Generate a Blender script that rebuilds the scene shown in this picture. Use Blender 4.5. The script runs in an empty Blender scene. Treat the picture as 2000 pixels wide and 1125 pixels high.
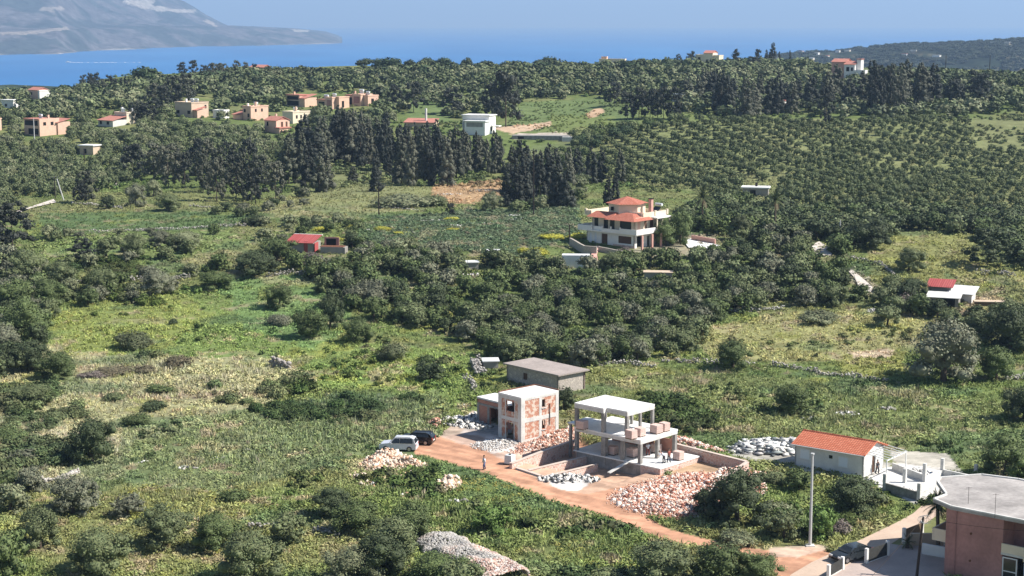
import bpy, math, random
import numpy as np
from mathutils import Vector, Matrix
# ------------------------------------------------------------------ camera, sky, sun
sc = bpy.context.scene
COL = sc.collection
FPX = 3300.0; CAMZ = 53.0; TH = math.atan(520/FPX)
SEA = -95.0
cam = bpy.data.cameras.new('camera'); camo = bpy.data.objects.new('camera', cam); COL.objects.link(camo)
cam.sensor_width = 36.0; cam.lens = FPX/2000*36.0; cam.clip_start = 1.0; cam.clip_end = 90000.0
camo.location = (0, 0, CAMZ); camo.rotation_euler = (math.pi/2-TH, 0, 0)
sc.camera = camo
SUN_EL = math.radians(46); SUN_AZ = math.radians(-6)      # azimuth measured from +X towards +Y
w = bpy.data.worlds.new("World"); sc.world = w; w.use_nodes = True
nt = w.node_tree; nt.nodes.clear()
o_ = nt.nodes.new('ShaderNodeOutputWorld'); b_ = nt.nodes.new('ShaderNodeBackground'); s_ = nt.nodes.new('ShaderNodeTexSky')
s_.sky_type = 'NISHITA'; s_.sun_disc = False; s_.sun_elevation = SUN_EL; s_.sun_rotation = math.pi/2-SUN_AZ
s_.altitude = 150; s_.air_density = 1.0; s_.dust_density = 0.3; s_.ozone_density = 1.5
b_.inputs['Strength'].default_value = 0.071
nt.links.new(s_.outputs[0], b_.inputs[0]); nt.links.new(b_.outputs[0], o_.inputs[0])
sl = bpy.data.lights.new('sun', 'SUN'); sl.energy = 5.0; sl.angle = math.radians(0.5); sl.color = (1.0, 0.95, 0.88)
so = bpy.data.objects.new('sun', sl); COL.objects.link(so)
sd = Vector((math.cos(SUN_EL)*math.cos(SUN_AZ), math.cos(SUN_EL)*math.sin(SUN_AZ), math.sin(SUN_EL)))
so.rotation_euler = sd.to_track_quat('Z', 'Y').to_euler()
sc.view_settings.view_transform = 'Standard'; sc.view_settings.look = 'None'
sc.view_settings.exposure = 0.78; sc.view_settings.gamma = 1.0
sc.cycles.volume_bounces = 0; sc.cycles.max_bounces = 5; sc.cycles.diffuse_bounces = 2; sc.cycles.transparent_max_bounces = 4
# ------------------------------------------------------------------ numbers
rng = np.random.default_rng(7); random.seed(7)
R = math.radians
_lat = rng.random((8, 256, 256))
def vn(x, y, s, k=0):
    """value noise 0..1"""
    x = np.asarray(x, float)/s+1000.5; y = np.asarray(y, float)/s+1000.5
    xi = np.floor(x).astype(int); yi = np.floor(y).astype(int); fx = x-xi; fy = y-yi
    fx = fx*fx*(3-2*fx); fy = fy*fy*(3-2*fy); L = _lat[k % 8]
    a = L[xi % 256, yi % 256]; b = L[(xi+1) % 256, yi % 256]; c = L[xi % 256, (yi+1) % 256]; d = L[(xi+1) % 256, (yi+1) % 256]
    return (a*(1-fx)+b*fx)*(1-fy)+(c*(1-fx)+d*fx)*fy
def fbm(x, y, s, k=0, n=3):
    t = 0; a = 1; A = 0
    for i in range(n):
        t = t+a*vn(x, y, s, k+i); A += a; a *= .5; s = s*.47
    return t/A
def sstep(a, b, x):
    t = np.clip((np.asarray(x, float)-a)/(b-a), 0, 1); return t*t*(3-2*t)
# drop of the ground below the camera, as a function of distance
_T = [(60, 53), (200, 53), (225, 52.9), (258, 51.7), (295, 49.9), (335, 45.3), (400, 45.5), (485, 44.7), (540, 41.6), (600, 36.4), (680, 32), (800, 25.8), (900, 23.6), (960, 24.5), (1100, 40), (1500, 110), (2200, 160), (4000, 175)]
_ty = np.arange(40, 4000, 2.0); _tz = np.interp(_ty, [a for a, b in _T], [b for a, b in _T])
_k = np.ones(15)/15; _tz = np.convolve(np.pad(_tz, 7, mode='edge'), _k, 'valid')
_G = [(-.42, 22), (-.30, 17), (-.26, 13.5), (-.22, 5), (-.16, 2.0), (-.1, 1.5), (0, 0), (.1, -.5), (.2, 0.8), (.3, 4), (.42, 6)]
def ray(px, py):
    return np.array([(px-1000)/FPX, 0, 0])+F_+U_*(562.5-py)/FPX
def at_z(px, py, z):
    r = ray(px, py); t = (z-CAMZ)/r[2]; return Vector((r[0]*t, r[1]*t, z))
F_ = np.array([0, math.cos(TH), -math.sin(TH)]); U_ = np.array([0, math.sin(TH), math.cos(TH)])
BRZ = R(-42); POD = .8
_c = at_z(1250.7, 906.7, POD); BORG = _c-Vector((math.cos(BRZ), math.sin(BRZ), 0))*10.3; BORG.z = 0
def pit(x, y):
    dx = x-BORG.x; dy = y-BORG.y; c, s = math.cos(BRZ), math.sin(BRZ); a = dx*c+dy*s; b = -dx*s+dy*c
    return sstep(-5.2, -4.9, a)*(1-sstep(10.2, 11.6, a))*sstep(-6.5, -5.4, b)*(1-sstep(7, 7.5, b))
def hz(x, y):
    x = np.asarray(x, float); y = np.asarray(y, float)
    z = CAMZ-np.interp(y, _ty, _tz)
    u = x/np.maximum(y, 1)
    g = np.interp(u, [a for a, b in _G], [b for a, b in _G])
    z = z-g*sstep(610, 900, y)*.9
    am = .12+.5*sstep(225, 300, y)+1.0*sstep(420, 560, y)+1.5*sstep(600, 800, y)
    z = z+am*((fbm(x, y, 34, 2, 2)-.5)*1.6)
    z = z+.22*(fbm(x, y, 5, 4, 2)-.5)*(1-site_mask(x, y))
    return z-.75*pit(x, y)
F_ = np.array([0, math.cos(TH), -math.sin(TH)]); U_ = np.array([0, math.sin(TH), math.cos(TH)])
def proj(x, y, z):
    x = np.asarray(x, float); y = np.asarray(y, float); z = np.asarray(z, float)-CAMZ
    d = y*F_[1]+z*F_[2]; v = y*U_[1]+z*U_[2]
    return 1000+FPX*x/d, 562.5-FPX*v/d, d
def ray(px, py):
    return np.array([(px-1000)/FPX, 0, 0])+F_+U_*(562.5-py)/FPX
def at_z(px, py, z):
    r = ray(px, py); t = (z-CAMZ)/r[2]; return Vector((r[0]*t, r[1]*t, z))
def at(px, py):
    r = ray(px, py); t = np.arange(90, 1500, .5)
    X = r[0]*t; Y = r[1]*t; Zr = CAMZ+r[2]*t; d = Zr-hz(X, Y)
    i = np.argmax(d < 0)
    if d[i] >= 0: i = int(np.argmin(d))
    return Vector((X[i], Y[i], float(hz(X[i], Y[i]))))
def inpoly(px, py, P):
    px = np.asarray(px, float); py = np.asarray(py, float); r = np.zeros(px.shape, bool); n = len(P)
    for i in range(n):
        x1, y1 = P[i]; x2, y2 = P[(i+1) % n]
        c = ((y1 > py) != (y2 > py)) & (px < (x2-x1)*(py-y1)/(y2-y1+1e-9)+x1); r ^= c
    return r
SITE = [(790, 880), (840, 850), (930, 800), (1050, 730), (1190, 800), (1330, 840), (1470, 880), (1560, 850), (1760, 850), (2040, 880), (2040, 1300), (1400, 1300), (1100, 1010), (900, 930)]
def site_mask(x, y):
    px, py, _ = proj(x, y, 0.0*np.asarray(y, float)); return inpoly(px, py, SITE).astype(float)
def Z(x, y): return float(hz(x, y))
# ------------------------------------------------------------------ materials
def mat(name, col, rough=.85, spec=.25, metal=0, noise=None, bump=0, attr=None, objvar=0, emit=None):
    """noise = (scale, amount) multiplies the colour by procedural noise; attr = colour attribute"""
    m = bpy.data.materials.new(name); m.use_nodes = True; n = m.node_tree; B = n.nodes['Principled BSDF']
    B.inputs['Roughness'].default_value = rough; B.inputs['Specular IOR Level'].default_value = spec; B.inputs['Metallic'].default_value = metal
    rgb = None
    if attr:
        a = n.nodes.new('ShaderNodeAttribute'); a.attribute_name = attr; rgb = a.outputs['Color']
    else:
        r = n.nodes.new('ShaderNodeRGB'); r.outputs[0].default_value = (*col, 1); rgb = r.outputs[0]
    tc = n.nodes.new('ShaderNodeTexCoord')
    def mul(c, fac_socket, lo, hi):
        mr = n.nodes.new('ShaderNodeMapRange'); mr.inputs['To Min'].default_value = lo; mr.inputs['To Max'].default_value = hi
        n.links.new(fac_socket, mr.inputs['Value'])
        v = n.nodes.new('ShaderNodeVectorMath'); v.operation = 'SCALE'; n.links.new(c, v.inputs[0]); n.links.new(mr.outputs[0], v.inputs['Scale']); return v.outputs[0]
    for sc_, am in (noise or []):
        t = n.nodes.new('ShaderNodeTexNoise'); t.inputs['Scale'].default_value = sc_; t.inputs['Detail'].default_value = 4
        n.links.new(tc.outputs['Object'], t.inputs['Vector'])
        mr0 = n.nodes.new('ShaderNodeMapRange'); mr0.inputs['From Min'].default_value = .3; mr0.inputs['From Max'].default_value = .7; n.links.new(t.outputs[0], mr0.inputs['Value'])
        rgb = mul(rgb, mr0.outputs[0], 1-am, 1+am)
        if bump:
            bp = n.nodes.new('ShaderNodeBump'); bp.inputs['Strength'].default_value = bump; bp.inputs['Distance'].default_value = .1
            n.links.new(t.outputs[0], bp.inputs['Height']); n.links.new(bp.outputs[0], B.inputs['Normal'])
    if objvar:
        oi = n.nodes.new('ShaderNodeObjectInfo'); rgb = mul(rgb, oi.outputs['Random'], 1-objvar, 1+objvar)
    n.links.new(rgb, B.inputs['Base Color'])
    if emit: B.inputs['Emission Color'].default_value = (*emit, 1); B.inputs['Emission Strength'].default_value = 1
    return m
def nodes(m): return m.node_tree, m.node_tree.nodes['Principled BSDF']
def brick_mat(name, c1, c2, mortar, bw, bh, msize=.02, splotch=None, splotch_amt=.5, scale=1.0):
    """rubble / brick pattern on vertical walls: x+y along the wall, z up"""
    m = mat(name, c1); n, B = nodes(m); tc = n.nodes.new('ShaderNodeTexCoord'); sp = n.nodes.new('ShaderNodeSeparateXYZ'); n.links.new(tc.outputs['Object'], sp.inputs[0])
    ad = n.nodes.new('ShaderNodeMath'); n.links.new(sp.outputs[0], ad.inputs[0]); n.links.new(sp.outputs[1], ad.inputs[1])
    cb = n.nodes.new('ShaderNodeCombineXYZ'); n.links.new(ad.outputs[0], cb.inputs[0]); n.links.new(sp.outputs[2], cb.inputs[1])
    bt = n.nodes.new('ShaderNodeTexBrick'); n.links.new(cb.outputs[0], bt.inputs['Vector'])
    bt.inputs['Color1'].default_value = (*c1, 1); bt.inputs['Color2'].default_value = (*c2, 1); bt.inputs['Mortar'].default_value = (*mortar, 1)
    bt.inputs['Scale'].default_value = scale; bt.inputs['Brick Width'].default_value = bw; bt.inputs['Row Height'].default_value = bh; bt.inputs['Mortar Size'].default_value = msize
    out = bt.outputs[0]
    if splotch:
        t = n.nodes.new('ShaderNodeTexNoise'); t.inputs['Scale'].default_value = 1.6; t.inputs['Detail'].default_value = 5; t.inputs['Roughness'].default_value = .7; n.links.new(tc.outputs['Object'], t.inputs['Vector'])
        mr = n.nodes.new('ShaderNodeMapRange'); mr.inputs['From Min'].default_value = .56-splotch_amt*.2; mr.inputs['From Max'].default_value = .60-splotch_amt*.2+.02; n.links.new(t.outputs[0], mr.inputs['Value'])
        mx = n.nodes.new('ShaderNodeMix'); mx.data_type = 'RGBA'; n.links.new(mr.outputs[0], mx.inputs[0]); n.links.new(out, mx.inputs[6]); mx.inputs[7].default_value = (*splotch, 1); out = mx.outputs[2]
    n.links.new(out, B.inputs['Base Color']); return m
def stone_mat(name, cols, scale, mortar=(.5, .42, .36)):
    m = mat(name, cols[0]); n, B = nodes(m); tc = n.nodes.new('ShaderNodeTexCoord')
    v = n.nodes.new('ShaderNodeTexVoronoi'); v.inputs['Scale'].default_value = scale; n.links.new(tc.outputs['Object'], v.inputs['Vector'])
    cr = n.nodes.new('ShaderNodeValToRGB'); cr.color_ramp.interpolation = 'CONSTANT'
    el = cr.color_ramp.elements
    for i, c in enumerate(cols):
        e = el[i] if i < 2 else el.new(0); e.position = i/len(cols); e.color = (*c, 1)
    n.links.new(v.outputs['Color'], cr.inputs[0])
    v2 = n.nodes.new('ShaderNodeTexVoronoi'); v2.feature = 'DISTANCE_TO_EDGE'; v2.inputs['Scale'].default_value = scale; n.links.new(tc.outputs['Object'], v2.inputs['Vector'])
    lt = n.nodes.new('ShaderNodeMath'); lt.operation = 'LESS_THAN'; lt.inputs[1].default_value = .07; n.links.new(v2.outputs[0], lt.inputs[0])
    mx = n.nodes.new('ShaderNodeMix'); mx.data_type = 'RGBA'; n.links.new(lt.outputs[0], mx.inputs[0]); n.links.new(cr.outputs[0], mx.inputs[6]); mx.inputs[7].default_value = (*mortar, 1)
    n.links.new(mx.outputs[2], B.inputs['Base Color'])
    bp = n.nodes.new('ShaderNodeBump'); bp.inputs['Distance'].default_value = .06; n.links.new(v2.outputs[0], bp.inputs['Height']); n.links.new(bp.outputs[0], B.inputs['Normal'])
    return m
def tile_mat(name, c1, c2, axis=0, w=.3, course=.35):
    """roof tiles: troughs across `axis`, courses along the other"""
    m = mat(name, c1, rough=.8); n, B = nodes(m); tc = n.nodes.new('ShaderNodeTexCoord'); sp = n.nodes.new('ShaderNodeSeparateXYZ'); n.links.new(tc.outputs['Object'], sp.inputs[0])
    cb = n.nodes.new('ShaderNodeCombineXYZ'); n.links.new(sp.outputs[axis], cb.inputs[0]); n.links.new(sp.outputs[1-axis], cb.inputs[1])
    bt = n.nodes.new('ShaderNodeTexBrick'); bt.offset = 0; n.links.new(cb.outputs[0], bt.inputs['Vector']); bt.inputs['Scale'].default_value = 1
    bt.inputs['Brick Width'].default_value = w; bt.inputs['Row Height'].default_value = course; bt.inputs['Mortar Size'].default_value = .03
    bt.inputs['Color1'].default_value = (*c1, 1); bt.inputs['Color2'].default_value = (*c2, 1); bt.inputs['Mortar'].default_value = (c1[0]*.55, c1[1]*.5, c1[2]*.5, 1)
    n.links.new(bt.outputs[0], B.inputs['Base Color'])
    bp = n.nodes.new('ShaderNodeBump'); bp.inputs['Distance'].default_value = .08; bp.invert = True; n.links.new(bt.outputs['Fac'], bp.inputs['Height']); n.links.new(bp.outputs[0], B.inputs['Normal'])
    return m
M = {}
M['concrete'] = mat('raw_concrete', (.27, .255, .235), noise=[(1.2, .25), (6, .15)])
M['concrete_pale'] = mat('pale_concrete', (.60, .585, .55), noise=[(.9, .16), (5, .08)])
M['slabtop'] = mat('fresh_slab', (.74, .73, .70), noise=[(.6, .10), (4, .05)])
M['white'] = mat('white_render', (.78, .76, .72), noise=[(1.0, .05)])
M['offwhite'] = mat('offwhite_render', (.62, .60, .56), noise=[(1.2, .08)])
M['bungalow'] = mat('bungalow_render', (.66, .65, .62), noise=[(.7, .08), (4, .05)])
M['cream'] = mat('cream_render', (.70, .60, .46), noise=[(1.0, .06)])
M['salmon'] = mat('salmon_render', (.66, .44, .33), noise=[(.8, .07)])
M['pink'] = mat('pink_render', (.60, .34, .28), noise=[(.8, .07)])
M['tan'] = mat('tan_render', (.55, .43, .32), noise=[(1.0, .08)])
M['pinkwall'] = mat('old_pink_render', (.38, .20, .175), noise=[(.35, .22), (3, .10)])
M['greywall'] = mat('grey_render', (.30, .28, .255), noise=[(.8, .15)])
M['oldroof'] = mat('weathered_roof_slab', (.34, .29, .26), noise=[(.5, .12), (4, .12)])
M['roofgrey'] = mat('flat_roof_screed', (.33, .305, .285), noise=[(.35, .28), (2.2, .14)])
M['brick'] = brick_mat('clay_brick', (.40, .12, .065), (.50, .19, .10), (.5, .42, .35), .3, .16, .015, (.62, .52, .43), .35)
M['brickdark'] = brick_mat('clay_brick_band', (.40, .12, .07), (.46, .17, .1), (.45, .4, .35), .3, .16, .015)
M['pallet_brick'] = brick_mat('pallet_brick', (.58, .38, .32), (.64, .46, .40), (.6, .5, .45), .25, .2, .02)
M['stone'] = stone_mat('red_stone', [(.58, .38, .31), (.66, .52, .45), (.44, .27, .22), (.74, .65, .57)], 2.6, (.62, .54, .48))
M['stonetop'] = mat('stone_wall_cap', (.55, .45, .38), noise=[(3, .15)])
M['stonegrey'] = stone_mat('grey_stone_masonry', [(.42, .37, .32), (.50, .44, .37), (.36, .32, .28)], 2.5, (.34, .3, .26))
M['tile'] = tile_mat('new_orange_tile', (.52, .155, .085), (.62, .22, .13), 0)
M['tile_y'] = tile_mat('villa_orange_tile', (.46, .155, .10), (.52, .20, .14), 0, .35, .4)
M['tile_far'] = mat('far_tile', (.44, .19, .145), noise=[(1, .12)])
M['redmetal'] = tile_mat('red_sheet_roof', (.36, .075, .07), (.42, .11, .10), 0, .4, 8)
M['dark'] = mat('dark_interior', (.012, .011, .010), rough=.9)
M['darkglass'] = mat('window_glass', (.02, .025, .03), rough=.12, spec=.5)
M['frame'] = mat('white_window_frame', (.72, .72, .72), rough=.5)
M['shutter'] = mat('pale_shutter', (.72, .76, .82), rough=.6)
M['wood'] = mat('weathered_wood', (.16, .11, .07), noise=[(3, .2)])
M['brownwood'] = mat('brown_shutter', (.10, .055, .035), rough=.6)
M['pole'] = mat('galvanised_pole', (.50, .50, .49), rough=.6, noise=[(.6, .06)])
M['darkpole'] = mat('tarred_pole', (.035, .027, .022), noise=[(2, .2)])
M['steel'] = mat('white_steel', (.74, .74, .72), rough=.5)
M['rust'] = mat('rusty_steel', (.16, .07, .04), noise=[(4, .3)])
M['fencedark'] = mat('dark_fence_panel', (.045, .045, .042), noise=[(3, .2)])
M['road'] = mat('dusty_road_concrete', (.50, .38, .29), noise=[(.4, .08), (3, .06)], bump=.1)
M['yard'] = mat('yard_paving', (.42, .34, .30), noise=[(.5, .1), (4, .06)])
M['lane'] = mat('pale_lane', (.56, .50, .44), noise=[(.6, .1)])
M['leaf'] = mat('foliage', (0, 0, 0), rough=.65, spec=.2, attr='col', objvar=.16)
M['leafmass'] = mat('foliage_mass', (0, 0, 0), rough=.7, spec=.15, attr='col')
M['bark'] = mat('bark', (.11, .085, .065), noise=[(4, .3)])
M['rock'] = mat('rock', (0, 0, 0), rough=.95, spec=.1, attr='col')
M['skin'] = mat('skin', (.35, .20, .14), rough=.6)
M['cloth_white'] = mat('white_shirt', (.62, .63, .68)); M['cloth_blue'] = mat('blue_jeans', (.09, .11, .20)); M['cloth_red'] = mat('red_brown_shirt', (.30, .08, .06)); M['cloth_dark'] = mat('dark_trousers', (.05, .05, .06)); M['hair'] = mat('dark_hair', (.02, .015, .01))
M['tyre'] = mat('tyre', (.015, .015, .015), rough=.8); M['rim'] = mat('wheel_rim', (.4, .4, .4), rough=.35, metal=.8)
M['carwhite'] = mat('silver_white_paint', (.60, .62, .66), rough=.25, spec=.6); M['carblack'] = mat('black_paint', (.012, .012, .014), rough=.2, spec=.6); M['cargrey'] = mat('dark_grey_paint', (.035, .042, .048), rough=.22, spec=.6)
M['lampglass'] = mat('lamp_lens', (.6, .6, .6), rough=.2, spec=.6); M['lampred'] = mat('tail_lamp', (.35, .02, .02), rough=.25)
M['sheet'] = mat('white_plastic_sheet', (.70, .70, .68), rough=.5); M['tarp'] = mat('blue_tarp', (.03, .05, .2))
M['tank'] = mat('tank_plastic', (.62, .66, .66), rough=.5)
# ------------------------------------------------------------------ mesh helpers
class MB:
    def __init__(s): s.v = []; s.f = []
    def face(s, pts):
        i = len(s.v); s.v += [tuple(p) for p in pts]; s.f.append(tuple(range(i, i+len(pts)))); return s
    def box(s, x0, x1, y0, y1, z0, z1, taper=0):
        i = len(s.v); t = taper
        s.v += [(x0, y0, z0), (x1, y0, z0), (x1, y1, z0), (x0, y1, z0), (x0+t, y0+t, z1), (x1-t, y0+t, z1), (x1-t, y1-t, z1), (x0+t, y1-t, z1)]
        s.f += [tuple(i+k for k in q) for q in ((3, 2, 1, 0), (4, 5, 6, 7), (0, 1, 5, 4), (1, 2, 6, 5), (2, 3, 7, 6), (3, 0, 4, 7))]; return s
    def prism(s, P, z0, z1):
        i = len(s.v); n = len(P); s.v += [(x, y, z0) for x, y in P]+[(x, y, z1) for x, y in P]
        s.f.append(tuple(i+k for k in reversed(range(n)))); s.f.append(tuple(i+n+k for k in range(n)))
        for k in range(n): s.f.append((i+k, i+(k+1) % n, i+n+(k+1) % n, i+n+k))
        return s
    def tube(s, pts, rad, n=8, cap=True):
        pts = [Vector(p) for p in pts]; rad = rad if isinstance(rad, (list, tuple)) else [rad]*len(pts); i0 = len(s.v)
        for k, p in enumerate(pts):
            d = (pts[min(k+1, len(pts)-1)]-pts[max(k-1, 0)]).normalized(); a = d.orthogonal().normalized() if abs(d.z) < .9 else Vector((1, 0, 0))-d*d.x; a.normalize(); b = d.cross(a)
            for j in range(n):
                t = 2*math.pi*j/n; q = p+(a*math.cos(t)+b*math.sin(t))*rad[k]; s.v.append(tuple(q))
        for k in range(len(pts)-1):
            for j in range(n):
                a0 = i0+k*n+j; a1 = i0+k*n+(j+1) % n; s.f.append((a0, a1, a1+n, a0+n))
        if cap:
            s.f.append(tuple(i0+j for j in reversed(range(n)))); s.f.append(tuple(i0+(len(pts)-1)*n+j for j in range(n)))
        return s
    def wall(s, p0, p1, z0, z1, th, ops=()):
        """wall slab from p0 to p1 (plan), thickness th to its left, with openings (u0,u1,za,zb)"""
        p0 = Vector(p0); p1 = Vector(p1); d = (p1-p0); L = d.length; d.normalize(); nrm = Vector((-d.y, d.x))
        us = sorted({0, L, *[o[0] for o in ops], *[o[1] for o in ops]}); zs = sorted({z0, z1, *[o[2] for o in ops], *[o[3] for o in ops]})
        def P(u, z, t): q = p0+d*u+nrm*t; return (q.x, q.y, z)
        def op(i, j):
            if i < 0 or j < 0 or i >= len(us)-1 or j >= len(zs)-1: return True
            uc = (us[i]+us[i+1])/2; zc = (zs[j]+zs[j+1])/2
            return any(o[0] < uc < o[1] and o[2] < zc < o[3] for o in ops)
        for i in range(len(us)-1):
            for j in range(len(zs)-1):
                if op(i, j): continue
                a, b, c, e = us[i], us[i+1], zs[j], zs[j+1]
                s.face([P(a, c, 0), P(b, c, 0), P(b, e, 0), P(a, e, 0)]); s.face([P(b, c, th), P(a, c, th), P(a, e, th), P(b, e, th)])
                if op(i-1, j): s.face([P(a, c, th), P(a, c, 0), P(a, e, 0), P(a, e, th)])
                if op(i+1, j): s.face([P(b, c, 0), P(b, c, th), P(b, e, th), P(b, e, 0)])
                if op(i, j-1): s.face([P(a, c, th), P(b, c, th), P(b, c, 0), P(a, c, 0)])
                if op(i, j+1): s.face([P(a, e, 0), P(b, e, 0), P(b, e, th), P(a, e, th)])
        return s
    def sphere(s, c, r, nu=10, nv=6, sq=(1, 1, 1), jit=0):
        i0 = len(s.v)
        for a in range(nv+1):
            for b in range(nu):
                ph = math.pi*a/nv; t = 2*math.pi*b/nu; k = r*(1+random.uniform(-jit, jit))
                s.v.append((c[0]+k*sq[0]*math.sin(ph)*math.cos(t), c[1]+k*sq[1]*math.sin(ph)*math.sin(t), c[2]+k*sq[2]*math.cos(ph)))
        for a in range(nv):
            for b in range(nu):
                s.f.append((i0+a*nu+b, i0+(a+1)*nu+b, i0+(a+1)*nu+(b+1) % nu, i0+a*nu+(b+1) % nu))
        return s
    def obj(s, name, m, parent=None, loc=None, rz=0, smooth=False):
        me = bpy.data.meshes.new(name); me.from_pydata(s.v, [], s.f); me.update()
        me.materials.append(m if not isinstance(m, str) else M[m])
        if smooth: me.shade_smooth()
        o = bpy.data.objects.new(name, me); COL.objects.link(o)
        if parent: o.parent = parent
        if loc is not None: o.location = loc; o.rotation_euler = (0, 0, rz)
        return o
def tag(o, label=None, cat=None, group=None, kind=None):
    if label: o['label'] = label
    if cat: o['category'] = cat
    if group: o['group'] = group
    if kind: o['kind'] = kind
    return o
def root(name, loc, rz=0, label=None, cat=None, group=None):
    o = bpy.data.objects.new(name, None); COL.objects.link(o); o.empty_display_size = .5
    o.location = loc; o.rotation_euler = (0, 0, rz); return tag(o, label, cat, group)
def npmesh(name, V, faces, cols, m):
    """V (n,3), faces = list of int arrays (k,3) or (k,4), cols (n,3)"""
    me = bpy.data.meshes.new(name); V = np.ascontiguousarray(V, np.float32)
    me.vertices.add(len(V)); me.vertices.foreach_set('co', V.ravel())
    li = np.concatenate([f.ravel() for f in faces]).astype(np.int32); cnt = np.concatenate([np.full(len(f), f.shape[1]) for f in faces])
    st = np.concatenate([[0], np.cumsum(cnt)[:-1]]).astype(np.int32)
    me.loops.add(len(li)); me.loops.foreach_set('vertex_index', li)
    me.polygons.add(len(cnt)); me.polygons.foreach_set('loop_start', st)
    if cols is not None:
        a = me.attributes.new('col', 'FLOAT_COLOR', 'POINT'); c = np.ones((len(V), 4), np.float32); c[:, :3] = cols; a.data.foreach_set('color', c.ravel())
    me.update(calc_edges=True); me.validate()
    me.materials.append(M[m] if isinstance(m, str) else m); return me
def link(name, me, parent=None):
    o = bpy.data.objects.new(name, me); COL.objects.link(o)
    if parent: o.parent = parent
    return o
def replicate(name, temps, pos, rot, scl, col, m, pick=None, sz=None):
    """merge many copies of small templates (V, F, tone) into one mesh"""
    VV = []; FF = {3: [], 4: []}; CC = []; off = 0; N = len(pos); pick = rng.integers(0, len(temps), N) if pick is None else pick
    sz = scl if sz is None else sz
    for t, (V, F, tone) in enumerate(temps):
        I = np.where(pick == t)[0]
        if not len(I): continue
        c, s = np.cos(rot[I])[:, None], np.sin(rot[I])[:, None]; k = scl[I][:, None]
        X = (V[None, :, 0]*c-V[None, :, 1]*s)*k+pos[I, 0:1]; Y = (V[None, :, 0]*s+V[None, :, 1]*c)*k+pos[I, 1:2]; Zz = V[None, :, 2]*sz[I][:, None]+pos[I, 2:3]
        VV.append(np.stack([X, Y, Zz], -1).reshape(-1, 3)); n = len(V)
        for f in F:
            FF[f.shape[1]].append((f[None]+(off+np.arange(len(I))*n)[:, None, None]).reshape(-1, f.shape[1]))
        CC.append((col[I][:, None, :]*tone[None, :, :]).reshape(-1, 3)); off += len(I)*n
    faces = [np.concatenate(FF[k]) for k in (3, 4) if FF[k]]
    return link(name, npmesh(name, np.concatenate(VV), faces, np.clip(np.concatenate(CC), 0.004, 1), m))
def ico(level=0):
    t = (1+5**.5)/2; V = np.array([(-1, t, 0), (1, t, 0), (-1, -t, 0), (1, -t, 0), (0, -1, t), (0, 1, t), (0, -1, -t), (0, 1, -t), (t, 0, -1), (t, 0, 1), (-t, 0, -1), (-t, 0, 1)], float)
    Fc = [(0, 11, 5), (0, 5, 1), (0, 1, 7), (0, 7, 10), (0, 10, 11), (1, 5, 9), (5, 11, 4), (11, 10, 2), (10, 7, 6), (7, 1, 8), (3, 9, 4), (3, 4, 2), (3, 2, 6), (3, 6, 8), (3, 8, 9), (4, 9, 5), (2, 4, 11), (6, 2, 10), (8, 6, 7), (9, 8, 1)]
    V = [v/np.linalg.norm(v) for v in V]
    for _ in range(level):
        mid = {}; F2 = []
        def m_(a, b):
            k = (min(a, b), max(a, b))
            if k not in mid: q = V[a]+V[b]; V.append(q/np.linalg.norm(q)); mid[k] = len(V)-1
            return mid[k]
        for a, b, c in Fc: x, y, z = m_(a, b), m_(b, c), m_(c, a); F2 += [(a, x, z), (b, y, x), (c, z, y), (x, y, z)]
        Fc = F2
    return np.array(V), np.array(Fc)
ICO0 = ico(0); ICO1 = ico(1)
# ------------------------------------------------------------------ foliage templates
def leaves(g, n, lobes, rad, size, zs=.85, tone_amp=.3, down=-.35):
    """leaf quads scattered over the outer skin of lobes; returns V,F,tone"""
    p = rad**2/np.sum(rad**2); k = g.choice(len(rad), n, p=p)
    d = g.normal(size=(n, 3)); d /= np.linalg.norm(d, axis=1)[:, None]; d[:, 2] = np.where(d[:, 2] < down, -d[:, 2], d[:, 2])
    r = rad[k]*(0.78+.46*g.random(n)); c = lobes[k]+d*r[:, None]*np.array([1, 1, zs])
    dist = np.linalg.norm((c[:, None]-lobes[None])/np.array([1, 1, zs]), axis=2)/rad[None]; keep = (dist.min(1) > .72); c, d, k = c[keep], d[keep], k[keep]; n = len(c)
    nr = d*.85+g.normal(size=(n, 3))*.42+np.array([.05, 0, .25]); nr /= np.linalg.norm(nr, axis=1)[:, None]
    a = np.cross(nr, g.normal(size=(n, 3))); a /= np.linalg.norm(a, axis=1)[:, None]; b = np.cross(nr, a)
    s = size*(.55+.9*g.random(n))[:, None]; a = a*s*.5; b = b*s*.36
    V = np.stack([c-a-b*.5, c+a*.1-b, c+a+b*.4, c-a*.2+b], 1).reshape(-1, 3)
    F = np.arange(n*4).reshape(n, 4)
    lt = 1+tone_amp*(g.random(len(rad))-.5)*1.3; tone = lt[k]*(1+tone_amp*(g.random(n)-.5)*1.6)
    T = np.repeat(tone, 4)[:, None]*np.ones(3); T[:, 0] *= np.repeat(1+.18*(g.random(n)-.5), 4); return V, F, T, lt
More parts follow.
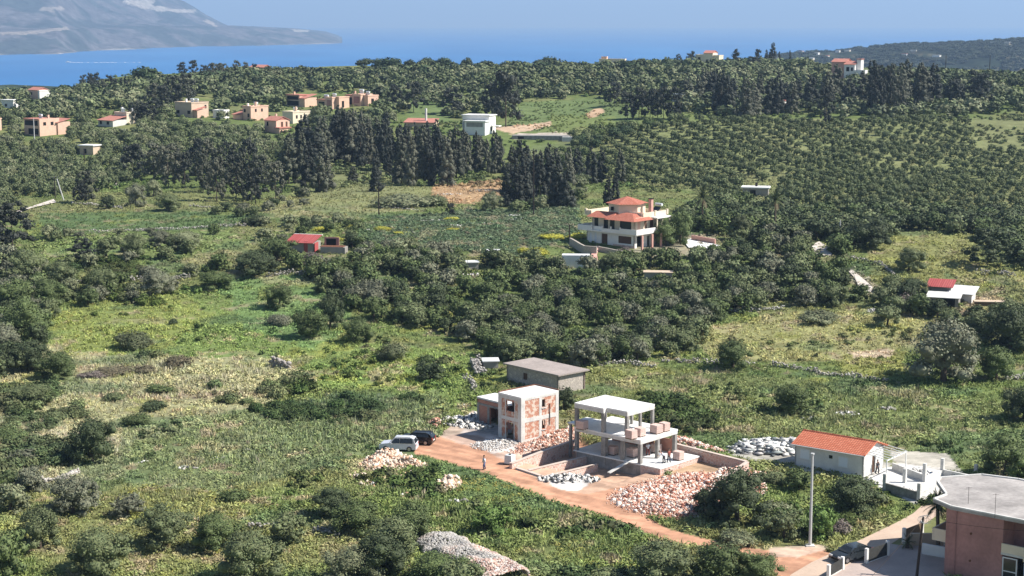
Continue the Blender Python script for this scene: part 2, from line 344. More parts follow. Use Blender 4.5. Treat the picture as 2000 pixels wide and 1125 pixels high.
def crown(seed, kind, n, size):
    g = np.random.default_rng(seed)
    if kind == 'round':            # unit: width 1, height about .85, centred at z .5
        K = 30 if n > 1000 else (22 if n > 400 else 12); th = g.random(K)*6.28; rr = .38*np.sqrt(g.random(K)); z = .12+.56*g.random(K)*(1-.5*rr)
        lob = np.stack([rr*np.cos(th), rr*np.sin(th)*1.0, z-.25*rr], 1); rad = (.085+.07*g.random(K)) if n > 400 else (.12+.09*g.random(K))
        lob[:3] = [[.02, 0, .42], [-.1, .08, .36], [.12, -.06, .38]]; rad[:3] = [.29, .24, .24]
    elif kind == 'shrub':
        K = 11; th = g.random(K)*6.28; rr = .36*np.sqrt(g.random(K)); lob = np.stack([rr*np.cos(th), rr*np.sin(th), .10+.28*g.random(K)*(1-rr)], 1); rad = .13+.09*g.random(K)
        lob[0] = [0, 0, .2]; rad[0] = .3; lob[1] = [.12, .05, .16]; rad[1] = .26
    elif kind == 'conifer':        # unit height 1, max width about .5
        K = 54; z = .04+.9*(np.arange(K)+.5)/K; pr = .21*(1-z)**.66*(1+.55*(g.random(K)-.5))+.018; th = g.random(K)*6.28
        lob = np.stack([pr*.72*np.cos(th), pr*.72*np.sin(th), z+.02*g.normal(size=K)], 1); rad = pr*.40+.016
    elif kind == 'cypress':
        K = 22; z = .04+.9*(np.arange(K)+.5)/K; pr = .11*np.sin(np.pi*np.clip(z*.72+.2, 0, 1))**.8*(1+.25*(g.random(K)-.5)); th = g.random(K)*6.28
        lob = np.stack([pr*.4*np.cos(th), pr*.4*np.sin(th), z], 1); rad = pr*.72+.012
    elif kind == 'pine':           # broad dark pine, wide irregular
        K = 44; z = .12+.78*g.random(K); pr = .36*np.sin(np.pi*np.clip(z*.72+.28, 0, 1))**.7; th = g.random(K)*6.28; q = np.sqrt(g.random(K))
        lob = np.stack([pr*q*np.cos(th), pr*q*np.sin(th), z], 1); rad = .05+.055*g.random(K)
    zs = .8 if kind in ('round', 'shrub') else 1.0
    V, F, T, lt = leaves(g, n, lob, rad, size, zs)
    I, IF = ICO0 if n < 500 else ICO1
    cv = []; cf = []; ct = []; off = len(V)
    for j in range(len(rad)):
        cv.append(lob[j]+I*np.array([1, 1, zs])*rad[j]*.66*(1+.16*(g.random((len(I), 1))-.5))); cf.append(IF+off); off += len(I); ct.append(np.full((len(I), 3), lt[j]))
    V = np.concatenate([V]+cv); V[:, 2] = np.maximum(V[:, 2], 0.0)
    return V, [np.concatenate(cf), F], np.concatenate([T]+ct)
# ------------------------------------------------------------------ ground colours (albedo by place)
GREEN = (.115, .150, .048); OLIVE = (.155, .165, .065); PALE = (.235, .225, .135); DIRT = (.55, .30, .19); DUST = (.60, .47, .38)
ZONES = [  # (polygon of ground seen in the picture, colour, edge wobble px, strength)
 ([(60, 590), (480, 555), (560, 650), (930, 690), (900, 780), (500, 745), (350, 705), (60, 700)], (.150, .205, .060), 16, .8),
 ([(90, 600), (330, 560), (420, 620), (300, 700), (90, 690)], (.20, .215, .062), 22, .55),
 ([(420, 540), (600, 540), (690, 600), (640, 690), (480, 640)], (.125, .20, .075), 18, .7),
 ([(-50, 650), (170, 690), (300, 700), (450, 690), (560, 700), (620, 750), (420, 820), (260, 870), (-50, 930)], (.30, .28, .165), 24, .8),
 ([(60, 820), (260, 860), (250, 930), (-60, 960)], (.29, .27, .175), 24, .7),
 ([(240, 830), (560, 790), (860, 760), (900, 830), (690, 900), (420, 960), (240, 950)], (.145, .175, .085), 22, .7),
 ([(1330, 650), (1560, 610), (1780, 600), (1820, 650), (1700, 710), (1400, 705)], (.26, .25, .11), 14, .85),
 ([(1690, 500), (1760, 450), (1920, 460), (2000, 520), (2000, 560), (1800, 560), (1700, 545)], (.23, .225, .085), 12, .8),
 ([(1640, 690), (1770, 690), (1760, 735), (1650, 740)], (.22, .22, .07), 10, .7),
 ([(1655, 686), (1745, 684), (1742, 700), (1670, 700)], (.46, .36, .27), 7, .9),
 ([(1180, 720), (1720, 745), (2000, 800), (2000, 930), (1700, 880), (1330, 850)], (.150, .172, .070), 22, .7),
 ([(70, 418), (300, 412), (500, 418), (450, 448), (90, 452)], (.085, .130, .052), 7, .85),
 ([(90, 452), (450, 450), (480, 480), (280, 520), (90, 500)], (.150, .195, .065), 12, .8),
 ([(520, 390), (700, 365), (860, 360), (850, 400), (700, 425), (520, 425)], (.205, .210, .095), 9, .9),
 ([(630, 300), (760, 300), (820, 370), (680, 390), (560, 375)], (.170, .180, .085), 10, .7),
 ([(850, 362), (985, 352), (992, 384), (880, 402), (840, 385)], (.42, .26, .155), 12, .8),
 ([(720, 425), (1130, 398), (1130, 462), (1010, 500), (690, 470)], (.100, .130, .072), 9, .9),
 ([(600, 425), (760, 430), (720, 465), (560, 460)], (.14, .17, .055), 9, .6),
 ([(1020, 200), (1190, 190), (1330, 222), (1250, 240), (1110, 264), (985, 250)], (.120, .160, .062), 5, .9),
 ([(1080, 225), (1200, 228), (1200, 256), (1050, 262)], (.155, .185, .060), 6, .7),
 ([(1240, 215), (1500, 210), (1560, 225), (1400, 243), (1250, 245)], (.15, .18, .06), 5, .7),
 ([(800, 190), (880, 190), (880, 240), (800, 235)], (.12, .17, .065), 6, .8),
 ([(960, 250), (1060, 240), (1075, 236), (1080, 246), (1000, 262)], (.50, .35, .25), 3, .9),
 ([(1145, 222), (1165, 212), (1182, 214), (1172, 226), (1150, 232)], (.50, .33, .22), 3, .9),
 ([(1120, 250), (1480, 234), (2100, 234), (2100, 420), (1560, 405), (1330, 372), (1140, 350)], (.20, .205, .095), 8, .6),
 ([(1900, 230), (2000, 235), (2000, 285), (1920, 285)], (.16, .17, .075), 6, .8),
 ([(1040, 285), (1140, 270), (1160, 330), (1130, 350), (1030, 330)], (.12, .14, .07), 8, .5),
 ([(1000, 262), (1110, 258), (1112, 268), (1010, 272)], (.45, .38, .33), 3, .9),
 ([(640, 505), (690, 520), (700, 545), (640, 550), (625, 520)], (.27, .22, .12), 8, .7),
 ([(1660, 520), (1720, 560), (1700, 580), (1650, 540)], (.35, .30, .24), 5, .6),
 ([(1230, 466), (1330, 455), (1400, 460), (1400, 500), (1240, 500)], (.34, .29, .24), 5, .6),
 ([(1380, 470), (1600, 470), (1640, 510), (1400, 500)], (.20, .17, .10), 8, .5),
 ([(1880, 580), (1960, 580), (1960, 620), (1870, 615)], (.32, .24, .17), 6, .8),
]
SOIL = [  # bare earth of the building site and its track
 ([(808, 872), (850, 852), (905, 848), (930, 828), (985, 850), (1020, 860), (1100, 838), (1180, 880), (1300, 925), (1400, 925), (1470, 915), (1480, 960), (1440, 985), (1330, 1015), (1260, 1010), (1300, 1032), (1400, 1058), (1500, 1074), (1590, 1066), (1625, 1080), (1560, 1135), (1530, 1135), (1490, 1090), (1400, 1076), (1300, 1056), (1200, 1016), (1100, 985), (1000, 948), (930, 918), (870, 902), (815, 888)], DIRT, 7, 1.0),
 ([(930, 800), (985, 850), (1100, 838), (1130, 860), (1000, 905), (950, 880), (860, 850)], (.50, .38, .31), 9, .8),
 ([(1010, 905), (1130, 870), (1250, 905), (1300, 935), (1220, 950), (1150, 965), (1060, 950)], (.52, .36, .26), 9, .8),
 ([(1310, 880), (1400, 905), (1450, 912), (1380, 935), (1310, 925)], (.50, .33, .22), 8, .8),
 ([(1060, 930), (1130, 920), (1160, 935), (1130, 958), (1075, 952)], (.70, .68, .64), 9, .9),
 ([(940, 865), (990, 858), (1010, 878), (960, 886)], (.62, .58, .54), 9, .8),
 ([(930, 815), (975, 830), (985, 862), (940, 850), (900, 850)], (.55, .50, .46), 8, .7),
 ([(1500, 1068), (1600, 1064), (1620, 1072), (1560, 1090), (1500, 1084)], (.60, .47, .37), 6, .7),
 ([(1470, 855), (1540, 858), (1580, 880), (1740, 905), (1740, 930), (1600, 905), (1480, 900), (1430, 890)], (.45, .42, .38), 6, .8),
 ([(1735, 880), (1850, 885), (1880, 925), (1750, 915)], (.50, .46, .40), 6, .85),
 ([(1690, 925), (1760, 905), (1840, 915), (1850, 960), (1790, 985), (1720, 955)], (.66, .63, .58), 5, .9),
]
def in_soft(px, py, x, y, P, wob):
    wy = wob*.55
    q = px+wob*2.2*(fbm(x, y, 5.5, 1)-.5); r = py+wy*2.2*(fbm(x, y, 4.0, 3)-.5)
    return inpoly(q, r, P)
def gcol(x, y):
    """ground albedo and bare-earth mask at world points"""
    z = hz(x, y); px, py, _ = proj(x, y, z)
    n1 = fbm(x, y, 16, 0); n2 = fbm(x, y, 6, 3); n3 = vn(x, y, 2.2, 5)
    c = np.array(GREEN)[None]*(1-sstep(.4, .65, n1))[:, None]+np.array(OLIVE)[None]*sstep(.4, .65, n1)[:, None]
    def lay(c, k, col, m): return c*(1-m*k)[:, None]+np.array(col)[None]*(m*k)[:, None]
    for P, col, wob, st in ZONES: c = lay(c, st, col, in_soft(px, py, x, y, P, wob).astype(float))
    near = 1-sstep(380, 460, y)
    c = lay(c, .65, (.27, .215, .145), sstep(.66, .74, fbm(x+9, y, 3.2, 6))*near)
    c = lay(c, .55, (.22, .23, .055), sstep(.62, .72, n2)*sstep(.45, .6, fbm(x, y, 30, 6))*near)
    c = lay(c, .6, (.075, .12, .055), sstep(.60, .70, fbm(x, y, 9, 1))*near)
    c = lay(c, .5, (.27, .235, .14), sstep(.66, .76, fbm(x+50, y, 7, 2))*near)
    c = lay(c, .35, (.075, .085, .042), sstep(.5, .62, fbm(x, y, 40, 5))*sstep(600, 700, y))
    c = c*(.82+.36*n3)[:, None]
    far = sstep(950, 1400, y); c = lay(c, .8, (.06, .075, .04), far)
    gm = c.mean(1, keepdims=True); c = (c*.95+gm*.05)*np.array([1.0, 1.01, .98])
    bare = np.zeros(len(x))
    for P, col, wob, st in SOIL:
        m = in_soft(px, py, x, y, P, wob).astype(float)
        c = lay(c, st, np.array(col), m); bare = np.maximum(bare, m)
    ca, sa = math.cos(BRZ), math.sin(BRZ); tu, tv = x*ca+y*sa, -x*sa+y*ca
    c = c*(1-bare*.26*sstep(.52, .68, vn(tu*.11, tv, .75, 3)))[:, None]
    c = c*(1+bare*(.40*(fbm(x, y, 1.6, 6)-.5)+.35*(fbm(x, y, 6, 2)-.5)))[:, None]
    return c, bare, px, py
# terrain sheet
ys = np.concatenate([np.arange(60, 140, 4), np.arange(140, 262, .45), np.arange(262, 420, .9), np.arange(420, 700, 2.0), np.arange(700, 1100, 5), np.arange(1100, 2400, 40)])
us = np.linspace(-.46, .46, 560)
YY, UU = np.meshgrid(ys, us, indexing='ij'); XX = UU*YY; ZZ = hz(XX, YY)
c_, bare_, _, _ = gcol(XX.ravel(), YY.ravel())
nr, ncu = YY.shape; idx = np.arange(nr*ncu).reshape(nr, ncu)
Fq = np.stack([idx[:-1, :-1], idx[:-1, 1:], idx[1:, 1:], idx[1:, :-1]], -1).reshape(-1, 4)
m = mat('ground_cover', (0, 0, 0), rough=.95, spec=.08, attr='col', noise=[(.9, .16), (.22, .10)], bump=.35); M['ground'] = m
g_ = link('ground', npmesh('ground', np.stack([XX, YY, ZZ], -1).reshape(-1, 3), [Fq], np.clip(c_, .01, .9), 'ground')); g_.data.shade_smooth(); tag(g_, 'green hillside ground with an orange earth building site', kind='structure')
# sea
ms = mat('sea_water', (.010, .075, .235), rough=.5, spec=.10); n, B = nodes(ms)
tc = n.nodes.new('ShaderNodeTexCoord'); mp = n.nodes.new('ShaderNodeMapping'); mp.inputs['Scale'].default_value = (.002, .0007, .01); n.links.new(tc.outputs['Object'], mp.inputs[0])
t = n.nodes.new('ShaderNodeTexNoise'); t.inputs['Scale'].default_value = 1; t.inputs['Detail'].default_value = 5; n.links.new(mp.outputs[0], t.inputs['Vector'])
cr = n.nodes.new('ShaderNodeValToRGB'); cr.color_ramp.elements[0].position = .35; cr.color_ramp.elements[1].position = .7; cr.color_ramp.elements[0].color = (.016, .125, .33, 1); cr.color_ramp.elements[1].color = (.028, .172, .41, 1)
n.links.new(t.outputs[0], cr.inputs[0]); n.links.new(cr.outputs[0], B.inputs['Base Color'])
t2 = n.nodes.new('ShaderNodeTexNoise'); t2.inputs['Scale'].default_value = .25; t2.inputs['Detail'].default_value = 3; n.links.new(tc.outputs['Object'], t2.inputs['Vector'])
bp = n.nodes.new('ShaderNodeBump'); bp.inputs['Distance'].default_value = .6; bp.inputs['Strength'].default_value = .5; n.links.new(t2.outputs[0], bp.inputs['Height']); n.links.new(bp.outputs[0], B.inputs['Normal'])
tag(MB().face([(-40000, 500, SEA), (40000, 500, SEA), (40000, 42000, SEA), (-40000, 42000, SEA)]).obj('sea', ms), 'calm deep blue sea', kind='structure')
# headland across the bay: shore distance and heights by bearing
def headland():
    NU, ND = 420, 150
    pxs = np.linspace(-260, 672, NU); u = (pxs-1000)/FPX
    sh_px = [-260, 0, 120, 200, 320, 400, 500, 600, 672]; sh_py = [112, 108, 106, 99, 95, 92, 90, 87, 84.5]
    py = np.interp(pxs, sh_px, sh_py); r = np.array([[*(ray(a, b))] for a, b in zip(pxs, py)]); d0 = (SEA-CAMZ)/r[:, 2]*r[:, 1]
    def elev(pyt, D): rr = ray(1000, pyt); return CAMZ+rr[2]/rr[1]*D    # height that shows at row pyt from distance D
    V = np.zeros((ND, NU, 3)); C = np.zeros((ND, NU, 3)); k = np.linspace(0, 1, ND)
    low_px = [-260, 0, 200, 330, 440, 460, 520, 560, 600, 640, 665, 672]; low_py = [50, 60, 54, 51, 50, 51, 55, 57, 60, 66, 76, 84.5]
    top_px = [-260, 120, 290, 330, 370, 390, 410, 430, 452, 480, 520, 560, 600, 640, 665, 672]; top_py = [-75, -60, -32, -14, 2, 14, 28, 39, 49, 53, 56, 57.5, 61, 67, 77, 84.5]
    lo = np.interp(pxs, low_px, low_py); hi = np.interp(pxs, top_px, top_py)
    for i in range(ND):
        D = d0*(1+.42*k[i]); X = u*D
        Dl = d0*1.12; Dh = d0*1.42
        zl = np.maximum(np.array([elev(a, b) for a, b in zip(lo, Dl)]), SEA+1) if i == 0 else zl0
        zh = np.maximum(np.array([elev(a, b) for a, b in zip(hi, Dh)]), zl) if i == 0 else zh0
        zl0, zh0 = zl, zh
        e1 = sstep(0.0, .28, k[i])**.7; e2 = sstep(.30, 1, k[i])
        ero = fbm(X, D*.5, 420, 1, 4)-.5; rid = np.abs(fbm(X, D*.35, 260, 4, 4)-.5)*2
        gul = (1-rid)
        z = SEA+(zl-SEA)*e1*(1-.28*(gul)*(1-e1)*2*e1)+(zh-zl)*e2+((ero*110-rid*95)*(e1*(1-e1)*2.2+e2*(1-e2)*2.5+.12))*np.minimum(1, (zl-SEA)/150)
        z = np.where(k[i] == 0, SEA-2, z)
        V[i] = np.stack([X, D, z], -1)
        veg = fbm(X, D, 160, 3, 3); base = np.array([.120, .108, .108]); grn = np.array([.046, .054, .050]); cliff = np.array([.24, .20, .165])
        t_ = sstep(.40, .56, veg)[:, None]; c = (base*(1-t_)+grn*t_)*(.5+.35*vn(X, D*.6, 60, 5)+.3*vn(X, D*.4, 25, 6))[:, None]
        q = (sstep(.55, .8, rid)*.75*(1-sstep(.35, .6, k[i])))[:, None]; c = c*(1-q)+cliff*q
        shb = np.clip(1-k[i]/.035, 0, 1)*.9; c = c*(1-shb)+np.array([.42, .38, .32])*shb
        C[i] = c
    P = V; pp, qq, _ = proj(P[..., 0], P[..., 1], P[..., 2])
    def paint(poly, col, wob):
        x, y = P[..., 0], P[..., 1]; m_ = inpoly(pp+wob*2*(fbm(x, y, 120, 2)-.5), qq+wob*(fbm(x, y, 90, 5)-.5), poly); C[m_] = C[m_]*.25+np.array(col)*.75
    paint([(240, 2), (262, -2), (300, 0), (300, 12), (350, 18), (385, 19), (380, 26), (330, 23), (285, 18)], (.36, .32, .27), 7)
    paint([(405, 38), (428, 52), (415, 50), (395, 40)], (.40, .33, .26), 4)
    paint([(0, 63), (60, 60), (130, 53), (135, 58), (70, 66), (0, 69)], (.30, .25, .2), 4)
    paint([(570, 57), (605, 59), (602, 63), (575, 62)], (.42, .38, .32), 2)
    paint([(70, 17), (125, 13), (128, 20), (75, 22)], (.26, .22, .18), 12)
    idx = np.arange(ND*NU).reshape(ND, NU); Fq = np.stack([idx[:-1, :-1], idx[:-1, 1:], idx[1:, 1:], idx[1:, :-1]], -1).reshape(-1, 4)
    M['headland'] = mat('headland_rock', (0, 0, 0), rough=.95, spec=.05, attr='col', noise=[(.035, .45), (.009, .25)])
    o = link('headland', npmesh('headland', V.reshape(-1, 3), [Fq], C.reshape(-1, 3), 'headland')); tag(o, 'hazy grey mountain headland across the bay', kind='structure')
    return V
HL = headland()
# distant low hills on the right and far left
def far_hill(name, pl, pt, D0, D1, cols, label, seed):
    NU, ND = 260, 60; pxs = np.linspace(pl[0][0], pl[-1][0], NU); u = (pxs-1000)/FPX
    top = np.interp(pxs, [a for a, b in pl], [b for a, b in pl]); V = np.zeros((ND, NU, 3)); C = np.zeros((ND, NU, 3))
    for i in range(ND):
        k = i/(ND-1); D = D0+(D1-D0)*k+0*u; X = u*D
        rr = np.array([ray(1000, a) for a in top]); zt = np.maximum(CAMZ+rr[:, 2]/rr[:, 1]*D1, SEA+.5)
        z = SEA-6+(zt-SEA+6)*sstep(-.05, 1, k)**.8+(fbm(X, D, 170, seed, 4)-.5)*34*k*(1-k)*2*np.minimum(1, (zt-SEA)/60)+(vn(X, D, 22, 3)-.5)*4*min(1, k*4)
        V[i] = np.stack([X, D, z], -1); t_ = (sstep(.52, .66, fbm(X, D*.35, 30, seed+1, 3))*.8)[:, None]; C[i] = (np.array(cols[0])*(1-t_)+np.array(cols[1])*t_)*(.6+.8*vn(X, D*.3, 13, 2))[:, None]
    idx = np.arange(ND*NU).reshape(ND, NU); Fq = np.stack([idx[:-1, :-1], idx[:-1, 1:], idx[1:, 1:], idx[1:, :-1]], -1).reshape(-1, 4)
    M[name+'m'] = mat(name+'_cover', (0, 0, 0), rough=.95, spec=.05, attr='col', noise=[(.07, .5), (.02, .25)])
    o = link(name, npmesh(name, V.reshape(-1, 3), [Fq], C.reshape(-1, 3), name+'m')); tag(o, label, kind='structure'); return V
FH = far_hill('hills', [(1500, 112), (1560, 103), (1620, 102), (1700, 92), (1780, 86), (1860, 83), (1920, 81), (2000, 77), (2150, 70)], None, 2050, 3100, ((.020, .028, .016), (.085, .075, .048)), 'low scrub covered ridge above the sea on the right', 3)
far_hill('hills', [(-150, 160), (-60, 162), (0, 166), (80, 169), (170, 172), (260, 185)], None, 1150, 1700, ((.035, .05, .025), (.07, .075, .04)), 'low dark green shore hills behind the houses on the left', 5)
# pale waves and boat wake
v = at_z(133, 122, SEA); bt = root('motor_boat', v, R(-6), 'tiny white motor boat trailing foam on the blue sea', 'boat')
b = MB(); hull = [(-9, -2.6), (4, -2.8), (9, -1.4), (11, 0), (9, 1.4), (4, 2.8), (-9, 2.6)]
b.prism(hull, 0, 2.2).obj('hull', 'white', bt); MB().box(-5, 3, -1.8, 1.8, 2.2, 5, .6).obj('cabin', 'white', bt); MB().box(2.6, 2.9, -1.2, 1.2, 3, 4.3).obj('windscreen', 'darkglass', bt)
fm = MB()
for i in range(46):
    d = 12+i*6.0+random.random()*4; s = 1.0 if random.random() < .75-.012*i else .35; y = random.uniform(-1, 1)*(2+i*.12)
    fm.sphere((-v.x*0+d, y*2, 0), 2.6*s, 7, 4, (2.0, 1.2, .35))
fm2 = fm.obj('foam', 'white', None, v, R(-4)); tag(fm2, 'white foam wake behind the motor boat', kind='stuff')
# ------------------------------------------------------------------ the two unfinished houses
def frame_loc(o, rz, x, y, z=0): return Vector((o.x+x*math.cos(rz)-y*math.sin(rz), o.y+x*math.sin(rz)+y*math.cos(rz), z))
def building(name, loc, rz, label, cat='building', group=None): return root(name, loc, rz, label, cat, group)
def part(r, name, m, fn, **k):
    b = MB(); fn(b); return b.obj(name, m, r, **k)
A_RZ = R(-48); fc = at_z(1018, 865, 0.0); AO = fc-Vector((math.cos(A_RZ), math.sin(A_RZ), 0))*4.35
h = building('brick_house', AO, A_RZ, 'unfinished two storey house shell with red brick infill, concrete frame and white roof')
L, W, H = 4.35, 6.5, 5.8
def f(b):
    b.wall((0, 0), (L, 0), 0, H-.12, .25, [(1.46, 3.05, 3.75, 5.05), (1.46, 2.95, .0, 2.25)])
    b.wall((L, 0), (L, W), 0, H-.12, .25, [(3.6, 4.2, 4.06, 5.1), (3.6, 4.2, 1.2, 2.35)])
    b.wall((L, W), (0, W), 0, H-.12, .25, [(1.2, 2.6, .9, 2.1)]); b.wall((0, W), (0, 0), 0, H-.12, .25, [(4.2, 5.2, 0.0, 2.2), (4.2, 5.4, 3.8, 5)])
part(h, 'brick_wall', 'brick', f)
def f(b):
    t = .035
    for (x0, x1) in ((0, .62), (L-.62, L)):
        b.box(x0-(t if x0 == 0 else 0), x1+(t if x1 == L else 0), -t, .30, 0, H-.1)
    b.box(.62, L-.62, -t, .28, 2.55, 3.0); b.box(.62, L-.62, -t, .28, 5.3, H-.1)
    b.box(L-.28, L+t, .31, .62, 0, H-.1); b.box(L-.28, L+t, W-.5, W+t, 0, H-.1); b.box(L-.28, L+t, 3.1, 3.55, 0, H-.1)
    for y0, y1 in ((.62, 3.1), (3.55, W-.5)): b.box(L-.28, L+t, y0, y1, 2.5, 3.05); b.box(L-.28, L+t, y0, y1, 5.4, H-.1); b.box(L-.27, L+t-.01, y0, y1, 0, .35)
    b.box(1.30, 1.455, -t, .26, 3.0, 5.3); b.box(3.06, 3.2, -t, .26, 3.0, 5.3); b.box(1.30, 1.455, -t, .26, 0, 2.55); b.box(2.955, 3.1, -t, .26, 0, 2.55)
    b.box(-t, .28, .31, W, 2.5, 3.0); b.box(-t, .28, W-.5, W+t, 3, H-.1); b.box(-t, .28, .31, W-.51, 5.35, H-.1)
part(h, 'concrete_frame', 'concrete_pale', f)
def f(b): b.box(-.03, L+.03, -.03, W+.03, H-.1, H+.1)
rs = part(h, 'roof', 'slabtop', f)
def f(b):
    b.box(-.06, .1, -.02, W, H+.1, H+.22); b.box(.1, L, W-.1, W+.06, H+.1, H+.22)
part(h, 'edge_boarding', 'rust', f)
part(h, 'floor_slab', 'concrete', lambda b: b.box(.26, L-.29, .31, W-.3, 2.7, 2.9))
part(h, 'drain_pipe', 'darkpole', lambda b: b.tube([(L+.09, 4.9, 1.6), (L+.09, 4.9, 4.4)], .05, 6))
for i, (y, z) in enumerate(((3.9, 4.0), (3.9, 1.14))): part(h, 'window_sill', 'concrete_pale', lambda b: b.box(L+.036, L+.12, y-.38, y+.38, z-.08, z))
# low wing
def f(b):
    b.wall((-8.0, 3.3), (0, 3.3), 0, 3.3, .25, [(2.5, 5.6, 0, 2.45), (6.5, 7.3, .8, 2.1)]); b.wall((-8, 6.5), (-8, 3.3), 0, 3.3, .25, [(1, 2.2, .8, 2.2)]); b.wall((-.04, 6.5), (-8, 6.5), 0, 3.3, .25, [(2, 4.5, .3, 2.4)])
part(h, 'wing_wall', 'brickdark', f)
def f(b):
    for x in (-8.03, -5.95, -2.3, -.45): b.box(x, x+.42, 3.26, 3.6, 0, 2.45)
    b.box(-8.03, -.03, 3.26, 3.56, 2.45, 2.75); b.box(-8.03, -7.7, 3.61, 6.52, 2.45, 2.75); b.box(-8.03, -.03, 3.27, 3.55, 3.2, 3.3)
part(h, 'wing_frame', 'concrete', f)
part(h, 'wing_roof', 'slabtop', lambda b: b.box(-8.05, -.04, 3.25, 6.55, 3.31, 3.5))
part(h, 'patio_slab', 'concrete', lambda b: b.box(-8.3, -.05, .2, 3.25, -.1, .14))
# concrete frame house
h = building('concrete_frame_house', BORG, BRZ, 'open grey concrete skeleton of a house with white slabs and bare columns')
F1 = POD+2.95; F2 = POD+5.95
def f(b):
    b.box(0, 4.6, 0, 6, F2-.18, F2); b.box(4.6, 7.8, .6, 6, F2-.18, F2)
part(h, 'roof_slab', 'slabtop', f)
def f(b):
    z0, z1 = F2-.62, F2-.18
    b.box(0, 4.6, 0, .28, z0, z1); b.box(4.62, 7.8, .6, .88, z0, z1); b.box(7.5, 7.8, .89, 6, z0, z1); b.box(0, .28, .29, 6, z0, z1); b.box(.29, 7.49, 5.7, 6, z0, z1); b.box(4.3, 4.6, .29, 5.69, z0, z1)
    b.box(0, 7.8, 0, .28, F1-.55, F1-.2); b.box(7.81, 10.3, 0, .28, F1-.55, F1-.2); b.box(10.0, 10.3, .29, 7.4, F1-.55, F1-.2); b.box(0, .28, .29, 6, F1-.55, F1-.2); b.box(.29, 9.99, 7.1, 7.4, F1-.55, F1-.2)
part(h, 'beam', 'concrete_pale', f)
def f(b):
    b.box(0, 10.32, -.02, 7.42, F1-.2, F1); b.box(-2.1, -.02, 1.2, 5, F1-.16, F1-.02)
part(h, 'floor_slab', 'slabtop', f)
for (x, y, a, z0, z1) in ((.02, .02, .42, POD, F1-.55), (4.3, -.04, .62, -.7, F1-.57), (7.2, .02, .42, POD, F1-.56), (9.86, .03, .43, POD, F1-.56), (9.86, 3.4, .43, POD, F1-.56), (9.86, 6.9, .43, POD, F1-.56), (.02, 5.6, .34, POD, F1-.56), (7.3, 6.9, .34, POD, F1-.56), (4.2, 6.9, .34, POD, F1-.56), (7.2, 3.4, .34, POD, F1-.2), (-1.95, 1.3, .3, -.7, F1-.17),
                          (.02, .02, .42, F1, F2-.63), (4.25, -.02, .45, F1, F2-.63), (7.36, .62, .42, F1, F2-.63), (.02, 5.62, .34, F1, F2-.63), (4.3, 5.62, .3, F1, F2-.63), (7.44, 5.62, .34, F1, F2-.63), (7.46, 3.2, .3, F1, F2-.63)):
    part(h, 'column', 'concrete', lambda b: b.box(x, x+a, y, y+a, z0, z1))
part(h, 'podium_slab', 'slabtop', lambda b: b.box(-.1, 13.3, -.05, 7.9, POD-.14, POD))
def f(b):
    b.box(10.32, 13.25, 0, .35, -.9, POD-.145); b.box(12.9, 13.25, .36, 10.6, -.9, POD-.145)
part(h, 'podium_wall', 'stone', f)
part(h, 'podium_wall', 'stone', lambda b: b.box(0.02, .35, .36, 7.8, -.9, POD-.145))
def f(b): b.box(0.36, 10.31, .02, .35, -.9, POD-.145)
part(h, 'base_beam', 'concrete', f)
def f(b):
    b.box(.4, 7.0, 6.95, 7.1, POD, F1-.57); b.box(7.7, 9.9, 7.0, 7.1, POD, F1-1.3)
part(h, 'infill_wall', 'brickdark', f)
# plank ramp leaning on the podium edge
b = MB(); p0 = at_z(1189, 924, -.2); p1 = at_z(1232, 899, .85); d = (p1-p0).normalized(); sd_ = Vector((-d.y, d.x, 0)).normalized()*.28; up = Vector((0, 0, .07))
for k in (0, 1):
    pass
q = [p0-sd_, p0+sd_, p1+sd_, p1-sd_]; b.face([x+up for x in q]); b.face([q[3], q[2], q[1], q[0]])
for i in range(4): b.face([q[i], q[(i+1) % 4], q[(i+1) % 4]+up, q[i]+up])
tag(b.obj('plank_ramp', 'concrete_pale'), 'pale plank ramp leaning on the podium of the concrete frame house', 'plank')
# brick pallets
def pallet(px, py, z, s, label, n=1.0, rz=BRZ):
    p = at_z(px, py, z); t = root('brick_pallet', p, rz+R(random.uniform(-6, 6)), label, 'brick pallet', 'pallets of bricks on the building site')
    def f(b):
        for k in range(4): b.box(-s/2, s/2, -s/2+.01*k, s/2-.01*k, .13+k*.24*n, .13+(k+1)*.24*n-.015)
    part(t, 'brick_stack', 'pallet_brick', f)
    def f(b):
        for y in (-s/2+.02, -.06, s/2-.14): b.box(-s/2+.02, s/2-.02, y, y+.12, 0, .10)
        b.box(-s/2, s/2, -s/2, s/2, .10, .129)
    part(t, 'wooden_base', 'wood', f); return t
pallet(1233, 856.5, F1, 1.05, 'brick pallet nearest the upper front column of the frame house')
pallet(1250, 852, F1, 1.0, 'second brick pallet from the upper front column on the first floor slab')
pallet(1282, 846, F1, 1.15, 'larger brick pallet near the right corner of the first floor slab')
pallet(1297.5, 842, F1, 1.0, 'rearmost brick pallet beside the larger one on the first floor slab')
pallet(1325, 898, POD, 1.0, 'brick pallet alone on the open podium beside the retaining wall')
pallet(1197, 888, POD, 1.0, 'brick pallet inside the dark ground floor next to the thick column')
pallet(1235, 892, POD, 1.05, 'brick pallet inside the ground floor behind the front column')
pallet(1137, 838, F1, 1.1, 'grey brick pallet inside the upper left bay of the frame house')
pallet(1282, 884, POD, .95, 'brick pallet under the right bay behind the two workers')
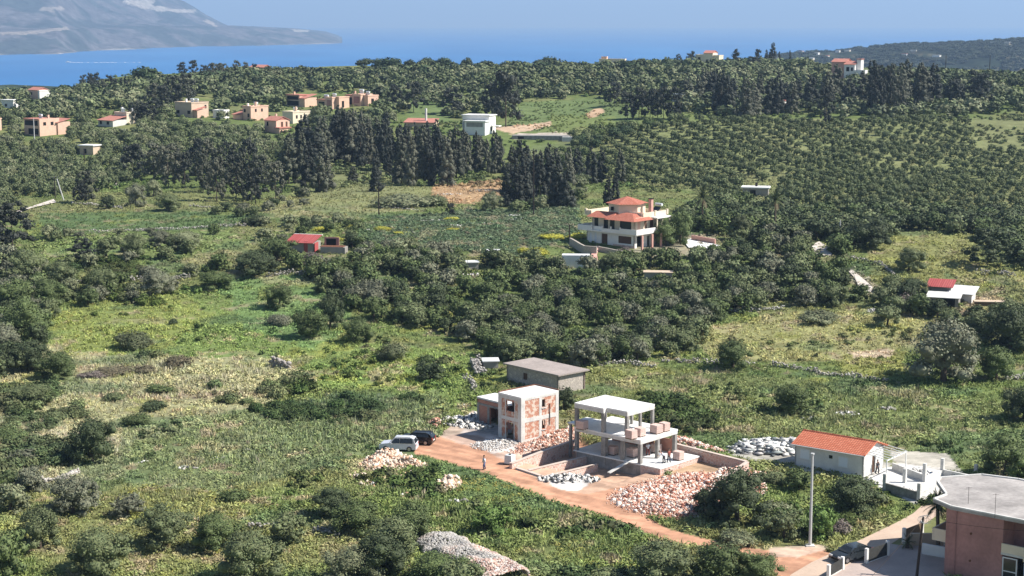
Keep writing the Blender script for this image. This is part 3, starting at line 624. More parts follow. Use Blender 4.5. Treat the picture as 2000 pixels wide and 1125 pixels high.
# stone retaining walls of the site
def swall(pts, th, zb, label, name='retaining_wall', m='stone', cap='stonetop'):
    r = root(name, (pts[0][0], pts[0][1], 0), 0, label, 'wall'); o = Vector((pts[0][0], pts[0][1]))
    def f(b):
        for (a, c) in zip(pts[:-1], pts[1:]):
            p = Vector((a[0], a[1]))-o; q = Vector((c[0], c[1]))-o; d = (q-p).normalized(); nn = Vector((-d.y, d.x))*th; L_ = (q-p).length; N = max(1, int(L_/1.5))
            for i in range(N):
                u0 = p+(q-p)*i/N; u1 = p+(q-p)*(i+1)/N; za = a[2]+(c[2]-a[2])*i/N+random.uniform(-.04, .04); zc = a[2]+(c[2]-a[2])*(i+1)/N+random.uniform(-.04, .04)
                P = [(u0.x, u0.y), (u1.x, u1.y), (u1.x+nn.x, u1.y+nn.y), (u0.x+nn.x, u0.y+nn.y)]; zt = [za, zc, zc, za]
                lo = [(x, y, zb) for x, y in P]; hi = [(x, y, z) for (x, y), z in zip(P, zt)]
                b.face(hi)
                for k in range(4): b.face([lo[k], lo[(k+1) % 4], hi[(k+1) % 4], hi[k]])
    part(r, 'stone_face', m, f)
    def f(b):
        for (a, c) in zip(pts[:-1], pts[1:]):
            p = Vector((a[0], a[1]))-o; q = Vector((c[0], c[1]))-o; d = (q-p).normalized(); nn = Vector((-d.y, d.x))
            P = [p-nn*.04, q-nn*.04, q+nn*(th+.04), p+nn*(th+.04)]; z = [a[2]+.05, c[2]+.05, c[2]+.05, a[2]+.05]
            b.face([(v.x, v.y, k+.08) for v, k in zip(P, z)])
            for k in range(4): b.face([(P[k].x, P[k].y, z[k]), (P[(k+1) % 4].x, P[(k+1) % 4].y, z[(k+1) % 4]), (P[(k+1) % 4].x, P[(k+1) % 4].y, z[(k+1) % 4]+.08), (P[k].x, P[k].y, z[k]+.08)])
    if cap: part(r, 'coping', cap, f)
    return r
def W3(px, py, z): v = at_z(px, py, z); return (v.x, v.y, z)
swall([W3(1000, 907, .55), W3(1062, 883, .75), W3(1124, 861, .8)], .4, -.9, 'pale stone retaining wall beside the pale water tank at the edge of the pit')
swall([W3(1034, 920, .05), W3(1160, 890, .2)], .35, -.9, 'lower stone wall inside the pit left of the frame house')
swall([W3(1006, 915, .06), W3(1064, 934, .03), W3(1070, 931, .03)], .35, -.9, 'low pale kerb wall along the dirt track in front of the pit', m='concrete_pale')
swall([W3(1066, 932, .06), W3(1168, 908, .05)], .3, -.9, 'lowest wall of the pit running to the thick column', m='stone')
swall([W3(1289, 861, 1.3), W3(1372, 882, 1.3), W3(1456, 903, 1.3)], .4, -.3, 'long straight stone retaining wall with pale coping right of the frame house')
swall([W3(1456, 903, 1.3), W3(1428, 922, 1.0), W3(1400, 936, .5), W3(1372, 948, .2)], .45, -.3, 'sloping broken stone wall running down into the brick rubble')
# pale tank, debris
p = at_z(996, 906, 0); t = root('water_tank', p, R(-30), 'pale square plastic water tank at the end of the pit wall', 'water tank')
MB().box(-.5, .5, -.55, .55, .12, 1.15, .05).obj('tank_body', 'tank', t); MB().box(-.55, .55, -.6, .6, 0, .115).obj('pallet_base', 'wood', t); MB().tube([(0, 0, 1.15), (0, 0, 1.26)], .15, 10).obj('tank_cap', 'darkpole', t)
# ------------------------------------------------------------------ old grey shed behind
fc = at(1090, 772); S_RZ = R(-48); o = frame_loc(fc, S_RZ, -11, 0, 0); o.z = Z(fc.x, fc.y)-.15
h = building('old_shed', o, S_RZ, 'old single storey grey masonry shed with a weathered flat concrete roof')
def f(b):
    b.wall((0, 0), (11, 0), 0, 2.9, .3, [(3.6, 4.5, 1.2, 2.2)]); b.wall((11, 0), (11, 5.4), 0, 2.9, .3); b.wall((11, 5.4), (0, 5.4), 0, 2.9, .3); b.wall((0, 5.4), (0, 0), 0, 2.9, .3, [(2, 3, 0, 2)])
part(h, 'wall', 'stonegrey', f); part(h, 'roof', 'oldroof', lambda b: b.box(-.4, 11.5, -.4, 5.8, 2.9, 3.1)); part(h, 'window', 'brownwood', lambda b: b.box(3.62, 4.48, .12, .16, 1.22, 2.18))
part(h, 'gutter_pipe', 'rust', lambda b: b.tube([(11.06, 5.1, 0), (11.06, 5.1, 2.9)], .05, 6))
# ------------------------------------------------------------------ white bungalow with terrace
B_RZ = R(-37.4); fc = at_z(1685.7, 933.5, .15); o = frame_loc(fc, B_RZ, -9, 0, .0)
h = building('white_bungalow', o, B_RZ, 'small white bungalow with bright orange tiled gable roof and pale shutters')
L, W, H = 9.0, 5.4, 3.0
def f(b):
    b.wall((0, 0), (L, 0), .16, H, .22, [(.74, 1.97, 1.25, 2.42), (4.5, 5.0, 1.8, 2.22), (5.8, 7.0, 1.05, 2.22)]); b.wall((L, 0), (L, W), .16, H, .22, [(2.3, 3.2, .17, 2.3)]); b.wall((L, W), (0, W), .16, H, .22); b.wall((0, W), (0, 0), .16, H, .22)
    for x, s in ((L, 1), (0, -1)):
        P = [(x, 0, H), (x, W, H), (x, W/2, H+.93)]; Q = [(x-.22*s, y, z) for _, y, z in P]
        b.face(P if s > 0 else P[::-1]); b.face(Q[::-1] if s > 0 else Q)
part(h, 'wall', 'bungalow', f)
def roofpanel(b, x0, x1, yA, zA, yB, zB, th=.1):
    b.face([(x0, yA, zA), (x1, yA, zA), (x1, yB, zB), (x0, yB, zB)]); b.face([(x0, yB, zB-th), (x1, yB, zB-th), (x1, yA, zA-th), (x0, yA, zA-th)])
    b.face([(x0, yA, zA-th), (x1, yA, zA-th), (x1, yA, zA), (x0, yA, zA)]); b.face([(x1, yA, zA-th), (x1, yB, zB-th), (x1, yB, zB), (x1, yA, zA)]); b.face([(x0, yB, zB-th), (x0, yA, zA-th), (x0, yA, zA), (x0, yB, zB)])
def f(b): roofpanel(b, -.3, L+.35, -.45, H-.06, W/2, H+1.04); roofpanel(b, L+.35, -.3, W+.45, H-.06, W/2, H+1.04)
rf = part(h, 'roof', 'tile', f)
b = MB(); b.tube([(-.35, W/2, H+1.06), (L+.4, W/2, H+1.06)], .10, 6); b.tube([(L+.33, -.47, H-.03), (L+.33, W/2, H+1.05)], .08, 6); b.tube([(L+.33, W+.47, H-.03), (L+.33, W/2, H+1.05)], .08, 6); b.obj('ridge_tiles', 'tile', rf)
for (x0, x1, z0, z1) in ((.74, 1.97, 1.25, 2.42), (5.8, 7.0, 1.05, 2.22)):
    w_ = part(h, 'window', 'frame', lambda b: b.box(x0-.05, x1+.05, -.04, .1, z0-.05, z1+.05)); MB().box(x0+.06, x1-.06, -.06, -.041, z0+.05, z1-.05).obj('shutter', 'shutter', w_)
part(h, 'small_window', 'darkglass', lambda b: b.box(4.5, 5.0, .08, .1, 1.8, 2.22))
part(h, 'door', 'brownwood', lambda b: b.box(L-.2, L-.14, 2.3, 3.2, .17, 2.3))
part(h, 'veranda_slab', 'concrete_pale', lambda b: b.box(-2.6, 9.5, -1.3, -.01, -.2, .14) or b.box(-2.6, -.01, 0, 6, -.2, .14))
part(h, 'terrace', 'concrete_pale', lambda b: b.box(9.51, 17.5, -1.3, 8.6, -.2, .15))
part(h, 'eave_gutter', 'frame', lambda b: b.tube([(-.3, -.50, H-.12), (L+.3, -.50, H-.12)], .06, 6))
pg = building('pergola', frame_loc(o, B_RZ, L, 0, .15), B_RZ, 'bare white steel pergola frame attached to the gable of the bungalow', 'pergola')
for y in (.3, 5.6): part(pg, 'post', 'steel', lambda b: b.box(2.7, 2.8, y, y+.1, 0, 2.4))
def f(b):
    b.box(.04, .13, .2, 5.8, 2.8, 2.9); b.box(2.68, 2.82, .2, 5.8, 2.4, 2.5)
part(pg, 'cross_beam', 'steel', f)
for k in range(7): part(pg, 'rafter', 'steel', lambda b: b.tube([(.1, .3+k*.88, 2.93), (2.9, .3+k*.88, 2.54)], .045, 4))
# terrace pillars and low walls
for (px, py, hpx, lab) in ((1727.6, 960, 36, 'grey concrete pillar nearest the bungalow gable corner'), (1766.6, 945, 31, 'slim pillar standing free in the middle of the white terrace'), (1805, 943, 40, 'pillar at the end of the low wall behind the pergola'), (1840, 930, 37, 'tallest looking pillar with a long low wall to its right'), (1905.7, 924, 18, 'stub pillar just behind the flat roof of the pink building'), (1794.6, 979, 36, 'white pillar at the front corner of the dark terrace wall')):
    p = at_z(px, py, 0.0); b = MB().box(-.19, .19, -.19, .19, -.2, hpx/17.2); o2 = b.obj('terrace_pillar', 'concrete_pale' , None, p, B_RZ); tag(o2, lab, 'pillar', 'concrete pillars round the bungalow terrace')
def lowwall(p, q, h_, th, m, label):
    a = at_z(*p, 0); c = at_z(*q, 0); d = c-a; b = MB().box(.2, d.length-.2, -th/2, th/2, -.2, h_).box(.18, d.length-.18, -th/2-.03, th/2+.03, h_, h_+.06)
    tag(b.obj('low_wall', m, None, a, math.atan2(d.y, d.x)), label, 'wall')
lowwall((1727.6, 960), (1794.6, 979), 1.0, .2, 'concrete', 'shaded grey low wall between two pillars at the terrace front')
lowwall((1741, 918), (1805, 943), .9, .2, 'concrete_pale', 'pinkish low wall behind the pergola')
lowwall((1805, 943), (1840, 930), .7, .2, 'concrete_pale', 'short low wall joining the two rear pillars')
lowwall((1840, 930), (1905, 944), .8, .2, 'concrete_pale', 'low wall running from the tall pillar towards the pink building')
lowwall((1794.6, 979), (1840, 955), .9, .2, 'concrete_pale', 'white low wall beside the palm crown')
# ------------------------------------------------------------------ pink flat roofed building, lower right
ZR = 6.9; P_RZ = R(-40)
wl = at_z(1849, 993, ZR-.3); wl.z = 0
h = building('pink_building', wl, P_RZ, 'tall faded pink building with a flat grey roof at the lower right corner')
def loc(px, py, z):
    v = at_z(px, py, z)-wl; c, s = math.cos(P_RZ), math.sin(P_RZ); return (v.x*c+v.y*s, -v.x*s+v.y*c)
rp = [loc(*q, ZR) for q in ((1822, 975), (1857, 990))]; x1 = 19.0; yfr = rp[1][1]
RP = [loc(1822, 975, ZR), loc(1857, 990, ZR), (x1, yfr), (x1, 14), loc(2060, 950, ZR), loc(1990, 936, ZR), loc(1917, 927, ZR), loc(1835, 933, ZR), loc(1829, 940, ZR), loc(1847, 966, ZR)]
part(h, 'roof', 'roofgrey', lambda b: b.prism(RP, ZR-.28, ZR))
def f(b):
    for i in range(len(RP)):
        a = Vector(RP[i]); c = Vector(RP[(i+1) % len(RP)]); d = (c-a).normalized(); nn = Vector((-d.y, d.x))
        q = [a, c, c+nn*.22, a+nn*.22]; lo = [(v.x, v.y, ZR+.001) for v in q]; hi = [(v.x, v.y, ZR+.13) for v in q]; b.face(hi); [b.face([lo[k], lo[(k+1) % 4], hi[(k+1) % 4], hi[k]]) for k in range(4)]
part(h, 'roof_kerb', 'concrete_pale', f)
yb = RP[9][1]
def f(b):
    b.wall((0, 0), (5.8, 0), -.3, ZR-.285, .3); b.wall((5.8, 2.6), (x1-.3, 2.6), -.3, ZR-.285, .25, [(1.6, 2.9, 3.55, 5.75), (.4, 1.3, .1, 2.3)])
    b.wall((5.8, .31), (5.8, 2.59), -.3, ZR-.285, .2); b.wall((x1-.3, 2.6), (x1-.3, 10), -.3, ZR-.285, .3); b.wall((0, 8.6), (0, 0.3), -.3, ZR-.285, .3, [(2.2, 3.4, 3.6, 5.7)]); b.wall((x1-.3, 10.2), (0, 10.2), -.3, ZR-.285, .3)
part(h, 'wall', 'pinkwall', f)
part(h, 'balcony_slab', 'concrete_pale', lambda b: b.box(5.7, x1, -.1, 2.59, 3.2, 3.42))
def f(b): b.box(5.72, 8.0, -.1, .08, 3.43, 4.3); b.box(8.0, x1, -.35, -.17, 3.0, 3.95)
part(h, 'balcony_parapet', 'cream', f)
d_ = part(h, 'door', 'shutter', lambda b: b.box(8.1, 9.4, 2.52, 2.58, 3.55, 5.75)); MB().box(8.1, 9.4, 2.44, 2.515, 5.76, 5.86).obj('door_frame', 'frame', d_)
part(h, 'column', 'frame', lambda b: b.box(9.6, 10.2, -.5, -.15, -.3, 3.4))
w_ = part(h, 'window', 'darkglass', lambda b: b.box(5.95, 7.2, 0.02, .06, .5, 2.9))
def f(b): b.box(5.85, 5.95, -.02, .1, .4, 3.0); b.box(7.2, 7.3, -.02, .1, .4, 3.0); b.box(5.95, 7.2, -.02, .1, 2.9, 3.0); b.box(5.95, 7.2, -.02, .1, 1.6, 1.7); b.box(5.95, 7.2, -.02, .1, .4, .5)
bb = MB(); f(bb); bb.obj('window_frame', 'frame', w_)
part(h, 'glass_door', 'darkglass', lambda b: b.box(7.5, 9.3, .9, .96, 0, 2.6)); part(h, 'curtain', 'shutter', lambda b: b.box(7.6, 8.2, .84, .89, 0, 2.5))
def f(b): b.box(-1.7, -.02, .6, 4.4, 3.0, 3.2); b.box(-1.7, -1.55, .6, 4.4, 3.2, 4.2); b.box(-1.54, -.02, .6, .75, 3.2, 4.2)
part(h, 'side_balcony', 'cream', f)
for (x, z) in ((2.6, 4.6), (2.6, 1.9)): part(h, 'wall_vent', 'rust', lambda b: b.tube([(x, -.06, z), (x, .02, z)], .12, 8))
part(h, 'drain_pipe', 'pinkwall', lambda b: b.tube([(1.05, -.08, 0), (1.05, -.08, ZR-.3)], .05, 6))
for (px, py, hh, lab) in ((1891, 984, 1.7, 'thin antenna rod standing on the grey flat roof, left one'), (1943, 1012, 2.4, 'taller thin antenna rod near the front of the grey flat roof')):
    p = at_z(px, py, ZR); r_ = root('roof_antenna', p, 0, lab, 'antenna'); MB().tube([(0, 0, 0), (0, 0, hh)], .02, 5).obj('mast', 'darkpole', r_); MB().tube([(-.3, 0, hh-.1), (.3, 0, hh-.1)], .012, 4).obj('cross_arm', 'darkpole', r_)
# yard, gate walls
def sheet(name, poly, z, m, label):
    P = [at_z(x, y, z) for x, y in poly]; o = MB().prism([(p.x, p.y) for p in P], z-.25, z).obj(name, m); return tag(o, label, kind='structure')
sheet('road', [(1530, 1140), (1545, 1122), (1585, 1098), (1640, 1073), (1700, 1045), (1750, 1021), (1783, 1003), (1800, 988), (1835, 985), (1838, 1000), (1818, 1015), (1790, 1032), (1740, 1062), (1700, 1080), (1660, 1100), (1625, 1125), (1612, 1160), (1500, 1160)], .045, 'road', 'dusty pinkish concrete road')
sheet('yard', [(1612, 1150), (1625, 1118), (1660, 1095), (1700, 1075), (1740, 1057), (1790, 1028), (1822, 1010), (1870, 1010), (1870, 1200), (1600, 1200)], .02, 'yard', 'paved yard beside the pink building')
def fence_run(p, q, h_, m, label, post=True):
    a = at_z(*p, 0); c = at_z(*q, 0); d = c-a; r_ = root('yard_fence', a, math.atan2(d.y, d.x), label, 'fence'); L_ = d.length
    MB().box(.16, L_-.16, -.05, .05, .1, h_).obj('panel', m, r_); MB().box(.16, L_-.16, -.1, .1, -.1, .095).obj('kerb', 'concrete_pale', r_)
    for x in (0, L_): MB().box(x-.15, x+.15, -.15, .15, -.1, h_+.18).obj('post', 'white', r_)
fence_run((1692, 1100), (1733, 1085), 1.35, 'fencedark', 'dark panel fence with white posts beside the parked grey car')
fence_run((1765, 1062), (1800, 1048), 1.5, 'wood', 'brown gate panels between white posts under the palm')
fence_run((1618, 1128), (1645, 1112), 1.1, 'fencedark', 'short dark fence section with white posts at the bottom edge')
a = at_z(1800, 1082, 0); tag(MB().box(0, 2.4, 0, .25, -.1, 1.1).obj('yard_wall', 'white', None, a, R(-35)), 'low white wall between the yard and the pink building', 'wall')
a = at_z(1778, 1066, 0); tag(MB().box(0, 3.4, 0, .25, -.1, 1.3).obj('yard_wall', 'tan', None, a, R(0)), 'tan masonry wall behind the utility pole', 'wall')
# ------------------------------------------------------------------ the villa
V_RZ = R(-42); fc = at(1239, 486); VB = fc.z-.1; o = frame_loc(fc, V_RZ, -12.5, 0, VB)
h = building('villa', o, V_RZ, 'large three level villa with red tiled roofs, white balconies and a hexagonal roof turret')
def f(b):
    b.wall((0, 0), (12.5, 0), -1.2, 3, .3, [(.7, 1.3, .6, 2.4), (2.1, 2.6, .2, 2.6), (3.9, 5.5, .1, 2.5), (8.3, 11.7, .9, 2.4)])
    b.wall((12.5, 0), (12.5, 10), -1.2, 3, .3, [(.8, 3.0, .1, 2.5), (4.2, 5.2, .1, 2.3), (7, 8.4, .1, 2.4)]); b.wall((12.5, 10), (0, 10), -1.2, 3, .3); b.wall((0, 10), (0, 0), -1.2, 3, .3, [(3, 4.5, .8, 2.2)])
part(h, 'ground_wall', 'white', f)
part(h, 'stone_base', 'stone', lambda b: b.box(7.0, 12.56, -.06, -.002, -1.6, .6) or b.box(12.505, 12.56, 0, 10, -1.6, .0))
part(h, 'balcony_slab', 'white', lambda b: b.box(-1.4, 14.0, -1.3, 10.2, 3.0, 3.24))
def f(b):
    H0, H1 = 3.245, 4.1
    b.box(-1.4, 2.2, -1.3, -1.15, H0, H1); b.box(2.2, 4.9, -.9, -.75, H0, H1-.05); b.box(5.0, 9.8, -1.3, -1.15, H0, H1-.3); b.box(9.8, 14, -1.3, -1.15, H0, H1); b.box(-1.4, -1.25, -1.14, 4, H0, H1); b.box(13.85, 14, -1.14, 10.1, H0, H1)
    for x in (2.15, 5.0, 9.6, 7.2): b.box(x, x+.3, -1.36, -1.12, H0, H1+.2)
part(h, 'balcony_parapet', 'white', f)
def f(b):
    b.wall((1.2, .3), (12.3, .3), 3.245, 6.1, .3, [(.5, 1.6, .3+3.245, 5.6), (3.0, 4.2, 3.3, 5.6), (4.6, 5.9, 3.3, 5.5), (7.2, 10.2, 3.3, 5.7)])
    b.wall((12.3, .3), (12.3, 9.8), 3.245, 6.1, .3, [(.9, 1.9, 3.3, 5.5), (3.2, 4.0, 3.9, 5.4), (5.0, 6.2, 3.3, 5.5), (7.4, 8.3, 3.9, 5.4)]); b.wall((12.3, 9.8), (1.2, 9.8), 3.245, 6.1, .3); b.wall((1.2, 9.8), (1.2, .3), 3.245, 6.1, .3, [(2, 3, 3.3, 5.5), (5, 6, 3.8, 5.2)])
part(h, 'upper_wall', 'cream', f)
part(h, 'roof_terrace', 'cream', lambda b: b.box(-.2, 13.0, -.3, 10.3, 6.1, 6.35))
def f(b):
    b.box(-.2, 1.4, -.3, -.12, 6.355, 7.1); b.box(-.2, -.02, -.11, 10.3, 6.355, 7.1); b.box(12.8, 13, 2.2, 10.3, 6.355, 7.2); b.box(0, 12.79, 10.1, 10.3, 6.355, 7.1); b.box(9.5, 12.79, 2.0, 2.2, 6.355, 7.2)
    for p in ((-.3, -.4), (12.7, 10.0), (12.7, 6)): b.box(p[0], p[0]+.45, p[1], p[1]+.45, 6.36, 7.4)
part(h, 'roof_parapet', 'cream', f)
part(h, 'side_canopy', 'white', lambda b: b.box(13.01, 14.4, 5.0, 10.0, 5.9, 6.15) or b.box(-1.6, -.21, 0, 4.5, 5.75, 5.95))
def f(b):
    b.box(14.0, 14.25, 5.2, 5.45, 3.25, 5.89); b.box(14.0, 14.25, 9.4, 9.65, 3.25, 5.89)
part(h, 'canopy_post', 'cream', f)
def hip(b, x0, x1, y0, y1, z0, z1, ix, iy):
    A = [(x0, y0, z0), (x1, y0, z0), (x1, y1, z0), (x0, y1, z0)]; Bt = [(x0+ix, y0+iy, z1), (x1-ix, y0+iy, z1), (x1-ix, y1-.01, z1), (x0+ix, y1-.01, z1)]
    for k in range(4): b.face([A[k], A[(k+1) % 4], Bt[(k+1) % 4], Bt[k]])
    b.face(Bt); b.face(A[::-1])
part(h, 'tiled_roof', 'tile_y', lambda b: hip(b, 1.0, 7.8, -1.5, 1.4, 5.95, 6.95, .8, 2.3))
part(h, 'tiled_roof', 'tile_y', lambda b: hip(b, 6.2, 14.1, -2.2, 4.2, 5.80, 7.0, 2.6, 2.8))
tw = part(h, 'turret', 'cream', lambda b: b.prism([(6.6+3.8*math.cos(a), 5.0+3.8*math.sin(a)) for a in [R(60*k-18) for k in range(6)]], 6.36, 8.7))
b = MB(); ap = (6.6, 5.0, 10.0); P = [(6.6+4.5*math.cos(R(60*k-18)), 5+4.5*math.sin(R(60*k-18)), 8.65) for k in range(6)]
for k in range(6): b.face([P[k], P[(k+1) % 6], ap])
b.face(P[::-1]); b.obj('turret_roof', 'tile_y', tw)
for (u, v_) in ((0, 0),): MB().box(5.0, 5.7, 1.6, 1.66, 7.2, 8.0).obj('turret_window', 'dark', tw)
ch = part(h, 'chimney', 'pink', lambda b: b.box(11.0, 11.7, 6.5, 7.2, 6.36, 9.6)); MB().box(10.9, 11.8, 6.4, 7.3, 9.6, 9.75).obj('chimney_cap', 'dark', ch)
part(h, 'solar_tank', 'tank', lambda b: b.tube([(10.6, 9.4, 8.3), (12.3, 9.4, 8.3)], .3, 8)); part(h, 'solar_panel', 'darkglass', lambda b: b.face([(10.6, 7.9, 6.8), (12.3, 7.9, 6.8), (12.3, 9.2, 7.9), (10.6, 9.2, 7.9)]))
def opening(nm, m, x0, x1, y0, y1, z0, z1): part(h, nm, m, lambda b: b.box(x0, x1, y0, y1, z0, z1))
for (x0, x1, z0, z1) in ((.7, 1.3, .6, 2.4), (2.1, 2.6, .2, 2.6)): opening('window', 'shutter', x0, x1, .1, .16, z0, z1)
opening('door', 'brownwood', 3.9, 5.5, .18, .24, .1, 2.5); opening('window', 'brownwood', 8.3, 11.7, .14, .2, .9, 2.4)
for (x0, x1) in ((1.7, 2.8), (4.2, 5.4), (5.8, 7.1), (8.4, 11.4)): opening('window', 'darkglass', x0, x1, .45, .5, 3.3, 5.6)
for (y0, y1, z0, z1) in ((1.2, 2.2, 3.3, 5.5), (3.5, 4.3, 3.9, 5.4), (5.3, 6.5, 3.3, 5.5), (7.7, 8.6, 3.9, 5.4)): opening('shutter', 'salmon' if y0 < 2 else 'brownwood', 12.22, 12.27, y0, y1, z0, z1)
part(h, 'porch', 'white', lambda b: b.box(12.7, 15.2, -.9, 6.0, -.9, -.65) or b.box(12.7, 15.2, -1.0, -.91, -.9, .25) or b.box(15.1, 15.2, -.9, 6, -.649, .25))
def f(b):
    b.box(14.7, 15.05, -.7, -.35, -.64, 2.99); b.box(14.7, 15.05, 2.6, 2.95, -.64, 2.99); b.box(14.7, 15.05, 5.6, 5.95, -.64, 2.99)
part(h, 'porch_column', 'pink', f)
def gbox(name, px, py, rz, dims, m, label, cat, z0=-.5, extra=None):
    p = at(px, py); r_ = root(name, p, rz, label, cat); MB().box(0, dims[0], 0, dims[1], z0, dims[2]).obj('wall' if extra != 'x' else 'panel', m, r_); return r_
def strip_wall(name, pts, hgt, th, m, label, cat='wall'):
    W_ = [at(*q) for q in pts]; o_ = W_[0]; b = MB()
    for a, c in zip(W_[:-1], W_[1:]):
        d = (c-a); L_ = d.length; n_ = max(1, int(L_/2)); nn = Vector((-d.y, d.x, 0)).normalized()*th
        for i in range(n_):
            p, q = a+d*i/n_, a+d*(i+1)/n_; p.z = Z(p.x, p.y); q.z = Z(q.x, q.y)
            lo = [p, q, q+nn, p+nn]; lo = [v-o_-Vector((0, 0, .5)) for v in lo]; hi = [v+Vector((0, 0, hgt+.5)) for v in lo]; b.face(hi)
            for k in range(4): b.face([lo[k], lo[(k+1) % 4], hi[(k+1) % 4], hi[k]])
    return tag(b.obj(name, m, None, o_), label, cat)
strip_wall('garden_wall', [(1112, 480), (1140, 496), (1165, 498)], 1.6, .4, 'stonegrey', 'dark stone retaining wall of the villa garden left of the red steps')
strip_wall('garden_wall', [(1168, 492), (1210, 500), (1232, 500)], 1.0, .4, 'stonegrey', 'stone terrace wall under the villa front')
strip_wall('garden_wall', [(1225, 518), (1262, 514)], .5, .4, 'concrete_pale', 'pale concrete edge below the villa among bushes')
strip_wall('garden_wall', [(1350, 470), (1396, 478)], 1.1, .3, 'pink', 'pink wall along the bright villa drive')
def pxsheet(name, poly, m, lift, label, kind='structure'):
    P = [at(*q) for q in poly]; c = sum(P, Vector())/len(P); b = MB(); P = [p+Vector((0, 0, lift)) for p in P]; b.face([tuple(p) for p in P]); o2 = b.obj(name, m); return tag(o2, label, kind=kind)
pxsheet('path', [(1157, 484), (1171, 482), (1166, 500), (1168, 512), (1153, 513), (1155, 500)], 'pink', .25, 'red paved steps beside the white container')
pxsheet('driveway', [(1334, 473), (1350, 468), (1410, 482), (1385, 487), (1345, 486)], 'slabtop', .25, 'bright paved drive right of the villa')
pxsheet('lane', [(1583, 482), (1600, 474), (1616, 484), (1626, 502), (1594, 502)], 'lane', .3, 'pale concrete lane beside the dark trees')
pxsheet('lane', [(1652, 527), (1664, 530), (1690, 552), (1706, 566), (1700, 574), (1680, 570), (1668, 545)], 'lane', .3, 'continuation of the pale lane below the bushes')
pxsheet('path', [(32, 415), (105, 391), (110, 397), (60, 409), (40, 417)], 'lane', .3, 'pale farm track at the left edge')
pxsheet('path', [(208, 364), (232, 359), (236, 364), (214, 369)], 'lane', .3, 'short pale piece of track below the grove')
t = gbox('storage_container', 1098, 524, R(-4), (5.2, 2.3, 2.4), 'white', 'white storage container among bushes below the villa', 'container'); part(t, 'roof_rim', 'frame', lambda b: b.box(-.06, 5.26, -.06, 2.36, 2.4, 2.5)); part(t, 'door', 'shutter', lambda b: b.box(3.4, 4.2, -.05, -.002, .1, 2.1)); part(t, 'end_wall', 'greywall', lambda b: b.box(-.05, -.002, 0, 2.3, -.4, 2.39))
# ------------------------------------------------------------------ generic distant houses
def house(name, px, py, rz, label, blocks, wins=(), extras=(), cat='house', group=None, sink=.6):
    p = at(px, py); p.z -= .1; r_ = building(name, p, rz, label, cat, group)
    for (x0, x1, y0, y1, z0, z1, m, roof) in blocks:
        if z0 == 0: z0 = -sink*2
        part(r_, 'wall', m, lambda b: b.box(x0, x1, y0, y1, z0, z1))
        if roof == 'flat':
            def f(b):
                b.box(x0-.12, x1+.12, y0-.12, y0+.1, z1-.05, z1+.4); b.box(x0-.12, x1+.12, y1-.1, y1+.12, z1-.05, z1+.4); b.box(x0-.12, x0+.1, y0+.11, y1-.11, z1-.05, z1+.4); b.box(x1-.1, x1+.12, y0+.11, y1-.11, z1-.05, z1+.4)
            part(r_, 'parapet', m, f)
        elif roof == 'gable':
            def f(b):
                ym = (y0+y1)/2; hh = (y1-y0)*.2; roofpanel(b, x0-.3, x1+.3, y0-.4, z1-.1, ym, z1+hh, .15); roofpanel(b, x1+.3, x0-.3, y1+.4, z1-.1, ym, z1+hh, .15)
                for x in (x0, x1): b.face([(x, y0, z1), (x, y1, z1), (x, ym, z1+hh-.1)])
            part(r_, 'roof', 'tile_far', f)
        elif roof == 'shed': part(r_, 'roof', 'tile_far', lambda b: roofpanel(b, x0-.3, x1+.3, y0-.6, z1-.1, y1, z1+(y1-y0)*.22, .15))
        elif roof == 'slab': part(r_, 'roof', 'slabtop', lambda b: b.box(x0-.4, x1+.4, y0-.4, y1+.4, z1+.001, z1+.3))
        elif roof == 'red': part(r_, 'roof', 'tile_far', lambda b: b.box(x0-.3, x1+.3, y0-.3, y1+.3, z1+.001, z1+.35))
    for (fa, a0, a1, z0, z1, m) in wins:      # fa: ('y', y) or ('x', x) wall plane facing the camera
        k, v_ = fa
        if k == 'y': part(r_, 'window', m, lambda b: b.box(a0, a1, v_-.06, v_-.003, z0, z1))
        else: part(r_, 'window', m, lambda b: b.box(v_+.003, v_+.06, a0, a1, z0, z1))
    for e in extras: e(r_)
    return r_
def tank(x, y, z, s=1.0):
    return lambda r_: part(r_, 'solar_tank', 'tank', lambda b: b.tube([(x-.9*s, y, z+1.1*s), (x+.9*s, y, z+1.1*s)], .35*s, 8).box(x-.9*s, x+.9*s, y-.05, y+.05, z, z+.8*s))
def chim(x, y, z, m='salmon', t=1.2):
    return lambda r_: part(r_, 'chimney', m, lambda b: b.box(x-.3, x+.3, y-.3, y+.3, z, z+t))
D_ = 'dark'; Z40 = R(-40)  # near-black panels among the windows also paint loggia and veranda shade
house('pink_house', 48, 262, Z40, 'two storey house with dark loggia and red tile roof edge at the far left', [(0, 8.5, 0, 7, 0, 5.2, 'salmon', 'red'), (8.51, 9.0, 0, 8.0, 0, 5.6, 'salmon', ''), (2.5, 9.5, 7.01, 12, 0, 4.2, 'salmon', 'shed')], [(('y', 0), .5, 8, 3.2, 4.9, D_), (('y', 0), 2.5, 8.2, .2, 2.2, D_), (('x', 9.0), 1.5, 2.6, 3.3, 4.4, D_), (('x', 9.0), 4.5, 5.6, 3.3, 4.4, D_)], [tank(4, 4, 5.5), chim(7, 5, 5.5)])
house('red_roof_house', 192, 246, Z40, 'low red tiled house with pale roof block half hidden by olive trees', [(0, 8.5, 0, 6, 0, 2.4, 'offwhite', 'shed'), (1.5, 8.5, 6.01, 10, 0, 4.6, 'cream', 'flat')], [(('y', 0), 1, 2.2, .8, 1.9, D_), (('y', 0), 5, 6.4, .8, 1.9, D_)], [tank(4, 8, 4.7), chim(2.2, 9, 4.7, 'white', 1.8), chim(8, 9, 4.7, 'white', 1.6)])
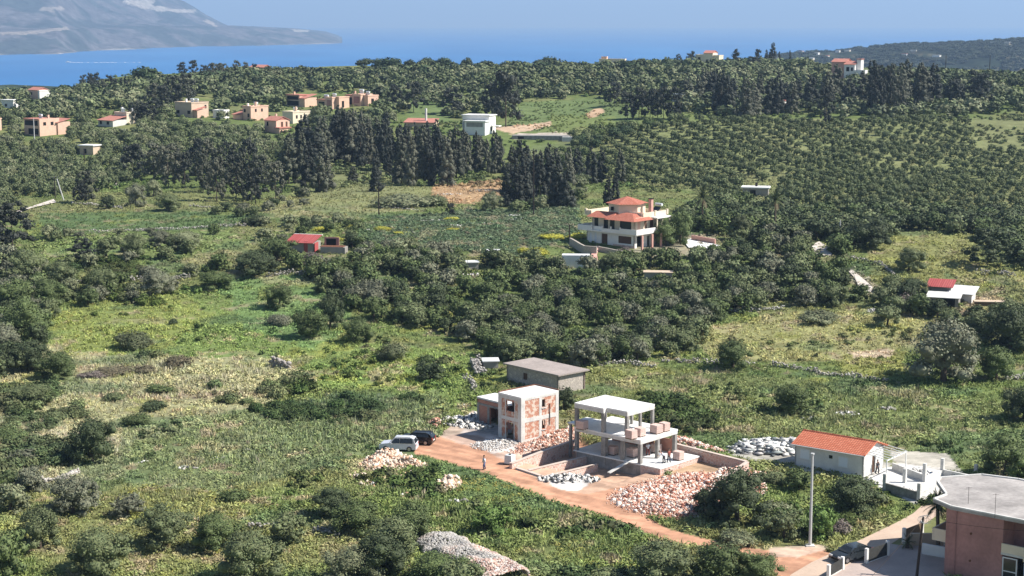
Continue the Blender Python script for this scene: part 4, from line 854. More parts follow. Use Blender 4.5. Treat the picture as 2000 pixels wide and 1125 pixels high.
house('cream_house', 342, 226, Z40, 'broad house with grey shaded side and bright peach end', [(0, 9.5, 0, 8, 0, 4.9, 'tan', 'flat'), (9.51, 11.5, 1, 5.5, 0, 2.6, 'salmon', 'shed')], [(('y', 0), .8, 2.6, 1, 2.2, D_), (('y', 0), 7.2, 8.8, 1, 2.2, D_), (('x', 9.5), 6.2, 7.0, 2.9, 4.1, D_)], [tank(4, 5, 5), tank(6.5, 5, 5), chim(3, 3, 5, 'white', 1.3)])
house('salmon_house', 455, 232, Z40, 'brown and salmon house with a low red porch on its left', [(0, 4.0, 0, 4, 0, 1.9, 'salmon', 'shed'), (4.3, 8.8, 1, 9.5, 0, 4.6, 'salmon', 'flat'), (0, 4.29, 4.3, 9, 0, 3.0, 'salmon', 'red')], [(('y', 1), 5, 6, 2.6, 3.8, D_), (('y', 1), 7, 8, .8, 2.2, D_), (('x', 8.8), 3, 3.8, 2.8, 3.9, D_), (('x', 8.8), 6, 6.8, 2.8, 3.9, D_)], [tank(6, 6, 4.8), chim(8.2, 4, 4.8, 'salmon', 1.6), chim(5, 3, 4.8, 'white', 1.0)])
house('gabled_house', 517, 257, Z40, 'salmon house with a red gable roof in front of a cream flat roofed one', [(0, 6.0, 0, 6.2, 0, 4.2, 'salmon', 'gable'), (6.1, 8.2, -.5, 4.5, 0, 1.5, 'salmon', 'red')], [(('y', 0), 1.2, 2.0, 2.2, 3.6, D_), (('x', 6), 2.2, 3.2, 1.8, 3.6, 'brownwood'), (('x', 6), 4.4, 5.2, 1.8, 3.6, 'brownwood')], [chim(1, 4.5, 4.8, 'salmon', 1.3)])
house('flat_house', 552, 240, Z40, 'cream flat roofed house just behind the salmon gabled house', [(0, 5.5, 0, 8.5, 0, 4.0, 'cream', 'flat')], [(('x', 5.5), 1.5, 2.3, 1.8, 3, D_), (('x', 5.5), 3.6, 4.4, 1.8, 3, D_)], [tank(2.5, 4, 4.2), chim(4.5, 2.5, 4.2, 'salmon', 1.8)])
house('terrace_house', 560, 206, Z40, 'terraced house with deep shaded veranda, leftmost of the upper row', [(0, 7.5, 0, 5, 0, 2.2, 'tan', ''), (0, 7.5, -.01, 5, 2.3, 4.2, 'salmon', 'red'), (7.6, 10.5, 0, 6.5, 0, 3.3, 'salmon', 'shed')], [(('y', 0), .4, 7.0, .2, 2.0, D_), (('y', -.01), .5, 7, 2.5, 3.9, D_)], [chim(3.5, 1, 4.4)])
house('terrace_house', 620, 213, Z40, 'terraced house with two dark openings and pale tank, middle of the upper row', [(0, 5, 0, 5, 0, 3.6, 'salmon', 'red'), (5.1, 8.8, -.5, 6.5, 0, 4.5, 'salmon', 'flat'), (8.9, 10.5, 1.5, 7, 0, 4.7, 'salmon', 'flat')], [(('y', 0), .8, 4.0, .4, 3.0, D_), (('y', -.5), 5.8, 8.2, 1.6, 3.8, 'pinkwall'), (('x', 10.5), 3, 4.2, 1.0, 3.4, D_)], [tank(2, 3, 3.9, 1.2), tank(6.5, 3, 4.8)])
house('terrace_house', 675, 206, Z40, 'terraced house with red brown front and rooftop tanks, rightmost of the upper row', [(0, 4.2, 0, 5, 0, 4.0, 'salmon', 'red'), (4.3, 8.8, -.4, 6, 0, 4.4, 'salmon', 'flat'), (8.9, 11.2, 1.2, 7, 0, 4.0, 'salmon', 'flat')], [(('y', 0), .5, 3.6, .5, 3.4, D_), (('y', -.4), 5, 8.2, 1.2, 3.8, 'pinkwall'), (('x', 11.2), 3, 4.4, .8, 3.0, D_)], [tank(6, 3, 4.8, 1.2), tank(9.5, 3, 4.4), chim(3.4, 2, 4.2, 'salmon', 1.6)])
house('white_house', 900, 261, R(-22), 'boxy bright white modern house beside the black conifers', [(0, 9.8, 1.5, 7.5, 0, 6.2, 'white', 'slab'), (2.2, 9.8, -2.0, 1.49, 0, 4.4, 'white', 'slab'), (10.1, 13, 2.5, 5, 2.6, 2.9, 'white', '')], [(('y', -2), 3, 9, 2.6, 4.1, 'greywall'), (('x', 9.8), 3.2, 4.2, 1, 3, D_), (('y', 1.5), .4, 1.8, 1.0, 4.8, D_)])
house('red_low_house', 790, 252, R(-15), 'low red tiled roof with a slim white chimney behind the conifers', [(0, 11, 0, 5, 0, 2.6, 'tan', 'shed')], (), [chim(7.3, 2, 2.8, 'white', 4.5)])
house('ridge_house', 488, 145, R(-30), 'small salmon roofed house on the skyline left of centre', [(0, 9, 0, 6, 0, 3.8, 'salmon', 'gable')], [(('y', 0), 1, 2.6, 1, 2.6, D_), (('y', 0), 5, 6.5, 1, 2.6, D_)])
house('shore_house', 56, 196, Z40, 'white house with a red tiled wing by the sea edge on the left', [(0, 7.5, 0, 6, 0, 5.2, 'salmon', 'gable'), (7.6, 9, 0, 10, 0, 4.6, 'white', 'flat')], [(('y', 0), 2, 3.2, 2.8, 4, D_)])
house('ridge_villa', 1358, 126, R(-30), 'beige stepped stone house on the skyline', [(0, 5, 0, 6, 0, 5.5, 'cream', 'flat'), (5.1, 10.5, -.5, 6, 0, 6.8, 'cream', 'gable'), (10.6, 14, 0, 6, 0, 5.2, 'cream', 'flat')], [(('y', -.5), 6.5, 8, 1, 3.2, D_), (('x', 14), 2, 4, 1, 3, D_), (('y', 0), 1.5, 3, 3, 4.4, D_)])
house('ridge_bungalow', 1170, 129, R(-12), 'long low pale house peeping over the trees on the skyline', [(0, 14, 0, 6, 0, 3.6, 'cream', 'flat'), (1, 4, 1, 5, 3.7, 4.8, 'salmon', 'flat')], [(('y', 0), 8, 12, 1, 2.6, D_)])
house('white_ridge_house', 1620, 152, R(-35), 'white house with red roof and chimney tower above the dark trees on the right', [(0, 7, 2, 9, 0, 7.5, 'pink', 'gable'), (7.2, 12.5, 0, 7, 0, 6.5, 'white', 'gable'), (12.6, 14.6, 2, 5, 0, 8.6, 'white', 'red'), (12.6, 18, -1, 1.9, 0, 3.5, 'white', 'flat')], [(('y', 0), 8.3, 9.8, 3.2, 5.2, D_), (('x', 18), -.3, 1.2, .8, 2.4, D_), (('y', 0), 10.6, 11.6, 3.4, 5, D_)])
house('orchard_hut', 1450, 384, R(-12), 'grey flat roofed hut among the orchard trees', [(0, 6.6, 0, 4, 0, 2.3, 'greywall', 'slab')], [(('y', 0), 2, 3.4, .6, 1.8, D_)], [chim(3.4, 2.5, 2.6, 'darkpole', 1)], 'hut')
house('stone_hut', 156, 302, R(-20), 'pale roofed stone hut in the left olive grove', [(0, 5, 0, 4, 0, 2.9, 'tan', 'slab')], [(('y', 0), 1.5, 2.5, .5, 2, D_)], (), 'hut')
house('white_shed', 2, 212, R(-20), 'low white building at the left edge above the olive grove', [(0, 6, 0, 4, 0, 3.4, 'white', 'slab')], [(('y', 0), 2, 3, 1, 2, D_)])
house('edge_house', -36, 255, R(-30), 'salmon wall just entering at the left edge', [(0, 4.5, 0, 5, 0, 4, 'salmon', 'flat')], [(('y', 0), 2, 3, 1, 2, D_)])
house('white_annex', 416, 230, R(-20), 'small white annex between two salmon houses', [(0, 4.5, 0, 4, 0, 2.6, 'white', 'flat')], [(('y', 0), 1.5, 2.5, .8, 1.8, D_)])
house('foundation_building', 1000, 272, R(-8), 'long low concrete foundation beside the green meadow', [(0, 19, 0, 5, 0, 1.3, 'concrete', ''), (17, 22, -2, -.1, 0, 1.1, 'concrete_pale', '')], [(('y', 0), 2, 4, .2, 1, D_)])
house('wooded_cabin', 1512, 214, R(-25), 'small white cabin wall showing between dark trees', [(0, 4, 0, 4, 0, 3.4, 'white', 'red')], [(('y', 0), 1, 2, .8, 2, D_)])
house('wooded_cabin', 1312, 198, R(-25), 'small grey roofed cabin showing between dark trees', [(0, 5, 0, 4, 0, 2.8, 'offwhite', 'slab')], [(('y', 0), 1, 2, .8, 2, D_)])
# distant white specks on the right hand ridge, each a little house
for i, (px, k, w_) in enumerate(((1560, .98, 9), (1578, .80, 12), (1592, .92, 9), (1606, .85, 14), (1632, .95, 10), (1648, .9, 12), (1760, .75, 12), (1776, .8, 16), (1822, .72, 16), (1898, 1.0, 16), (1934, .92, 11), (1962, .86, 12))):
    row = int(round(k*59)); P = FH[row]; q, _, _ = proj(P[:, 0], P[:, 1], P[:, 2]); j = int(np.argmin(abs(q-px))); p = P[j]
    r_ = root('hill_house', (p[0], p[1], p[2]-2), R(-35), 'tiny pale house on the far scrub ridge', 'house', 'tiny pale houses on the far ridge')
    w_ *= .75; MB().box(0, w_, 0, 7, -4, 5).obj('wall', ('white', 'cream')[i % 2], r_); MB().box(-.4, w_+.4, -.4, 7.4, 5.01, 5.7).obj('roof', ('slabtop', 'tile_far')[i % 3 == 0], r_)
# farm sheds
h = gbox('red_roof_shed', 563, 492, R(-15), (5.4, 4, 2.0), 'greywall', 'small farm shed with bright red sheet roof', 'shed')
part(h, 'roof', 'redmetal', lambda b: roofpanel(b, -.5, 5.6, -.6, 2.0, 4.4, 3.1, .08)); part(h, 'roof_trim', 'white', lambda b: b.box(-.5, 5.6, 4.41, 4.75, 2.98, 3.14) or b.tube([(5.62, -.6, 2.02), (5.62, 4.4, 3.12)], .1, 5)); part(h, 'side_panel', 'redmetal', lambda b: b.box(3.4, 4.2, -.08, -.003, 0, 2.2)); part(h, 'lean_roof', 'redmetal', lambda b: b.box(5.63, 5.7, 0, 2, 0, 2.0))
h = gbox('ruined_pen', 626, 496, R(-8), (5.0, 2.5, 1.3), 'greywall', 'roofless grey pen wall beside the red sheet shed', 'shed'); part(h, 'back_wall', 'pinkwall', lambda b: b.box(.2, 3.2, 2.51, 2.8, 0, 3.0)); part(h, 'doorway', 'dark', lambda b: b.box(.6, 2.6, 2.44, 2.505, 1.3, 2.7)); part(h, 'roof', 'rust', lambda b: b.box(-.2, 4.6, .1, 2.4, 1.301, 1.4))
h = gbox('farm_shed', 1812, 600, R(-20), (5.2, 3.5, 1.9), 'greywall', 'low farm shed with grey sheet roof beside the red sheet one', 'shed'); part(h, 'roof', 'concrete_pale', lambda b: roofpanel(b, -.4, 5.6, -.6, 1.9, 3.8, 2.3, .08)); part(h, 'dark_door', 'dark', lambda b: b.box(2, 4.6, -.05, -.003, 0, 1.7))
h = gbox('red_lean_to', 1812, 584, R(-24), (4.0, 3, 2.4), 'greywall', 'red sheet roofed lean-to at the farm on the right', 'shed'); part(h, 'roof', 'redmetal', lambda b: roofpanel(b, -.4, 4.4, -.5, 2.4, 3.4, 3.3, .08))
h = gbox('white_lean_to', 1853, 590, R(-28), (4.0, 3, 1.6), 'offwhite', 'white sheet roofed lean-to sloping down to the right', 'shed'); part(h, 'roof', 'sheet', lambda b: roofpanel(b, -.4, 4.6, -.5, 1.6, 3.2, 2.6, .08))
h = gbox('flat_shed', 1905, 598, R(-6), (5.2, 1.4, .7), 'wood', 'long low plank platform right of the farm sheds', 'shed'); part(h, 'roof', 'tan', lambda b: b.box(-.2, 5.4, -.2, 1.6, .701, .82))
for (px, py, w_, hh, m, lab, rz) in ((900, 527, 3.4, .7, 'sheet', 'white sheeting lying over low bushes left of the container', 8), (952, 508, 2.2, 1.0, 'dark', 'dark box trailer with a white top in the scrub', 0), (1258, 548, 5.2, .8, 'tan', 'low flat roofed hut nearly buried in olive trees', -6), (945, 722, 2.2, .5, 'sheet', 'white sheet on a low block behind the brick house', 5), (726, 500, 3, .5, 'stonetop', 'pale stone slab right of the red sheet shed', 5)):
    p = at(px, py); r_ = root('low_shelter', p, R(rz), lab, 'shelter'); MB().box(0, w_, 0, 2.4, -.4, hh+.6).obj('wall', 'greywall' if m != 'dark' else 'dark', r_); MB().box(-.2, w_+.2, -.2, 2.6, hh+.601, hh+.75).obj('roof', m if m != 'dark' else 'sheet', r_)
# ------------------------------------------------------------------ rocks: dry stone walls, rubble, loose stones
def rocktemps(k=5, flat=.7):
    T = []
    for i in range(k):
        g = np.random.default_rng(50+i); V, Fc = ICO0; V = V*(.75+.5*g.random((12, 1)))*np.array([1, .75, flat]); T.append((V*.5, [Fc], np.ones((12, 3))*1.0))
    return T
RT = rocktemps()
def boxtemps(k=4):
    T = []
    for i in range(k):
        g = np.random.default_rng(80+i); V = np.array([(x, y, z) for x in (-.5, .5) for y in (-.35, .35) for z in (-.25, .25)])*(.8+.4*g.random(3))+(g.random((8, 3))-.5)*.15
        th = g.random()*1.2; c, s = math.cos(th), math.sin(th); V = V@np.array([[c, 0, s], [0, 1, 0], [-s, 0, c]])
        T.append((V, [np.array([(0, 1, 3, 2), (4, 6, 7, 5), (0, 4, 5, 1), (2, 3, 7, 6), (0, 2, 6, 4), (1, 5, 7, 3)])], np.ones((8, 3))))
    return T
BT = boxtemps()
PT = [(V*np.array([2.2, 1.3, .35]), F, T) for V, F, T in BT]+BT[:2]
def pal(cols, n, amp=.3):
    c = np.array(cols)[rng.integers(0, len(cols), n)]; return c*(1+amp*(rng.random((n, 1))-.5))
GREY = [(.30, .28, .25), (.38, .36, .32), (.22, .205, .18), (.46, .43, .39)]
REDS = [(.55, .30, .22), (.62, .40, .31), (.42, .19, .13), (.70, .58, .48), (.50, .26, .18), (.74, .66, .58), (.34, .14, .10), (.78, .70, .64), (.70, .56, .48)]
WARM = [(.66, .45, .33), (.72, .55, .42), (.55, .33, .22), (.60, .50, .40), (.74, .66, .54)]
WHITE = [(.62, .60, .56), (.74, .72, .68), (.42, .40, .38), (.66, .62, .55), (.10, .10, .10)]
def drystone(pts, hgt, label, wid=.7, cols=GREY, dens=15, gap=.2, size=.30):
    W_ = [at(*q) for q in pts]; X = []; 
    for a, c in zip(W_[:-1], W_[1:]):
        L_ = (c-a).length; n_ = int(L_*dens*(hgt+.3)); t_ = rng.random(n_); nn = Vector((-(c-a).y, (c-a).x, 0)).normalized(); off = (rng.random(n_)-.5)*wid
        x = a.x+(c.x-a.x)*t_+nn.x*off; y = a.y+(c.y-a.y)*t_+nn.y*off; x += (vn(x, y, 3, 1)-.5)*1.0; y += (vn(x, y, 3, 2)-.5)*1.4
        hh = hgt*(.35+.9*vn(x, y, 2.5, 4)); keep = vn(x, y, 4.5, 5) > gap; X.append(np.stack([x, y, hz(x, y)+rng.random(n_)*hh], 1)[keep])
    X = np.concatenate(X); n_ = len(X)
    if n_ < 4: return
    o2 = replicate('stone_wall', RT, X, rng.random(n_)*6.28, size*(.6+.9*rng.random(n_)), pal(cols, n_), 'rock'); tag(o2, label, 'stone wall', 'dry stone walls between the fields')
drystone([(175, 456), (270, 452), (340, 449), (410, 445), (482, 442)], .8, 'long pale dry stone wall between the dark green field and the bushes at upper left', gap=.08)
drystone([(138, 398), (190, 402), (240, 408)], .6, 'short tumbled stone wall below the left conifers'); drystone([(370, 403), (440, 408)], .6, 'short stone wall right of the round olive bushes')
drystone([(148, 556), (215, 548), (290, 552), (372, 545)], 1.0, 'broken stone wall with dark gaps crossing the upper left meadow', gap=.3)
drystone([(520, 540), (575, 536), (625, 543)], .8, 'stone wall just below the red sheet shed'); drystone([(860, 545), (935, 538)], .7, 'short white stone wall in the middle grove', cols=WHITE[:2])
drystone([(1390, 616), (1440, 610), (1530, 604)], .9, 'bright stone wall at the lower edge of the olive grove, right of centre', cols=[(.5, .48, .44), (.42, .4, .36)])
drystone([(1160, 716), (1220, 712), (1285, 720)], .7, 'stone wall behind the frame house roof'); drystone([(1290, 708), (1400, 712), (1480, 716), (1560, 722), (1640, 737), (1740, 748)], .8, 'very long dry stone wall crossing the right slope under the big grey olive')
drystone([(60, 946), (112, 942), (150, 925)], .9, 'pale rock outcrop wall at the left edge near the bottom', cols=[(.5, .46, .42), (.38, .35, .3)], size=.5); drystone([(370, 1024), (420, 1020)], .6, 'short pink stone wall among the bottom bushes', cols=WARM[:2]+GREY[:2])
drystone([(490, 1032), (560, 1030), (640, 1040), (660, 1050)], .8, 'stone wall partly covered by grass near the bottom'); drystone([(1905, 535), (1985, 540)], 1.0, 'stone heap wall at the right edge above the farm', cols=GREY)
drystone([(1690, 612), (1735, 606)], .8, 'short white stone wall beside purple scrub', cols=[(.6, .58, .55)]); drystone([(1745, 538), (1712, 515), (1660, 505)], .7, 'dark stone wall along the pale lane')
drystone([(84, 612), (104, 606)], .6, 'white rocks at the edge of the left tree mass', cols=[(.45, .43, .40)], size=.45); drystone([(530, 712), (566, 724)], 1.3, 'grey boulders in the dark scrub strip', cols=[(.30, .27, .25), (.36, .33, .30)], size=.6, dens=9)
drystone([(925, 708), (938, 735)], 1.2, 'tall pale ruined stone stack left of the old shed', wid=1.6, cols=[(.36, .34, .31), (.28, .26, .24)], size=.42, gap=.1, dens=22); drystone([(905, 742), (925, 752), (929, 766)], 1.0, 'low ruined stones left of the brick house')
drystone([(1960, 745), (2010, 740)], 1.0, 'stone heap at the right edge beside the olive tree'); drystone([(740, 405), (830, 412)], .3, 'faint line of field stones under the conifers')
def heap(name, ell, n, cols, size, hgt, label, T=RT, kind='stuff', core=None):
    """rubble heap; ell = list of (px,py,rx,ry metres)"""
    X = []
    for (px, py, rx, ry, rz_) in ell:
        c = at(px, py); k = int(n*rx*ry/sum(e[2]*e[3] for e in ell)); r = np.sqrt(rng.random(k))*(.85+.4*rng.random(k)); a = rng.random(k)*6.283
        u, v_ = r*np.cos(a), r*np.sin(a); cs, sn = math.cos(R(rz_)), math.sin(R(rz_)); x = c.x+u*rx*cs-v_*ry*sn; y = c.y+u*rx*sn+v_*ry*cs
        hh = hgt*np.clip(1-r*r, 0, 1)*(.5+vn(x, y, 1.6, 3)); X.append(np.stack([x, y, hz(x, y)+hh*(.6+.4*rng.random(k))+.04], 1))
    X = np.concatenate(X); k = len(X); o2 = replicate(name, T, X, rng.random(k)*6.28, size*(.45+1.1*rng.random(k)**2), pal(cols, k), 'rock'); tag(o2, label, kind=kind); return o2
heap('rubble', [(1290, 965, 3.8, 5, -40), (1340, 950, 3.5, 5.5, -40), (1300, 990, 4.5, 3.2, -30), (1250, 975, 2.6, 3, -40), (1395, 955, 2.8, 4.5, -50), (1420, 930, 1.4, 4, -50), (1355, 985, 3.2, 3.5, -40)], 9000, REDS, .34, .8, 'large heap of pinkish red brick rubble in front of the frame house', BT+RT)
for (E_, n_h, c_h, s_h, h_h, l_h) in (([(1290, 965, 4.6, 5.6, -40), (1340, 950, 4.2, 6, -40), (1300, 990, 5, 3.8, -30), (1250, 975, 3.4, 3.6, -40), (1395, 955, 3.4, 5, -50), (1355, 985, 4, 4, -40)], 12000, REDS+[DIRT, DUST], .15, .62, 'fine broken brick and dust of the large pink red rubble heap'), ([(755, 905, 3.6, 3.4, 0), (790, 909, 2.8, 1.8, 0)], 2200, WARM+[DUST], .16, .5, 'fine stone dust of the peach rubble heap'), ([(1075, 862, 7, 2.2, 50), (1105, 852, 3, 2, 50)], 2600, REDS+[DUST], .15, .5, 'fine reddish spoil along the pit bank')):
    heap('rubble', E_, n_h, c_h, s_h, h_h, l_h, BT+RT)
heap('rubble', [(1300, 975, 5, 5, -40), (1350, 960, 4, 6, -40)], 40, REDS[2:6], .62, .7, 'larger stone blocks lying in the pink red rubble heap', BT)
heap('rubble', [(1470, 940, 2, 3.5, -30), (1478, 955, 1.2, 2.5, 0)], 800, REDS, .34, .6, 'pink brick rubble spilling behind the sloping wall', BT+RT)
heap('rubble', [(1075, 862, 6.5, 1.6, 50), (1050, 872, 3, 1.4, 50), (1105, 852, 3, 1.5, 50)], 1800, REDS[:6], .28, .8, 'reddish stone bank between the brick house and the pit wall', BT+RT)
heap('rubble', [(1330, 862, 1.2, 2.0, 0), (1365, 875, 4.0, .8, -40), (1345, 868, 3, .8, -40)], 800, REDS, .34, .5, 'brick rubble along the back of the long retaining wall', BT+RT)
heap('rubble', [(755, 905, 3.0, 3.0, 0), (738, 905, 1.8, 2.2, 0), (792, 909, 2.4, 1.2, 0), (758, 895, 2.2, 1.6, 0)], 1100, WARM, .44, .85, 'peach coloured heap of broken stone in the grass below the parked cars', BT+RT)
heap('rubble', [(868, 950, 1.8, 2.2, 0), (880, 940, 1, 1.5, 0)], 330, WARM, .40, .5, 'small peach rubble heap in the grass near the track', BT+RT)
heap('rubble', [(730, 945, 1.6, 1.2, 0), (770, 955, 1.3, .8, 0), (800, 930, 1.2, 1.6, 0), (795, 972, 1, .8, 0), (832, 958, 1.4, .8, 0), (700, 932, 1, 1, 0)], 180, WARM+WHITE[:2], .38, .2, 'scattered pale stones in the grass', BT)
heap('rubble', [(850, 828, .7, 1.6, 0), (853, 835, .6, .8, 0)], 260, [(.5, .28, .2), (.62, .42, .32), (.3, .12, .08)], .32, 1.2, 'upright heap of reddish stones at the end of the track', BT)
heap('debris', [(905, 828, 2.6, 1.0, 20), (925, 835, 2.4, 1.2, -10), (885, 822, 2.2, .9, 0), (930, 818, 1.5, 2, 0)], 420, WHITE, .42, .3, 'pale building debris left of the brick house', BT)
heap('debris', [(958, 872, 2.4, 2.2, 0), (975, 865, 2.2, 1.5, 0)], 900, WHITE[:3]+[(.5, .44, .38)], .24, .35, 'grey and white gravelly debris in front of the brick house', RT)
heap('debris', [(1110, 935, 3.2, 1.3, 10), (1150, 935, 1.2, 1.8, 0), (1090, 938, 2.0, 1.6, 0)], 380, WHITE+[(.05, .05, .05)], .34, .25, 'white plaster debris with black bags beside the pit', BT)
heap('debris', [(1480, 876, 3.0, 2.4, -20), (1510, 868, 3.4, 2.2, -10), (1545, 872, 2.4, 2.8, -10), (1500, 884, 4, 1.4, -10), (1455, 880, 1.6, 1.6, 0)], 1300, WHITE[:3]+[(.78, .77, .74), (.30, .33, .32), (.12, .13, .13)], .55, .7, 'broad heap of white sheets and scrap left of the bungalow', PT)
heap('debris', [(1770, 962, 2.6, 1.2, -30), (1800, 925, 1.5, 2, 0)], 240, WHITE[:2]+[(.78, .76, .72)], .36, .3, 'white debris on the bungalow terrace', BT)
heap('loose_stones', [(805, 812, .9, .5, 0), (812, 826, .8, .7, 0), (905, 795, .8, .4, 0), (365, 915, 1.2, .5, 0), (285, 905, .9, .4, 0), (425, 898, 1.2, .3, 0), (480, 882, .9, .3, 0), (898, 980, 1.4, .5, 0), (1655, 810, 1.6, 1.2, 0), (1730, 800, 1.6, .8, 0), (1580, 820, 1, .8, 0), (1450, 800, .6, .5, 0), (1630, 1030, 1.2, .7, 0)], 240, WHITE[:2]+GREY, .42, .2, 'pale loose stones lying in the rough grass', RT)
heap('loose_stones', [(850, 432, 3, 2, 0), (880, 442, 4, 2.5, 0), (945, 438, 3.5, 2, 0), (1020, 428, 4, 2.5, 0), (1000, 422, 2.5, 1.2, 0), (812, 455, 3, 1.2, 0), (860, 440, 2, 1, 0), (730, 450, 2, 1, 0), (880, 380, 3, 1.5, 0), (940, 372, 3, 1.5, 0)], 420, [(.6, .58, .55), (.5, .47, .42)], .45, .15, 'white limestone patches in the grey green field', RT)
# big cobble mound at the bottom
P0, P1 = at(838, 1060), at(985, 1135); d = P1-P0; n_ = 6500; t_ = rng.random(n_)*1.12-.06; a = rng.random(n_)*math.pi; rr = 2.2*(.7+.6*vn(t_*14, a*0, 1.0, 2)); off = rr*np.cos(a)+1.2*(vn(t_*14, a*0, 2.2, 5)-.5); nn = Vector((-d.y, d.x, 0)).normalized()
x = P0.x+d.x*t_+nn.x*off; y = P0.y+d.y*t_+nn.y*off; hh = (.75+.9*vn(x, y, 1.7, 2))*np.sin(a)**.45*sstep(-.06, .04, t_)
X = np.stack([x, y, hz(x, y)+hh], 1); tt = np.clip(t_, 0, 1)[:, None]; red = sstep(.35, .8, vn(x, y, 1.8, 6)+.35*t_-.2)[:, None]*.6; cc = pal(GREY[:2]+[(.42, .40, .38)], n_)*(1-red)+pal(REDS, n_)*red
o2 = replicate('stone_mound', RT, X, rng.random(n_)*6.28, .26*(.5+1.1*rng.random(n_)), cc, 'rock'); tag(o2, 'long mound of grey and reddish field stones at the bottom edge', 'stone mound')
# ------------------------------------------------------------------ cars
def make_car(loc_, rz, paint, label, L_=4.5, W_=1.82, H_=1.6, suv=True):
    t = root('parked_car', loc_, rz, label, 'car'); hw = W_/2; HL_ = L_/2
    if suv: prof = [(-HL_, .45), (-HL_, .95), (-HL_+.08, 1.02), (-HL_+.32, H_-.12), (-HL_+.7, H_), (.35, H_), (1.05, 1.06), (HL_-.25, .92), (HL_, .72), (HL_, .35)]
    else: prof = [(-HL_, .42), (-HL_, .86), (-HL_+.15, .98), (-HL_+.95, H_-.04), (-.2, H_), (.35, H_-.05), (1.15, .95), (HL_-.25, .80), (HL_, .62), (HL_, .32)]
    low = [(-HL_, .32), (HL_, .3)]
    b = MB(); secs = []
    for (x, z) in prof:
        k = hw-.02 if z < 1.0 else hw-.02-(z-1.0)*.36; secs.append((x, z, k))
    n_ = len(secs); i0 = len(b.v)
    for (x, z, k) in secs: b.v += [(x, -k, z), (x, k, z)]
    for (x, z, k) in secs: b.v += [(x, -hw, .28), (x, hw, .28)]
    for i in range(n_-1): b.f.append((i*2, i*2+1, i*2+3, i*2+2)); o3 = n_*2; b.f.append((i*2+2, i*2, o3+i*2, o3+i*2+2)) ; b.f.append((i*2+1, i*2+3, o3+i*2+3, o3+i*2+1)); b.f.append((o3+i*2+1, o3+i*2+3, o3+i*2+2, o3+i*2))
    b.f.append((0, 1, n_*2+1, n_*2)); e = (n_-1)*2; b.f.append((e+1, e, n_*2+e, n_*2+e+1))
    body = b.obj('body', paint, t); bv = body.modifiers.new('b', 'BEVEL'); bv.width = .06; bv.segments = 2; bv.limit_method = 'ANGLE'; body.data.shade_smooth()
    def kx(z): return hw-.02-(z-1.0)*.36+.012
    zb, zt = 1.06, H_-.12
    xs = (-HL_+.42, -.28, -.22, .42) if suv else (-HL_+.95, -.35, -.29, .3)
    for s in (-1, 1):
        for (xa, xb, ta, tb) in ((xs[0], xs[1], .12, 0), (xs[2], xs[3]+.42, 0, -.5)):
            g = MB(); q = [(xa, s*kx(zb), zb), (xb, s*kx(zb), zb), (xb+tb, s*kx(zt), zt), (xa+ta, s*kx(zt), zt)]; g.face(q if s < 0 else q[::-1]); q2 = [(x, y-s*.03, z) for x, y, z in q]; g.face(q2[::-1] if s < 0 else q2)
            g.obj('side_window', 'darkglass', t)
    wsx = prof[5 if suv else 5]; wse = prof[6]; g = MB(); q = [(wse[0]-.02, -hw+.18, wse[1]+.05), (wse[0]-.02, hw-.18, wse[1]+.05), (wsx[0]+.06, hw-.32, wsx[1]+.0), (wsx[0]+.06, -hw+.32, wsx[1]+.0)]; q = [(x+.05, y, z+.02) for x, y, z in q]; g.face(q); g.face([(x-.04, y, z-.02) for x, y, z in q][::-1]); g.obj('windscreen', 'darkglass', t)
    pr, pe = prof[3], prof[2]; g = MB(); q = [(pr[0]-.03, -hw+.32, pr[1]-.05), (pr[0]-.03, hw-.32, pr[1]-.05), (pe[0]-.03, hw-.2, pe[1]+.06), (pe[0]-.03, -hw+.2, pe[1]+.06)]; g.face(q); g.face([(x+.03, y, z) for x, y, z in q][::-1]); g.obj('rear_window', 'darkglass', t)
    for x in (-HL_+.85, HL_-.85):
        for s in (-1, 1):
            wh = MB().tube([(x, s*(hw-.2), .34), (x, s*(hw+.02), .34)], .34, 16).obj('wheel', 'tyre', t); MB().tube([(x, s*(hw+.021), .34), (x, s*(hw+.035), .34)], .21, 12).obj('rim', 'rim', wh)
    for s in (-1, 1):
        MB().box(HL_-.12, HL_+.02, s*.62-.2, s*.62+.2, .58, .74).obj('headlight', 'lampglass', t); MB().box(-HL_-.02, -HL_+.1, s*.7-.14, s*.7+.14, .72, .98).obj('tail_light', 'lampred', t); MB().box(.72, .9, s*(hw+.02)-.1, s*(hw+.02)+.1, .98, 1.12).obj('wing_mirror', paint, t)
    MB().box(HL_-.05, HL_+.03, -.5, .5, .34, .52).obj('grille', 'dark', t); MB().box(-HL_-.03, -HL_+.02, -.28, .28, .55, .68).obj('number_plate', 'white', t)
    if suv:
        for s in (-1, 1): MB().box(-HL_+.8, .2, s*(hw-.42)-.02, s*(hw-.42)+.02, H_+.01, H_+.06).obj('roof_rail', 'rim', t)
    return t
make_car(at(779, 880), R(172), 'carwhite', 'silver white off-road car parked in the grass beside a black car', 4.7, 1.9, 1.75, True)
make_car(at(815, 866), R(166), 'carblack', 'black hatchback parked behind the silver white car', 4.4, 1.82, 1.55, True)
make_car(at_z(1663, 1092, .05), R(212), 'cargrey', 'dark grey saloon parked on the road beside the panel fence', 4.5, 1.8, 1.45, False)
